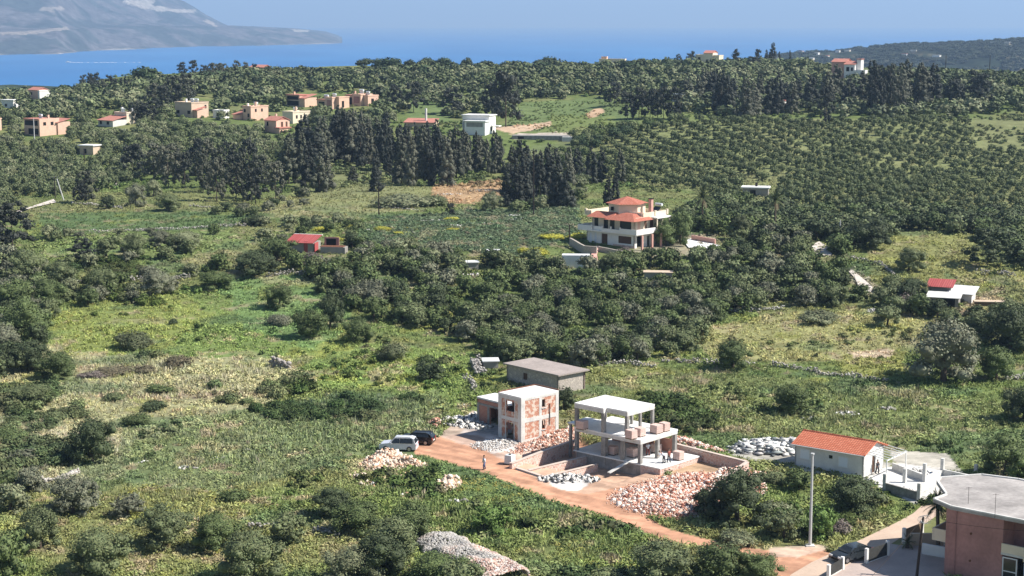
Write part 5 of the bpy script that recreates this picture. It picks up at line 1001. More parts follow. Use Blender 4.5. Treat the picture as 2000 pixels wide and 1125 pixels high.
# ------------------------------------------------------------------ people
def person(loc_, rz, label, shirt, trousers, pose='stand', H_=1.75):
    k = H_/1.75; bl = 0 if pose != 'bend' else 1
    hip_z = .93; lean = .75*bl
    J = {'pelvis': ((0, 0, hip_z), .145), 'chest': ((.02+.36*bl, 0, 1.30-.16*bl), .155), 'neck': ((.03+.48*bl, 0, 1.50-.22*bl), .06), 'head0': ((.04+.55*bl, 0, 1.60-.26*bl), .085), 'head1': ((.05+.62*bl, 0, 1.70-.32*bl), .085)}
    for s, n_ in ((-1, 'l'), (1, 'r')):
        st = .16*s if pose == 'stand' else .1*s
        J['hip'+n_] = ((0, .09*s, hip_z-.06), .09); J['knee'+n_] = ((st*.7+.04, .10*s, .5), .062); J['ank'+n_] = ((st*.9-.03, .11*s, .09), .042); J['toe'+n_] = ((st*.9+.14, .12*s, .04), .035)
        cx, cz = J['chest'][0][0], J['chest'][0][2]
        J['sho'+n_] = ((cx+.02, .19*s, cz+.12), .062)
        e = (cx+.06, .27*s, cz-.18) if s < 0 or pose == 'stand' else (cx+.2, .28*s, cz-.1)
        hnd = (e[0]+.10, .26*s, e[2]-.24) if pose == 'stand' else (e[0]+.28, .2*s, e[2]-.18)
        J['elb'+n_] = (e, .045); J['wri'+n_] = (hnd, .03); J['fin'+n_] = ((hnd[0]+.03, hnd[1], hnd[2]-.09), .026)
    E = [('pelvis', 'chest'), ('chest', 'neck'), ('neck', 'head0'), ('head0', 'head1')]
    for n_ in 'lr': E += [('pelvis', 'hip'+n_), ('hip'+n_, 'knee'+n_), ('knee'+n_, 'ank'+n_), ('ank'+n_, 'toe'+n_), ('chest', 'sho'+n_), ('sho'+n_, 'elb'+n_), ('elb'+n_, 'wri'+n_), ('wri'+n_, 'fin'+n_)]
    names = list(J); me = bpy.data.meshes.new('person'); me.from_pydata([tuple(c*k for c in J[n_][0]) for n_ in names], [(names.index(a), names.index(b2)) for a, b2 in E], [])
    me.materials.append(M['skin']); t = bpy.data.objects.new('person', me); COL.objects.link(t); t.location = loc_; t.rotation_euler = (0, 0, rz); tag(t, label, 'person')
    md = t.modifiers.new('skin', 'SKIN'); sv = me.skin_vertices[0].data
    for i, n_ in enumerate(names): sv[i].radius = (J[n_][1]*k, J[n_][1]*k*(1.1 if n_ in ('chest', 'pelvis') else 1)); sv[i].use_root = (n_ == 'pelvis')
    t.modifiers.new('ss', 'SUBSURF').levels = 2; t.modifiers['ss'].render_levels = 2
    def J_(n_): return Vector(J[n_][0])*k
    b = MB(); b.tube([J_('pelvis')+Vector((0, 0, -.06)), (J_('pelvis')+J_('chest'))/2, J_('chest'), J_('chest').lerp(J_('neck'), .7)], [.175*k, .17*k, .185*k, .10*k], 12)
    b.obj('shirt', shirt, t, smooth=True)
    for n_ in 'lr':
        MB().tube([J_('sho'+n_), J_('elb'+n_)], [.082*k, .066*k], 9).obj('sleeve', shirt, t, smooth=True)
        MB().tube([J_('hip'+n_)+Vector((0, 0, .12)), J_('knee'+n_), J_('ank'+n_)], [.125*k, .09*k, .07*k], 10).obj('trouser_leg', trousers, t, smooth=True)
        MB().sphere(J_('ank'+n_).lerp(J_('toe'+n_), .6), .075*k, 8, 5, (1.7, .75, .7)).obj('shoe', 'dark', t, smooth=True)
    MB().sphere(J_('head1')+Vector((-.015, 0, .035)), .105*k, 10, 6, (1, .9, .85)).obj('hair', 'hair', t, smooth=True)
    MB().sphere(J_('head0')+Vector((.095, 0, .03)), .022*k, 6, 4).obj('nose', 'skin', t)
    return t
person(at(946, 919), R(200), 'person in a pale shirt and blue trousers standing on the orange dirt track', 'cloth_white', 'cloth_blue')
person(at_z(1297, 905, POD), R(150), 'worker in pale clothes bending over on the frame house podium', 'cloth_white', 'cloth_dark', 'bend')
person(at_z(1306, 903, POD), R(-30), 'worker in a red brown shirt standing behind the bending one', 'cloth_red', 'cloth_dark', 'stand', 1.7)
person(at_z(1265, 889, POD), R(-60), 'worker in a white shirt under the slab of the frame house', 'cloth_white', 'cloth_red', 'stand', 1.7)
person(frame_loc(at_z(1713, 926, .15), 0, 0, 0, .17), R(-50), 'person in dark clothes at the bungalow door', 'cloth_dark', 'cloth_dark', 'stand', 1.7)
# ------------------------------------------------------------------ poles and wires
def pole(px, py, hgt, rad, m, label, name='utility_pole', arms=(), lean=(0, 0), cat='pole', p=None):
    p = p or at(px, py); r_ = root(name, p, 0, label, cat); tp = Vector((lean[0], lean[1], hgt)); MB().tube([(0, 0, -.3), tp], [rad, rad*.68], 8).obj('shaft', m, r_)
    for (z, w_, rz_) in arms:
        c_, s_2 = math.cos(rz_), math.sin(rz_); MB().box(-w_, w_, -.06, .06, z-.06, z+.06).obj('cross_arm', m, r_, (0, -rad-.02, 0), rz_)
        for x in (-w_*.9, 0, w_*.9): MB().tube([(x*c_, x*s_2-rad-.02, z+.06), (x*c_, x*s_2-rad-.02, z+.24)], .045, 6).obj('insulator', 'tank', r_)
    return r_
lp = pole(1582, 1066, 9.6, .17, 'pole', 'tall pale metal pole standing alone at the road junction', 'lamp_pole', p=at_z(1582, 1066, 0)); MB().box(-.45, .45, -.4, .4, -.1, .1).obj('base_block', 'concrete_pale', lp); MB().tube([(0, 0, 9.6), (0, 0, 9.75)], .2, 8).obj('cap', 'pole', lp)
up = pole(1790, 1122, 5.9, .15, 'darkpole', 'dark wooden utility pole with coiled cable in front of the pink building', p=at_z(1790, 1128, 0), lean=(.55, .5))
b = MB()
for k in range(4): b.tube([(.55+.16*(k-1.5)+(.34+.04*k)*math.cos(t_), .2, 5.75+(.34+.03*k)*math.sin(t_)) for t_ in np.linspace(0, 6.283, 15)], .022, 4, cap=False)
b.obj('cable_coil', 'pole', up)
def wire(a, c, sag, label, r_=.018, n_=16):
    P = [a.lerp(c, i/n_)-Vector((0, 0, sag*4*(i/n_)*(1-i/n_))) for i in range(n_+1)]; o_ = P[0]; tag(MB().tube([p-o_ for p in P], r_, 4, cap=False).obj('cable', 'darkpole', None, o_), label, 'cable')
ptop = up.location+Vector((.55, .5, 5.8)); wire(ptop, at_z(2060, 1040, 6.2), .25, 'thin cable from the dark utility pole across the pink wall'); wire(ptop, at_z(1650, 1180, 6.0), .2, 'thin cable leaving the utility pole towards the camera')
for (px, py, hpx, lab, ln) in ((108, 389, 46, 'dark upright pole at the corner of the left farm track', (0, 0)), (125, 391, 42, 'pale pole leaning left beside the track corner', (-1.6, 0)), (165, 318, 26, 'thin pole in the left olive grove', (0, 0)), (68, 290, 58, 'thin pale pole in front of the far left loggia house', (0, 0)), (533, 306, 28, 'thin pole below the gabled salmon house', (0, 0)), (1042, 420, 130, 'tall thin pole left of the villa among the conifers', (0, 0)), (740, 424, 60, 'thin pole in the middle of the tan meadow', (0, 0)), (1932, 152, 44, 'thin mast on the right skyline', (0, 0)), (1847, 132, 30, 'thin far mast left of the skyline mast', (0, 0)), (1112, 478, 40, 'thin pole left of the villa garden wall', (0, 0)), (1640, 470, 40, 'thin dark pole in the trees behind the pale lane', (0, 0))):
    p = at(px, py); pole(px, py, hpx*p.y/FPX, .13+p.y*.0001, 'darkpole' if 'pale' not in lab else 'pole', lab, lean=ln, arms=(((hpx*p.y/FPX)-.5, .9, 0),) if 'upright' in lab or 'villa among' in lab else ())
# ------------------------------------------------------------------ trees and shrubs
PALT = {'olive': (.088, .104, .054), 'olive2': (.125, .135, .085), 'dark': (.040, .052, .027), 'green': (.062, .082, .034), 'fresh': (.080, .125, .036), 'grey': (.100, .104, .078), 'brown': (.095, .082, .058), 'con': (.030, .034, .026), 'con_lit_tone': (.080, .082, .056), 'con2': (.056, .060, .040), 'pinegreen': (.036, .054, .026), 'far': (.078, .094, .050), 'fardark': (.040, .050, .028), 'spiky': (.070, .080, .045), 'violet': (.115, .095, .095), 'yellow': (.27, .26, .045)}  # palest conifer tone: sunlit sides put into the colour of some trees
for k_ in PALT: PALT[k_] = tuple(c*q*(1.45 if 'con' not in k_ else 1.2) for c, q in zip(PALT[k_], (1.0, 1.0, .86) if 'con' not in k_ else (1, 1, 1)))
LOD = {0: ('round', 1300, .052), 1: ('round', 520, .085)}
_lib = {}
def templ(kind, lod, var):
    k = (kind, lod, var)
    if k not in _lib:
        sd = 1000*lod+10*var+len(kind)
        if kind == 'round': _lib[k] = crown(sd, 'round', (1700, 700, 130, 5200)[lod], (.050, .078, .17, .027)[lod])
        elif kind == 'shrub': _lib[k] = crown(sd+3, 'shrub', (1200, 420, 90, 2600)[lod], (.058, .095, .2, .038)[lod])
        elif kind == 'conifer': _lib[k] = crown(sd+5, 'conifer', (1500, 900, 260)[lod], (.030, .036, .06)[lod])
        elif kind == 'cypress': _lib[k] = crown(sd+6, 'cypress', (700, 500, 150)[lod], (.022, .026, .04)[lod])
        elif kind == 'pine': _lib[k] = crown(sd+7, 'pine', (1700, 1000, 300)[lod], (.038, .048, .085)[lod])
    return _lib[k]
_me = {}
def cmesh(kind, lod, var, colr):
    k = (kind, lod, var, colr)
    if k not in _me:
        V, Fs, T = templ(kind, lod, var); _me[k] = npmesh('crown', V, [f for f in Fs], np.clip(T*np.array(PALT[colr]), .004, 1), 'leaf')
    return _me[k]
def trunk_mesh():
    b = MB(); g = random.Random(3); b.tube([(0, 0, -.06), (.01, 0, .12), (.02, .01, .26), (.0, .02, .45)], [.042, .032, .027, .016], 7)
    for a in range(4):
        t_ = a*1.6; b.tube([(.015, .01, .17+.04*a), (.015+.12*math.cos(t_), .12*math.sin(t_), .33+.03*a), (.2*math.cos(t_), .2*math.sin(t_), .46)], [.02, .014, .006], 5)
    me = bpy.data.meshes.new('trunk'); me.from_pydata(b.v, [], b.f); me.materials.append(M['bark']); me.shade_smooth(); return me
TRUNK = trunk_mesh()
b = MB(); b.tube([(0, 0, -.02), (.004, 0, .4), (0, .003, .92)], [.014, .009, .002], 7); CTRUNK = bpy.data.meshes.new('trunk'); CTRUNK.from_pydata(b.v, [], b.f); CTRUNK.materials.append(M['bark'])
NVAR = {'round': 6, 'shrub': 5, 'conifer': 6, 'cypress': 3, 'pine': 4}
def tree(kind, x, y, wd, ht, colr, name, label, cat, group=None, lod=0, trunk=True, tz=None):
    z = Z(x, y) if tz is None else tz
    me = cmesh(kind, lod, int(rng.integers(NVAR[kind])), colr); rz = rng.random()*6.28
    if kind in ('conifer', 'pine', 'cypress'): u = {'conifer': .52, 'pine': .86, 'cypress': .26}[kind]; s = (wd/u, wd/u, ht)
    else: s = (wd, wd, ht/.80)
    if trunk:
        r_ = root(name, (x, y, z), rz, label, cat, group); c = link('crown', me, r_); c.scale = s
        t_ = link('trunk', CTRUNK if kind in ('conifer', 'cypress', 'pine') else TRUNK, r_); t_.scale = (s[2]*.9, s[2]*.9, s[2]) if kind in ('conifer', 'pine', 'cypress') else (s[0], s[0], s[2])
        pass
        return r_
    o2 = link(name, me); o2.location = (x, y, z-.05*ht); o2.rotation_euler = (0, 0, rz); o2.scale = s; return tag(o2, label, cat, group)
def ptree(kind, px, py, wpx, hpx, colr, name, label, cat='tree', group=None, lod=0, trunk=None):
    p = at(px, py); k = p.y/FPX; f_ = 1.17 if kind in ('round', 'shrub') and py > 400 else 1.0; lod = 3 if lod == 0 and kind in ('round', 'shrub') and wpx*k > 4.5 else lod; return tree(kind, p.x, p.y, wpx*k*f_, hpx*k*1.02*f_, colr, name, label, cat, group, lod, kind != 'shrub' if trunk is None else trunk)

LMK = [(1225, 440, 'the villa'), (1124, 512, 'the white container'), (1065, 735, 'the old grey shed'), (592, 478, 'the red sheet shed'), (1850, 582, 'the farm sheds'), (1480, 376, 'the orchard hut'), (932, 242, 'the boxy white house'), (550, 240, 'the gabled salmon house'), (378, 210, 'the grey sided house'), (85, 246, 'the loggia house'), (218, 232, 'the low red tiled house'), (1385, 112, 'the beige skyline house'), (1652, 136, 'the white skyline house'), (1840, 690, 'the huge grey olive'), (1010, 810, 'the brick house'), (910, 380, 'the orange soil patch'), (1120, 230, 'the bright meadow'), (25, 440, 'the huge black tree'), (645, 200, 'the terraced houses'), (820, 240, 'the low red roof'), (1605, 488, 'the pale lane'), (170, 296, 'the stone hut'), (1195, 124, 'the long pale skyline house'), (505, 138, 'the salmon skyline house'), (1613, 240, 'the odd layered conifer'), (70, 402, 'the left farm track'), (740, 395, 'the tan meadow'), (300, 434, 'the dark green field'), (1920, 265, 'the bare right slope'), (1283, 548, 'the buried flat hut'), (1460, 611, 'the bright stone wall'), (1800, 480, 'the yellow green field'), (80, 184, 'the shore house')]
def where(px, py):
    best = min(LMK, key=lambda l: (l[0]-px)**2+((l[1]-py)*1.6)**2); dx, dy = px-best[0], py-best[1]; d = math.hypot(dx, dy)
    h_ = '' if abs(dx) < .4*abs(dy) else ('left' if dx < 0 else 'right'); v_ = '' if abs(dy) < .4*abs(dx) else ('above' if dy < 0 else 'below')
    q = (v_+' '+h_).strip() if v_ and h_ else (v_ or h_); q = {'above': 'above', 'below': 'below', 'left': 'left of', 'right': 'right of', 'above left': 'above left of', 'above right': 'above right of', 'below left': 'below left of', 'below right': 'below right of'}[q or 'above']
    return ('just ' if d < 45 else 'well ' if d > 130 else '')+q+' '+best[2]
CW = {'olive': 'olive green', 'olive2': 'pale olive', 'dark': 'dark green', 'green': 'mid green', 'grey': 'grey green', 'far': 'olive green', 'fardark': 'dark green', 'pinegreen': 'deep green', 'con': 'blackish', 'con2': 'charcoal green', 'con_lit_tone': 'greyish lit-toned', 'brown': 'brown', 'spiky': 'dull green', 'yellow': 'yellow', 'fresh': 'fresh green', 'violet': 'violet grey'}
def describe(kind, colr, wd, lo, hi, px, py):
    k = (wd-lo)/max(hi-lo, .01); return ('small ' if k < .25 else 'large ' if k > .75 else '')+CW[colr]+' '+kind+' '+where(px, py)
# --- single trees and shrubs one can point at
for a in [
 ('round', 178, 905, 100, 96, 'dark', 'broadleaf_tree', 'big dark green tree with yellowish top in the pale scrub at lower left'),
 ('round', 78, 1072, 92, 84, 'olive', 'olive_tree', 'round olive bush second from the left edge near the bottom'),
 ('round', 192, 1120, 126, 96, 'olive', 'olive_tree', 'wide olive bush casting a black shadow at the bottom left'),
 ('round', 325, 1068, 120, 86, 'olive', 'olive_tree', 'olive bush between the wide bottom left one and the pink stone wall'),
 ('round', 425, 1075, 104, 74, 'green', 'olive_tree', 'dark olive bush just right of the short pink stone wall'),
 ('round', 492, 1135, 130, 104, 'olive', 'olive_tree', 'leafy olive bush at the bottom edge left of the partly covered wall'),
 ('round', 12, 1120, 92, 92, 'green', 'olive_tree', 'green olive bush cut by the bottom left corner'),
 ('round', 142, 1003, 108, 78, 'grey', 'olive_tree', 'grey olive bush behind the pale outcrop wall at lower left'),
 ('shrub', 40, 905, 120, 40, 'grey', 'shrub', 'grey shrub mass at the left edge under the pale scrub'),
 ('shrub', 262, 680, 84, 52, 'spiky', 'shrub', 'lone spiky dark shrub in the yellow green meadow at left'),
 ('shrub', 768, 705, 64, 56, 'spiky', 'shrub', 'rounded thin leaved shrub alone in the bright central meadow'),
 ('round', 700, 668, 60, 50, 'green', 'broadleaf_tree', 'small green umbrella shaped tree just left of the lone meadow shrub'),
 ('round', 545, 602, 60, 48, 'green', 'broadleaf_tree', 'dark green rounded tree above the little grey bush in the meadow'),
 ('shrub', 545, 636, 56, 34, 'grey', 'shrub', 'little grey bush below the dark rounded tree'),
 ('round', 606, 660, 80, 56, 'green', 'broadleaf_tree', 'low branched tree left of the umbrella shaped tree'), ('round', 645, 640, 56, 66, 'dark', 'broadleaf_tree', 'upright dark tree behind the low branched tree'),
 ('pine', 160, 514, 66, 50, 'con', 'evergreen_tree', 'black round evergreen standing in the upper left field'),
 ('round', 262, 505, 52, 50, 'olive', 'olive_tree', 'olive tree right of the black round evergreen'), ('round', 312, 484, 44, 34, 'grey', 'olive_tree', 'grey olive tree behind in the upper left field'), ('round', 362, 488, 62, 38, 'olive2', 'olive_tree', 'wide greyish olive tree in the upper left field'),
 ('round', 208, 500, 40, 36, 'olive', 'olive_tree', 'smaller olive tree touching the black round evergreen'),
 ('round', 502, 536, 92, 48, 'dark', 'broadleaf_tree', 'wide dark tree on the meadow edge left of the red sheet shed'), ('round', 540, 508, 80, 46, 'green', 'broadleaf_tree', 'dark green tree hiding the left end of the red sheet shed'),
 ('shrub', 500, 440, 54, 34, 'dark', 'shrub', 'black shrub at the right end of the long pale wall'), ('round', 420, 566, 72, 36, 'green', 'broadleaf_tree', 'squat green tree right of the broken wall in the upper left meadow'),
 ('round', 196, 578, 66, 60, 'olive', 'olive_tree', 'olive tree standing in front of the broken wall, left end'), ('round', 308, 576, 70, 50, 'grey', 'olive_tree', 'grey olive tree in front of the broken wall, middle'),
 ('round', 172, 597, 44, 34, 'green', 'broadleaf_tree', 'small green tree below the broken wall'),
 ('shrub', 338, 634, 18, 18, 'dark', 'shrub', 'tiny upright dark bush in the meadow'), ('shrub', 350, 716, 54, 34, 'brown', 'shrub', 'brown half dead bush in the pale scrub'),
 ('round', 840, 745, 58, 40, 'dark', 'broadleaf_tree', 'nearly black bush left of the ruined stone stack'), ('shrub', 836, 706, 36, 20, 'green', 'shrub', 'small green bush above the nearly black one'),
 ('round', 1432, 722, 82, 58, 'green', 'broadleaf_tree', 'green tree on the long dry stone wall right of centre'), ('round', 1546, 808, 82, 58, 'green', 'broadleaf_tree', 'dark green bush alone on the scrub slope above the bungalow'),
 ('round', 1842, 744, 152, 122, 'grey', 'olive_tree', 'very large grey olive tree on the right slope'), ('round', 1946, 742, 84, 66, 'green', 'broadleaf_tree', 'green bush just right of the very large grey olive'), ('round', 1975, 684, 116, 88, 'dark', 'broadleaf_tree', 'large dark tree at the right edge above the green bush'),
 ('round', 1440, 1022, 136, 104, 'dark', 'broadleaf_tree', 'big dark spreading bush in front of the brick rubble'), ('round', 1668, 1006, 112, 76, 'dark', 'broadleaf_tree', 'dense dark green bush beside the bungalow terrace'),
 ('round', 1605, 1052, 66, 70, 'fresh', 'broadleaf_tree', 'bright green bush right beside the tall pale pole'), ('shrub', 1512, 1010, 70, 50, 'olive2', 'shrub', 'greyish shrub between the big dark bush and the pole'), ('round', 1530, 1052, 80, 60, 'olive', 'broadleaf_tree', 'olive green bush left of the pole foot'),
 ('shrub', 1440, 1062, 90, 44, 'olive2', 'shrub', 'low grey green shrub below the big dark bush'), ('shrub', 1640, 1040, 60, 38, 'violet', 'shrub', 'bare brownish violet shrub near the road edge'), ('round', 1560, 958, 60, 44, 'green', 'shrub', 'weedy green shrub behind the pole in shade of the bungalow'), ('shrub', 1505, 945, 60, 40, 'olive', 'shrub', 'weedy shrub beside the spilled pink rubble'),
 ('shrub', 1700, 985, 80, 40, 'spiky', 'shrub', 'dry tinted shrub under the dark terrace wall'),
 ('round', 962, 1042, 84, 58, 'fresh', 'broadleaf_tree', 'bright green bush alone below the dirt track'), ('shrub', 456, 980, 58, 40, 'green', 'shrub', 'small dark green shrub in the grass at lower left'),
 ('round', 702, 1042, 112, 64, 'green', 'broadleaf_tree', 'dark bush mass behind the bottom group left of the mound'), ('round', 762, 1096, 124, 86, 'olive', 'olive_tree', 'olive bush touching the left end of the stone mound'), ('round', 858, 1140, 130, 60, 'green', 'broadleaf_tree', 'green bush at the bottom in front of the stone mound'),
 ('round', 690, 1140, 116, 76, 'olive2', 'olive_tree', 'pale olive bush at the bottom edge left of the mound'), ('shrub', 590, 1140, 60, 50, 'green', 'shrub', 'green shrub at the bottom edge beside the leafy olive bush'),
 ('round', 1290, 1140, 150, 84, 'olive', 'broadleaf_tree', 'dark leafy bush at the bottom edge below the dirt track'), ('round', 1400, 1142, 130, 84, 'green', 'broadleaf_tree', 'green bush at the bottom edge right of the dark leafy one'), ('round', 1485, 1140, 96, 60, 'green', 'broadleaf_tree', 'green bush at the bottom where track meets road'), ('shrub', 1180, 1135, 70, 36, 'olive', 'shrub', 'small grassy shrub at the bottom edge left of the dark leafy bush'),
 ('round', 1962, 930, 110, 80, 'green', 'broadleaf_tree', 'dark bush behind the flat grey roof at the right edge'), ('round', 2000, 820, 90, 70, 'dark', 'broadleaf_tree', 'dark bush cut by the right edge halfway down'),
 ('round', 1100, 800, 44, 46, 'dark', 'broadleaf_tree', 'dark bush between the brick house and the old shed'), ('round', 1330, 478, 56, 64, 'green', 'broadleaf_tree', 'bushy pine hiding the right corner of the villa'), ('round', 1300, 480, 60, 50, 'green', 'broadleaf_tree', 'green tree against the villa porch'), ('shrub', 1264, 500, 26, 20, 'fresh', 'shrub', 'bright green bush under the villa porch'),
 ('round', 1196, 530, 52, 40, 'olive', 'olive_tree', 'round olive tree in front of the villa steps'), ('shrub', 1222, 498, 30, 20, 'violet', 'shrub', 'dry purplish shrub at the villa base'),
 ('round', 1450, 470, 50, 50, 'spiky', 'broadleaf_tree', 'tan tinted tree right of the villa drive'), ('shrub', 1600, 628, 90, 36, 'olive2', 'shrub', 'pale olive scrub at the lower edge of the right grove'), ('shrub', 1770, 600, 60, 44, 'violet', 'shrub', 'grey violet leafless shrub left of the farm sheds'), ('round', 1780, 585, 62, 46, 'dark', 'broadleaf_tree', 'dark tree touching the red lean-to'),
 ('shrub', 610, 520, 60, 40, 'violet', 'shrub', 'bare grey brown tree below the red sheet shed'), ('round', 688, 486, 34, 34, 'dark', 'broadleaf_tree', 'dark tree right of the roofless pen'),
 ('round', 660, 542, 40, 44, 'green', 'broadleaf_tree', 'small tree with a visible stem on tan ground below the sheds'), ('pine', 1928, 520, 104, 76, 'dark', 'evergreen_tree', 'large dark tree above the farm at the right'), ('round', 1775, 530, 62, 46, 'olive', 'olive_tree', 'olive tree standing free in the yellow green field'), ('round', 1700, 486, 96, 60, 'dark', 'broadleaf_tree', 'large dark rounded tree above the pale lane'),
 ('round', 265, 404, 42, 46, 'grey', 'olive_tree', 'pale round olive at the foot of the left conifers'), ('round', 300, 384, 40, 36, 'olive2', 'olive_tree', 'pale round olive right of the first one under the conifers'), ('round', 330, 412, 50, 36, 'olive', 'olive_tree', 'olive tree on the edge of the dark green field'), ('round', 208, 408, 30, 28, 'dark', 'broadleaf_tree', 'small dark tree left of the pale olives'),
 ('shrub', 785, 403, 118, 38, 'olive2', 'hedge', 'long clipped looking grey green hedge bush in the tan meadow'), ('shrub', 850, 402, 60, 34, 'olive', 'hedge', 'right end bush of the long hedge in the tan meadow'), ('pine', 880, 420, 26, 24, 'con', 'evergreen_tree', 'small black tree at the lower edge of the orange soil patch'), ('round', 962, 413, 44, 38, 'olive2', 'olive_tree', 'pale olive tree right of the orange soil patch'), ('shrub', 832, 424, 18, 12, 'dark', 'shrub', 'tiny dark bush in the tan meadow'),
 ('pine', 25, 492, 110, 104, 'con', 'evergreen_tree', 'very large nearly black tree at the left edge'), ('pine', 168, 396, 54, 64, 'con2', 'conifer_tree', 'dark conifer right beside the left track corner'), ('round', 60, 545, 76, 60, 'olive', 'olive_tree', 'grey green tree below the nearly black one at the left edge'), ('round', 118, 565, 72, 52, 'olive', 'olive_tree', 'olive tree right of the left tree mass'),
 ('round', 30, 610, 90, 66, 'green', 'broadleaf_tree', 'green tree in the left tree mass, upper left'), ('round', 95, 600, 74, 56, 'green', 'broadleaf_tree', 'broad green tree in the left tree mass, upper right'), ('round', 50, 672, 90, 84, 'green', 'broadleaf_tree', 'tall domed tree of the left tree mass'), ('round', 5, 700, 80, 70, 'grey', 'olive_tree', 'grey tree of the left tree mass at the picture edge'), ('round', 62, 725, 84, 60, 'dark', 'broadleaf_tree', 'dark tree of the left tree mass, lower middle'), ('round', 108, 740, 84, 52, 'green', 'broadleaf_tree', 'lowest tree of the left tree mass spreading into the scrub'), ('round', 60, 790, 84, 40, 'olive', 'shrub', 'olive coloured bush under the left tree mass'),
 ('shrub', 20, 860, 90, 36, 'green', 'shrub', 'green shrub at the left edge in the pale scrub'), ('shrub', 300, 800, 60, 28, 'dark', 'shrub', 'dark shrub in the middle of the pale scrub'), ('shrub', 305, 768, 60, 24, 'green', 'shrub', 'flat green shrub in the pale scrub'), ('shrub', 225, 782, 46, 26, 'olive', 'shrub', 'olive shrub left of the flat green one'), ('shrub', 270, 828, 70, 34, 'green', 'shrub', 'green shrub right of the big lower left tree'), ('shrub', 110, 820, 60, 26, 'olive', 'shrub', 'low olive shrub left of the big lower left tree'),
 ('shrub', 220, 730, 80, 20, 'brown', 'shrub', 'brown grey shrub row at the meadow edge, left part'), ('shrub', 285, 728, 50, 22, 'brown', 'shrub', 'brown grey shrub row at the meadow edge, right part'), ('shrub', 180, 738, 50, 20, 'violet', 'shrub', 'violet grey shrub at the meadow edge')]:
    kind, px, py, w_, h_, c_, nm, lab = a; ptree(kind, px, py, w_, h_, c_, nm, lab, nm.replace('_', ' '))
for (px, py, w_, h_, c_, lab) in ((650, 1010, 90, 56, 'dark', 'dark bush at the upper left of the bottom bush mass'), (800, 1060, 110, 80, 'green', 'green bush of the bottom bush mass touching the mound top'), (742, 1132, 120, 90, 'dark', 'dark bush at the bottom edge in the middle of the bush mass'), (905, 1150, 90, 60, 'olive', 'olive bush hiding the foot of the stone mound'), (560, 1060, 80, 60, 'olive', 'olive bush behind the leafy one at the partly covered wall'), (250, 1010, 70, 46, 'grey', 'grey bush behind the row of bottom left olives'), (20, 1000, 80, 56, 'olive2', 'pale bush at the left edge above the corner bush'), (60, 960, 70, 50, 'grey', 'grey bush hiding part of the pale outcrop'), (1660, 970, 80, 44, 'green', 'green bush under the shaded bungalow slab'), (1380, 1000, 60, 50, 'dark', 'dark bush left of the big dark spreading bush')):
    ptree('round', px, py, w_, h_, c_, 'broadleaf_tree', lab, 'broadleaf tree')
# yellow bushes by the villa
for (px, py, w_, h_, lab) in ((1078, 468, 46, 18, 'yellow flowering bush left of the villa, left one'), (1128, 466, 40, 18, 'yellow flowering bush left of the villa, right one'), (1050, 500, 50, 26, 'yellow topped bush left of the white container'), (1022, 496, 24, 22, 'smaller yellow topped bush beside the wide one'), (882, 430, 30, 10, 'low yellow cushion shrub in the grey green field, upper'), (885, 450, 26, 8, 'low yellow cushion shrub in the grey green field, lower'), (748, 450, 36, 12, 'yellow shrub strip in the field right of the sheds'), (690, 448, 30, 14, 'yellow green shrub above the sheds'), (628, 452, 34, 14, 'yellow shrub just above the sheds'), (780, 458, 30, 9, 'second yellow shrub strip in the field'), (660, 472, 22, 14, 'yellow shrub between the two sheds')):
    ptree('shrub', px, py, w_, h_, 'yellow', 'flowering_shrub', lab, 'shrub')
# --- conifers
GR = 'dark conifers on the hillside'
def row(kind, n_, x0, x1, y0, y1, h0, h1, w0, w1, label, group, colr='con', name='conifer_tree', cat='conifer', lod=1):
    for i in range(n_):
        px = x0+(x1-x0)*(i+.5)/n_+random.uniform(-.4, .4)*(x1-x0)/n_; py = random.uniform(y0, y1); w_ = random.uniform(w0, w1); c_ = random.choice([colr, colr, 'con2', 'con_lit_tone'] if colr == 'con' else [colr]); ptree(kind, px, py, w_, random.uniform(h0, h1), c_, name, describe({'conifer': 'conifer', 'pine': 'ragged conifer', 'cypress': 'thin spire tree', 'round': 'rounded tree'}[kind], c_, w_, w0, w1, px, py), cat, group, lod)
L1 = 'tall narrow blackish conifer in the dense central stand'; G1 = 'conifers of the dense central stand'
row('conifer', 8, 640, 760, 296, 306, 72, 90, 26, 38, L1, G1); row('conifer', 7, 760, 868, 300, 308, 52, 68, 24, 34, L1, G1); row('conifer', 8, 868, 985, 302, 310, 36, 52, 22, 30, L1, G1); row('conifer', 11, 700, 860, 318, 336, 76, 100, 26, 40, L1, G1); row('conifer', 9, 860, 990, 322, 338, 60, 78, 24, 34, L1, G1); row('conifer', 7, 770, 905, 345, 366, 90, 116, 34, 46, L1, G1)
L2 = 'broad dark conifer left of the central stand'; G2 = 'conifers just left of the central stand'
row('conifer', 6, 590, 700, 310, 335, 84, 112, 44, 58, L2, G2); row('conifer', 5, 560, 650, 345, 378, 80, 104, 40, 54, L2, G2)
ptree('conifer', 735, 352, 26, 62, 'con', 'conifer_tree', 'slim conifer standing free below the central stand', 'conifer', lod=1); ptree('conifer', 690, 357, 26, 34, 'con2', 'conifer_tree', 'small conifer alone on the tan meadow', 'conifer', lod=1); ptree('conifer', 736, 374, 32, 50, 'con', 'conifer_tree', 'dark conifer in front of the slim free one', 'conifer', lod=1); ptree('conifer', 760, 348, 24, 40, 'con', 'conifer_tree', 'short conifer right of the slim free one', 'conifer', lod=1)
L3 = 'ragged dark conifer of the left hand wood'; G3 = 'conifers of the left hand wood'
row('pine', 7, 238, 520, 340, 352, 66, 84, 50, 64, L3, G3); row('pine', 6, 320, 525, 362, 376, 66, 92, 46, 64, L3, G3); row('pine', 5, 420, 545, 385, 400, 66, 96, 46, 60, L3, G3)
L4 = 'dark conifer of the clump left of the villa'; G4 = 'conifers of the clump left of the villa'
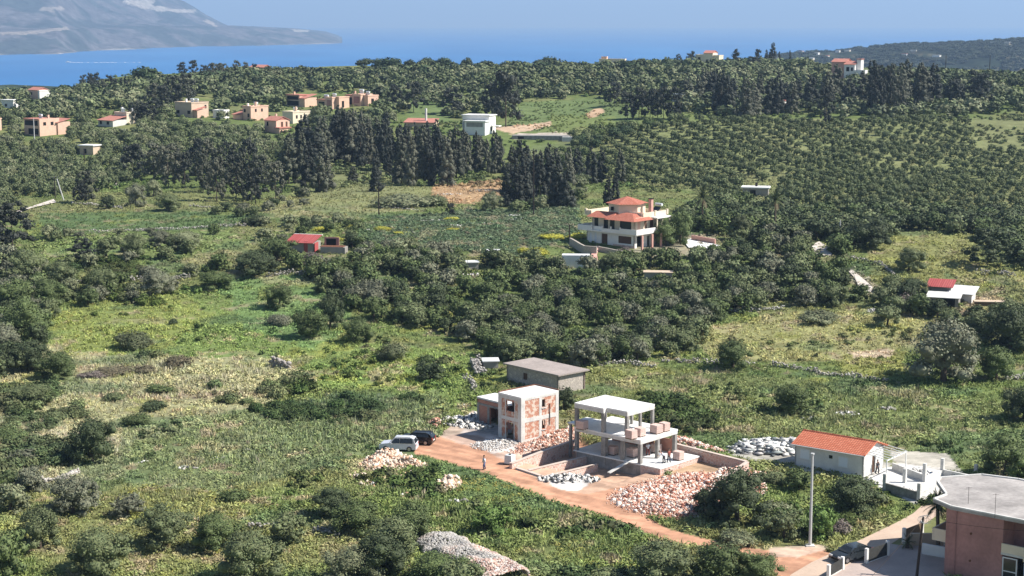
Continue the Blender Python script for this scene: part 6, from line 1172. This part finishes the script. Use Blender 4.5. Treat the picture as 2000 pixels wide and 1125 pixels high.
row('conifer', 8, 990, 1112, 372, 392, 84, 106, 34, 46, L4, G4); row('conifer', 7, 985, 1120, 396, 410, 76, 104, 34, 46, L4, G4); row('conifer', 4, 1120, 1215, 350, 362, 60, 84, 26, 40, L4, G4); row('conifer', 2, 1180, 1212, 398, 404, 50, 62, 22, 28, 'slim conifer right behind the villa roof', 'slim conifers behind the villa roof')
for (px, py, w_, h_, lab) in ((988, 248, 78, 112, 'largest black conifer just right of the white modern house'), (885, 224, 58, 54, 'round topped black pine left of the white modern house'), (808, 220, 48, 62, 'black pine above the red low roof'), (772, 214, 40, 50, 'black pine left of the one above the red low roof'), (1200, 207, 50, 46, 'black pine at the left edge of the upper right wood'), (1613, 246, 42, 82, 'odd layered conifer standing out into the orchard'), (960, 232, 50, 70, 'black conifer behind the white modern house'), (160, 398, 40, 40, 'bushy dark tree at the left track corner')):
    ptree('pine', px, py, w_, h_, 'con', 'conifer_tree', lab, 'conifer', lod=1)
L5 = 'black conifer of the upper right wood'; G5 = 'conifers of the upper right wood'
row('pine', 6, 1222, 1325, 232, 242, 54, 74, 38, 50, L5, G5); row('conifer', 5, 1335, 1560, 196, 206, 40, 60, 30, 44, L5, G5); row('conifer', 7, 1395, 1555, 222, 234, 66, 92, 34, 48, L5, G5); row('conifer', 6, 1545, 1690, 198, 212, 40, 80, 30, 46, L5, G5); row('conifer', 8, 1690, 1835, 200, 212, 70, 92, 36, 50, L5, G5); row('pine', 5, 1700, 1755, 218, 226, 70, 100, 40, 50, L5, G5); row('pine', 4, 1845, 1925, 196, 208, 46, 62, 44, 54, L5, G5); row('conifer', 6, 1355, 1420, 190, 210, 46, 66, 28, 38, L5, G5)
L6 = 'dark pine of the left ridge above the houses'; G6 = 'pines of the left ridge'
row('pine', 5, 290, 380, 196, 218, 46, 60, 40, 52, L6, G6); row('pine', 9, 350, 500, 146, 156, 24, 36, 22, 32, L6, G6); row('pine', 7, 158, 228, 176, 186, 28, 38, 18, 26, L6, G6); row('pine', 4, 255, 300, 230, 242, 30, 44, 36, 46, L6, G6); row('cypress', 4, 232, 262, 172, 180, 18, 30, 8, 11, 'thin dark spire tree at the left shore edge', 'thin spires at the left shore')
ptree('round', 282, 170, 62, 46, 'pinegreen', 'pine_tree', 'big rounded dark green pine on the left skyline', 'pine', lod=1)
row('round', 12, 690, 1100, 132, 142, 18, 30, 26, 52, 'rounded dark tree on the central skyline', 'rounded trees on the central skyline', 'dark', 'broadleaf_tree', 'tree'); ptree('round', 760, 142, 62, 34, 'pinegreen', 'broadleaf_tree', 'biggest rounded tree on the central skyline', lod=1); ptree('round', 868, 138, 44, 30, 'pinegreen', 'broadleaf_tree', 'rounded tree right of the biggest skyline tree', lod=1)
row('round', 6, 1215, 1320, 138, 146, 20, 28, 34, 50, 'dense dark tree of the skyline belt near the beige house', 'dense skyline belt', 'pinegreen', 'broadleaf_tree', 'tree')
for (px, py, w_, h_, k, lab) in ((1437, 124, 20, 32, 'cypress', 'stout dark cypress right of the beige skyline house'), (1480, 122, 20, 32, 'pine', 'feathery pine on the right skyline'), (1497, 124, 14, 30, 'conifer', 'narrow conifer beside the feathery pine'), (1509, 124, 22, 42, 'conifer', 'tallest conifer on the right skyline'), (1522, 124, 7, 24, 'cypress', 'thin cypress right of the tallest skyline conifer'), (1543, 126, 7, 28, 'cypress', 'isolated thin cypress on the right skyline'), (1325, 122, 22, 22, 'pine', 'small dark pine left of the beige skyline house'), (1352, 122, 18, 28, 'pine', 'bare looking pine touching the beige skyline house'), (1345, 128, 18, 24, 'pine', 'low pine left of the beige house'), (1470, 134, 40, 24, 'pine', 'spreading tree under the feathery pine'), (1305, 124, 10, 16, 'cypress', 'little spire left of the beige skyline house'), (1093, 128, 9, 14, 'cypress', 'little dark spire on the skyline left of the long pale house'), (1067, 128, 26, 16, 'pine', 'rounded black tree left of the little spire')):
    ptree(k, px, py, w_, h_, 'con', 'conifer_tree', lab, 'conifer', lod=1)
# --- palms
def palm(px, py, hpx, wpx, label, nf=26, dry=True, lean=(0, 0), p=None):
    p = p or at(px, py); k = p.y/FPX; H_ = hpx*k; r_ = root('palm_tree', p, 0, label, 'palm'); Rr = wpx*k/2; tp = Vector((lean[0], lean[1], H_))
    MB().tube([(0, 0, -.2), tp*.5+Vector((lean[0]*-.1, 0, 0)), tp], [.26, .2, .17], 8).obj('trunk', 'bark', r_)
    V = []; Fq = []; C = []
    for i in range(nf):
        a = i*2.4+random.uniform(-.2, .2); el = math.pi/2*(1-1.45*(i+.5)/nf); pts = []; P = Vector(tp); d = Vector((math.cos(a)*math.cos(el), math.sin(a)*math.cos(el), math.sin(el)))
        for s in range(8): pts.append(P.copy()); P = P+d*Rr/6.0; d = (d+Vector((0, 0, -.17))).normalized()
        col_ = (.06, .085, .03) if el > -.25 or not dry else (.16, .12, .07)
        for s in range(7):
            t_ = (pts[s+1]-pts[s]).normalized(); sd2 = t_.cross(Vector((0, 0, 1))); sd2.normalize()
            for sg in (-1, 1):
                for q in (0, .5):
                    o3 = pts[s].lerp(pts[s+1], q); ln = Rr*.30*math.sin(math.pi*(.15+.8*(s+q)/7)); tip = o3+(sd2*sg*.85+t_*.55-Vector((0, 0, .35)))*ln; w2 = t_*Rr*.035; i0 = len(V); V += [o3-w2, o3+w2, tip]; Fq.append((i0, i0+1, i0+2)); C += [col_]*3
            i0 = len(V); w3 = sd2*.05; V += [pts[s]-w3, pts[s]+w3, pts[s+1]+w3, pts[s+1]-w3]; Fq.append((i0, i0+1, i0+2)); Fq.append((i0, i0+2, i0+3)); C += [(.15, .14, .07)]*4
    o2 = link('fronds', npmesh('fronds', np.array(V), [np.array(Fq)], np.array(C), 'leaf'), r_); return r_
palm(1371, 452, 66, 46, 'tall palm with dry brown fronds right of the villa'); palm(1513, 466, 76, 44, 'taller thin palm with grey green crown right of the first one')
palm(1812, 1085, 98, 62, 'palm with dark arching fronds at the left side of the pink building', 30, False, (-.1, .5), p=at_z(1832, 1080, 0))
palm(1778, 1062, 12, 36, 'low clump of dry palm fronds by the yard gate', 14, False, p=at_z(1772, 1070, 0))
# --- scattered trees
EXCL = [(40, 235, 138, 270), (180, 215, 262, 250), (335, 190, 425, 232), (440, 204, 535, 240), (512, 222, 612, 264), (555, 180, 740, 218), (895, 225, 1000, 268), (785, 235, 860, 255), (484, 130, 525, 146), (52, 174, 108, 198), (1354, 100, 1420, 130), (1616, 118, 1700, 158), (1170, 120, 1230, 134), (1448, 358, 1520, 392), (150, 288, 200, 306), (555, 458, 682, 502), (1094, 498, 1156, 528), (1130, 400, 1330, 505), (1330, 462, 1412, 494), (1580, 470, 1630, 506), (1650, 524, 1712, 578), (1800, 556, 1960, 606), (1250, 535, 1320, 556), (940, 500, 980, 512), (895, 516, 940, 532), (30, 385, 112, 420), (995, 236, 1118, 276), (0, 205, 44, 216), (-10, 240, 12, 256), (1145, 208, 1190, 236), (1508, 196, 1536, 214), (1300, 186, 1342, 200)]
def scatter(poly, sp, jit=.45, region=None, rot=0.0, e1=None, e2=None):
    pts = [at(min(max(x, -150), 2150), y) for x, y in poly]; x0, x1 = min(p.x for p in pts)-12, max(p.x for p in pts)+12; y0, y1 = min(p.y for p in pts)-6, max(p.y for p in pts)+6
    if e1 is None: e1, e2 = (sp, 0), (0, sp)
    n_ = int(max(x1-x0, y1-y0)*1.6/min(math.hypot(*e1), math.hypot(*e2)))+2; I, J = np.meshgrid(np.arange(-n_, n_), np.arange(-n_, n_)); cx, cy = (x0+x1)/2, (y0+y1)/2
    x = (cx+I*e1[0]+J*e2[0]).ravel(); y = (cy+I*e1[1]+J*e2[1]).ravel(); k = (x > x0) & (x < x1) & (y > y0) & (y < y1); x, y = x[k], y[k]
    s = math.hypot(*e1); x = x+(rng.random(len(x))-.5)*2*jit*s; y = y+(rng.random(len(x))-.5)*2*jit*s
    z = hz(x, y); px, py, _ = proj(x, y, z); k = inpoly(px, py, poly)
    for a, b_1, c, d in EXCL: k &= ~((px > a) & (px < c) & (py > b_1) & (py < d+(13 if b_1 < 300 and b_1 > 135 else 3)))
    return x[k], y[k], z[k], px[k], py[k]
POOL = []   # (x,y,w,h,colour,kind,label,group,class)
def add(S, w0, w1, h0, cols, label, group, cls, keep=None, kind='round'):
    x, y, z, px, py = S
    for i in range(len(x)):
        if keep is not None and not keep(px[i], py[i], x[i], y[i]): continue
        w_ = w0+(w1-w0)*rng.random(); c_ = cols[int(rng.integers(len(cols)))]; kd = {'olive': 'olive tree' if 'rows' in group or 'olive' in group else 'tree'}.get(cls, 'bush' if 'bush' in group else 'tree'); kd = ('orchard row '+kd) if 'rows' in group else kd; POOL.append((x[i], y[i], w_, w_*h0*(.85+.3*rng.random()), c_, kind, describe(kd, c_, w_, w0, w1, px[i], py[i]), group, cls))
MG = [(560, 505), (640, 520), (700, 505), (770, 500), (900, 508), (960, 512), (1030, 510), (1090, 530), (1180, 530), (1230, 505), (1330, 500), (1420, 488), (1480, 470), (1570, 474), (1600, 505), (1650, 545), (1700, 585), (1640, 602), (1560, 598), (1420, 618), (1370, 650), (1330, 705), (1270, 700), (1200, 715), (1060, 718), (980, 705), (905, 668), (800, 642), (690, 622), (640, 600), (600, 560)]
add(scatter(MG, 3.7), 3.6, 5.6, .82, ['olive', 'olive', 'green', 'green', 'dark', 'grey'], 'rounded tree in the thick grove in the middle of the slope', 'trees of the thick middle grove', 'bushy', keep=lambda px, py, x, y: vn(x, y, 6, 1) > .25 and not (1040 < px < 1200 and py > 672 and vn(x, y, 5, 2) > .4))
BV = [(1320, 440), (1345, 415), (1400, 400), (1500, 405), (1560, 420), (1700, 420), (1800, 425), (1900, 430), (2060, 440), (2060, 540), (1990, 520), (1930, 470), (1800, 450), (1740, 458), (1640, 500), (1590, 475), (1480, 490), (1400, 462)]
add(scatter(BV, 5.2), 5.5, 7.5, .72, ['dark', 'green', 'dark', 'olive'], 'dark tree of the belt between villa and orchard', 'dark trees between villa and orchard', 'bushy')
RS = [(1700, 590), (1760, 560), (1800, 610), (1900, 610), (2050, 600), (2050, 700), (1900, 660), (1780, 640), (1700, 640)]
add(scatter(RS, 4.2), 3.4, 6, .75, ['dark', 'green', 'olive'], 'dark bush below the farm sheds on the right', 'bushes below the farm sheds', 'bushy', keep=lambda px, py, x, y: vn(x, y, 5, 3) > .3)
LM = [(-80, 500), (40, 495), (80, 540), (110, 600), (80, 690), (60, 760), (-80, 780)]
add(scatter(LM, 4.5), 4, 6, .8, ['green', 'dark', 'olive', 'grey'], 'tree of the thick mass at the left edge', 'trees of the left edge mass', 'bushy')
FL = [(80, 460), (460, 452), (560, 430), (580, 470), (470, 500), (380, 560), (230, 600), (120, 600), (60, 530)]
add(scatter(FL, 6.5), 2.8, 5, .75, ['olive', 'olive2', 'green', 'grey'], 'scattered olive bush in the upper left meadows', 'scattered bushes of the upper left meadows', 'bushy', keep=lambda px, py, x, y: vn(x, y, 9, 3) > .52)
UL = [(560, 470), (570, 432), (640, 428), (720, 440), (700, 470), (690, 500), (600, 462)]
add(scatter(UL, 4.8), 2.4, 3.8, .75, ['olive2', 'green', 'dark', 'olive'], 'bush around the red sheet shed', 'bushes around the red sheet shed', 'bushy')
MF = [(660, 505), (700, 480), (860, 490), (900, 510), (800, 530), (690, 525)]
add(scatter(MF, 3.6), 2.6, 4.4, .8, ['grey', 'olive2', 'green'], 'grey green bush at the top edge of the middle grove', 'bushes at the top edge of the middle grove', 'bushy')
ORC = [(1150, 345), (1130, 290), (1200, 262), (1330, 240), (1480, 234), (1600, 240), (1800, 232), (1900, 240), (1905, 290), (2080, 300), (2080, 440), (1900, 425), (1700, 415), (1560, 410), (1400, 392), (1330, 372), (1220, 360)]
add(scatter(ORC, 0, .07, e1=(1.4, -5.6), e2=(2.6, 16.0)), 3.1, 4.0, .86, ['far', 'olive', 'far'], 'round olive tree in the regular rows of the orchard', 'olive trees in the orchard rows', 'olive', keep=lambda px, py, x, y: rng.random() > .03)
OR2 = [(1110, 300), (1120, 266), (1330, 236), (1240, 262), (1140, 300), (1160, 360), (1110, 380)]
add(scatter(OR2, 4.6), 4, 5.4, .85, ['olive', 'pinegreen', 'green'], 'darker tree at the left rim of the orchard', 'darker trees at the left rim of the orchard', 'olive')
LG = [(-120, 212), (180, 222), (330, 238), (520, 262), (640, 292), (560, 318), (540, 345), (400, 345), (280, 345), (235, 366), (110, 388), (40, 412), (-120, 430)]
add(scatter(LG, 4.9, .42), 4.0, 5.2, .86, ['far', 'olive', 'olive2', 'far'], 'rounded olive tree of the wide grove at the left', 'olive trees of the wide left grove', 'olive', keep=lambda px, py, x, y: vn(x, y, 5, 6) > .08)
HL_ = [(-150, 196), (60, 190), (240, 178), (300, 165), (500, 150), (700, 146), (950, 140), (1200, 136), (1400, 130), (1560, 132), (1700, 150), (2150, 152), (2150, 232), (1900, 232), (1560, 228), (1480, 232), (1330, 232), (1250, 205), (1180, 190), (1020, 198), (980, 246), (880, 236), (880, 205), (800, 205), (760, 250), (640, 292), (520, 262), (330, 238), (180, 222), (-150, 214)]
def hk(px, py, x, y): return not (1260 < px < 1560 and 208 < py < 232 and vn(x, y, 12, 1) > .35) and vn(x, y, 26, 2) > .10 and not (1850 < px and vn(x, y*.5, 8, 4) > .62)
add(scatter(HL_, 6.8), 5.0, 8.5, .74, ['far', 'fardark', 'far', 'olive', 'olive2'], 'rounded tree on the upper hillside', 'rounded trees on the upper hillside', 'far', keep=hk)
SK = [(-50, 192), (240, 180), (300, 164), (500, 150), (700, 145), (950, 139), (1200, 135), (1400, 129), (1560, 131), (1700, 150), (2100, 152), (2100, 160), (1700, 160), (1500, 140), (1200, 144), (950, 148), (700, 154), (500, 160), (300, 176), (240, 190), (-50, 204)]
add(scatter(SK, 6.5), 5, 10, .62, ['fardark', 'pinegreen', 'far'], 'rounded tree on the upper hillside', 'rounded trees on the upper hillside', 'far')
MS = [(1000, 420), (1000, 300), (1120, 300), (1150, 350), (1130, 400)]
add(scatter(MS, 5.5), 3.5, 5.5, .8, ['olive', 'olive2', 'green'], 'mixed bush between conifer clump and orchard', 'mixed bushes near the conifer clump', 'bushy')
CU = [(420, 412), (540, 400), (560, 380), (640, 385), (520, 430), (430, 430)]
add(scatter(CU, 5), 2.5, 4, .75, ['dark', 'olive', 'grey'], 'bush at the lower rim of the left conifers', 'bushes at the lower rim of the left conifers', 'bushy', keep=lambda px, py, x, y: vn(x, y, 6, 3) > .4)
names = {'bushy': ('broadleaf_tree', 'tree', 270, 'woodland', 'further rounded trees of the middle grove and its edges'), 'olive': ('olive_tree', 'olive tree', 290, 'olive_grove', 'further olive trees of the orchard and the left grove'), 'far': ('hillside_tree', 'hillside tree', 290, 'far_woodland', 'far rounded trees covering the upper hillside')}
print('POOL', {c: sum(1 for p in POOL if p[8] == c) for c in names})
for cls, (nm, cat, cap, snm, slab) in names.items():
    A = sorted([p for p in POOL if p[8] == cls], key=lambda p: -p[2]/p[1])
    vis = []; rest = []
    for p in A:
        u = p[0]/p[1]; (vis if abs(u) < .315 and len(vis) < cap else rest).append(p)
    for p in vis:
        lod = 0 if p[1] < 300 else (1 if p[1] < 620 else 2)
        tree(p[5], p[0], p[1], p[2], p[3], p[4], nm, p[6], cat, p[7], lod, p[1] < 360)
    if rest:
        A_ = np.array([(p[0], p[1], p[2], p[3]) for p in rest]); near_ = A_[:, 1] < 620; P = np.stack([A_[:, 0], A_[:, 1], hz(A_[:, 0], A_[:, 1])-.1], 1)
        colr = np.array([PALT[p[4]] for p in rest])*(.86+.28*rng.random((len(rest), 1)))
        for q, l_, mk in (('', 1, near_), ('', 2, ~near_)):
            if mk.sum() == 0: continue
            T = [templ('round', l_, v) for v in range(5)]; o2 = replicate(snm, T, P[mk], rng.random(mk.sum())*6.28, A_[mk, 2], colr[mk], 'leafmass', sz=A_[mk, 3]/.8); tag(o2, slab+(', nearer part' if l_ == 1 else ', farther part'), kind='stuff')
# ------------------------------------------------------------------ grass, herbs and low scrub
def herb(seed, n, size, flat=.6, rad=.5):
    g = np.random.default_rng(seed); d = g.normal(size=(n, 3)); d[:, 2] = np.abs(d[:, 2]); d /= np.linalg.norm(d, axis=1)[:, None]; c = d*rad*(.6+.5*g.random((n, 1)))*np.array([1, 1, flat*1.6])
    nr = d*.6+g.normal(size=(n, 3))*.4+np.array([.08, 0, .75]); nr /= np.linalg.norm(nr, axis=1)[:, None]; a = np.cross(nr, g.normal(size=(n, 3))); a /= np.linalg.norm(a, axis=1)[:, None]; b_1 = np.cross(nr, a); s = size*(.6+.8*g.random((n, 1))); a = a*s*.5; b_1 = b_1*s*.4
    V = np.stack([c-a, c-b_1*.8, c+a, c+b_1], 1).reshape(-1, 3); V[:, 2] = np.maximum(V[:, 2], -.02); T = np.repeat(.8+.4*g.random(n), 4)[:, None]*np.ones(3); return V, [np.arange(n*4).reshape(n, 4)], T
def spray(seed, n, hgt, w_):
    g = np.random.default_rng(seed); V = []; T = []
    for i in range(n):
        a = g.random()*6.28; r = .28*g.random(); bx_, by_ = r*math.cos(a), r*math.sin(a); t_ = g.random()*6.28; hh = hgt*(.6+.5*g.random()); dx, dy = w_*math.cos(t_), w_*math.sin(t_); lx, ly = bx_*1.9+.1*g.normal(), by_*1.9+.1*g.normal()
        V += [(bx_-dx, by_-dy, -.03), (bx_+dx, by_+dy, -.03), ((bx_+lx)/2+dx*1.5, (by_+ly)/2+dy*1.5, hh*.6), (lx, ly, hh)]; k = .8+.45*g.random(); T += [(k, k, k)]*4
    return np.array(V), [np.arange(n*4).reshape(n, 4)], np.array(T)
HB = [herb(200+i, 13, .30) for i in range(5)]; SP = [spray(300+i, 9, .7, .032) for i in range(4)]; GT = [spray(400+i, 8, .42, .05) for i in range(4)]
NEARP = [(-300, 1500), (-300, 395), (2300, 395), (2300, 1500)]
def cover(n, y0, y1, seed, uni=False):
    u = (rng.random(n)-.5)*.68; y = y0*np.exp(rng.random(n)*math.log(y1/y0)) if not uni else y0+(y1-y0)*rng.random(n); x = u*y
    return x, y
def plant(name, temps, n, y0, y1, s0, s1, label, mask, tint=(1, 1, 1), amp=.35, zsc=None):
    x, y = cover(n, y0, y1, 0); c, bare, px, py = gcol(x, y); k = (bare < .5) & mask(px, py, x, y)
    for P_ in ROADS: k &= ~inpoly(px, py, P_)
    x, y, c = x[k], y[k], c[k]; m_ = len(x); s = (s0+(s1-s0)*rng.random(m_)**1.5)*(.7+.6*vn(x, y, 8, 4)); pos = np.stack([x, y, hz(x, y)], 1)
    colr = c*np.array(tint)*(1+amp*(rng.random((m_, 1))-.5)*2)*(1+.12*(rng.random((m_, 3))-.5)); o2 = replicate(name, temps, pos, rng.random(m_)*6.28, s, colr, 'leafmass'); tag(o2, label, kind='stuff'); print(name, m_)
ROADS = [[(1525, 1145), (1545, 1120), (1640, 1071), (1750, 1019), (1783, 1001), (1800, 985), (1840, 985), (1850, 1060), (1850, 1200), (1500, 1200)], [(1545, 905), (1700, 940), (1780, 990), (1860, 960), (1850, 900), (1750, 880), (1560, 870)], [(925, 800), (985, 770), (1095, 800), (1090, 850), (1015, 868), (925, 845)], [(990, 740), (1090, 775), (1150, 760), (1145, 735), (1060, 710)], [(735, 872), (800, 845), (850, 850), (845, 872), (815, 888), (740, 886)], [(1120, 480), (1400, 478), (1400, 495), (1250, 500), (1120, 500)]]
al = lambda px, py, x, y: np.ones(len(px), bool)
def ins(P, wob=18, dens=.5, sc_=7, k=1): return lambda px, py, x, y: in_soft(px, py, x, y, P, wob) & (vn(x, y, sc_, k) > 1-dens)
plant('grass', HB, 62000, 140, 300, .35, 1.15, 'rough green herb cover of the near slopes', lambda px, py, x, y: vn(x, y, 2.6, 7) > .26, (1.58, 1.54, 1.42))
plant('grass_tufts', GT, 42000, 140, 330, .6, 1.3, 'grass tufts of the near slopes', al, (1.9, 1.8, 1.7))
plant('grass', HB, 34000, 300, 480, .5, 1.4, 'green herb cover of the middle slopes', lambda px, py, x, y: ~in_soft(px, py, x, y, ZONES[11][0], 6) & ~in_soft(px, py, x, y, ZONES[13][0], 6), (1.35, 1.33, 1.3))
PF = [[(230, 830), (560, 780), (840, 760), (900, 830), (700, 890), (460, 960), (240, 1010)], [(1270, 770), (1350, 705), (1560, 735), (1800, 760), (1860, 900), (1500, 860)], [(-50, 640), (180, 690), (620, 700), (560, 800), (240, 880), (-50, 960)], [(640, 990), (700, 950), (1180, 1010), (1400, 1080), (1200, 1140), (1040, 1140), (900, 1020)]]
plant('tall_herbs', SP, 46000, 140, 290, .55, 1.25, 'feathery pale grey green herb stalks', lambda px, py, x, y: np.any([in_soft(px, py, x, y, P_, 26) for P_ in PF], 0) & (vn(x, y, 6, 2) > .42), (1.9, 1.8, 2.1))
plant('low_scrub', [templ('shrub', 2, v) for v in range(5)], 5500, 140, 330, .8, 2.2, 'low dark green scrub scattered through the herbs', lambda px, py, x, y: (vn(x, y, 7, 5) > .60) & (vn(x, y, 22, 1) > .35), (.58, .66, .54))
DS = [[(400, 740), (470, 715), (640, 770), (740, 780), (760, 820), (560, 830), (440, 790)], [(1240, 770), (1330, 780), (1420, 840), (1330, 850), (1270, 830)], [(120, 705), (400, 700), (440, 730), (180, 750)], [(1440, 1030), (1560, 1010), (1600, 1060), (1430, 1070)], [(940, 745), (860, 750), (780, 770), (830, 780)], [(1590, 985), (1720, 985), (1700, 1020), (1610, 1040)], [(-50, 760), (120, 750), (220, 860), (140, 960), (-50, 960)], [(120, 500), (420, 470), (440, 600), (180, 620)]]
plant('scrub', [templ('shrub', 1, v) for v in range(5)], 22000, 140, 330, 1.2, 3.2, 'patchy dark scrub strips between the fields', lambda px, py, x, y: np.any([in_soft(px, py, x, y, P_, 24) for P_ in DS], 0) & (vn(x, y, 6, 5) > .40), (.46, .56, .42))
GS = [(715, 425), (1130, 398), (1130, 462), (1010, 500), (690, 470)]
plant('field_grass', GT, 30000, 330, 480, .7, 1.2, 'fine grass of the upper left fields', lambda px, py, x, y: in_soft(px, py, x, y, ZONES[11][0], 4) | in_soft(px, py, x, y, ZONES[13][0], 4) | in_soft(px, py, x, y, ZONES[14][0], 4), (1.3, 1.25, 1.2))
plant('meadow_grass', [templ('shrub', 2, v) for v in range(5)], 16000, 560, 780, .7, 1.3, 'uneven grass of the far bright meadow', lambda px, py, x, y: inpoly(px, py, ZONES[18][0]) & (vn(x, y, 9, 2) > .35), (1.25, 1.25, 1.1))
plant('orchard_grass', HB, 20000, 380, 640, .7, 1.3, 'dry grass between the orchard rows', lambda px, py, x, y: inpoly(px, py, ORC), (1.3, 1.25, 1.2))
plant('field_scrub', [templ('shrub', 2, v) for v in range(5)], 30000, 330, 460, .6, 1.3, 'knee high grey green scrub of the middle field', lambda px, py, x, y: in_soft(px, py, x, y, GS, 8), (1.25, 1.3, 1.3))
plant('far_scrub', [templ('shrub', 2, v) for v in range(5)], 15000, 450, 950, 1.2, 2.6, 'low brush between the far trees', lambda px, py, x, y: (vn(x, y, 14, 5) > .45) & ~inpoly(px, py, ORC) & ~inpoly(px, py, ZONES[18][0]) & ~inpoly(px, py, [(950, 232), (1120, 232), (1120, 275), (950, 275)]), (.85, .92, .85))
FLW = [[(1690, 500), (1760, 460), (1920, 470), (2000, 520), (1980, 560), (1700, 545)], [(100, 610), (320, 590), (400, 650), (120, 690)], [(560, 700), (760, 700), (820, 770), (600, 760)], [(700, 430), (1010, 440), (1060, 500), (700, 470)], [(240, 950), (480, 940), (600, 1060), (300, 1125)], [(1000, 1060), (1180, 1030), (1300, 1110), (1050, 1130)], [(820, 920), (1000, 960), (1120, 1010), (860, 960)], [(1300, 800), (1700, 820), (1700, 870), (1400, 840)], [(0, 980), (100, 1000), (60, 1100), (0, 1060)], [(860, 770), (930, 790), (900, 830), (800, 820)]]
x, y = cover(60000, 140, 420, 0); c, bare, px, py = gcol(x, y); k = (bare < .5) & np.any([in_soft(px, py, x, y, P_, 24) for P_ in FLW], 0) & (vn(x, y, 4, 6) > .56); x, y = x[k], y[k]
o2 = replicate('yellow_flowers', HB, np.stack([x, y, hz(x, y)], 1), rng.random(len(x))*6.28, .35+.45*rng.random(len(x)), pal([(.28, .28, .07), (.22, .24, .07), (.32, .29, .08)], len(x)), 'leafmass'); tag(o2, 'patches of small yellow flowering herbs', kind='stuff')
HAZE = 8.5e-5
# scrub woodland on the far right ridge
n_ = 5200; i_ = rng.integers(2, 60, n_); j_ = rng.integers(0, 260, n_); P = FH[i_, j_]+np.stack([rng.normal(size=n_)*6, rng.normal(size=n_)*6, np.zeros(n_)], 1); q_, r_2, _ = proj(P[:, 0], P[:, 1], P[:, 2]); k = (vn(P[:, 0], P[:, 1], 60, 2) > .28) & (q_ > 1480); P = P[k]; P[:, 2] -= 1.5; m_ = len(P)
o2 = replicate('ridge_woodland', [templ('round', 2, v) for v in range(5)], P, rng.random(m_)*6.28, 8+9*rng.random(m_), np.array([[.045, .055, .032]])*(.7+.6*rng.random((m_, 1))), 'leafmass', sz=5+4*rng.random(m_)); tag(o2, 'dark scrub woodland on the far right ridge', kind='stuff')
# tell things that share a label apart by their order from the left
from collections import defaultdict
by = defaultdict(list)
for o in sc.objects:
    if o.parent is None and 'category' in o and 'label' in o: by[o['label']].append(o)
ORD = ['first', 'second', 'third', 'fourth', 'fifth', 'sixth', 'seventh', 'eighth']
for lab, L_ in by.items():
    if 2 <= len(L_) <= 8 and len(lab.split()) <= 12:
        L_.sort(key=lambda o: o.location.x/o.location.y); k = len(L_)
        for i, o in enumerate(L_): o['label'] = lab+((', left one', ', right one')[i] if k == 2 else (', '+('rightmost' if i == k-1 else ORD[i]+' from left')))
# ------------------------------------------------------------------ haze
hb = MB().box(-42000, 42000, -60, 43000, -260, 620).obj('haze', None or M['white']); hb.data.materials.clear()
mh = bpy.data.materials.new('haze_air'); mh.use_nodes = True; hn = mh.node_tree; hn.nodes.clear(); ho = hn.nodes.new('ShaderNodeOutputMaterial'); pv = hn.nodes.new('ShaderNodeVolumePrincipled')
pv.inputs['Color'].default_value = (.46, .68, 1.0, 1); pv.inputs['Density'].default_value = HAZE; pv.inputs['Anisotropy'].default_value = .1
hn.links.new(pv.outputs[0], ho.inputs['Volume']); hb.data.materials.append(mh); tag(hb, 'pale blue sea air', kind='stuff')
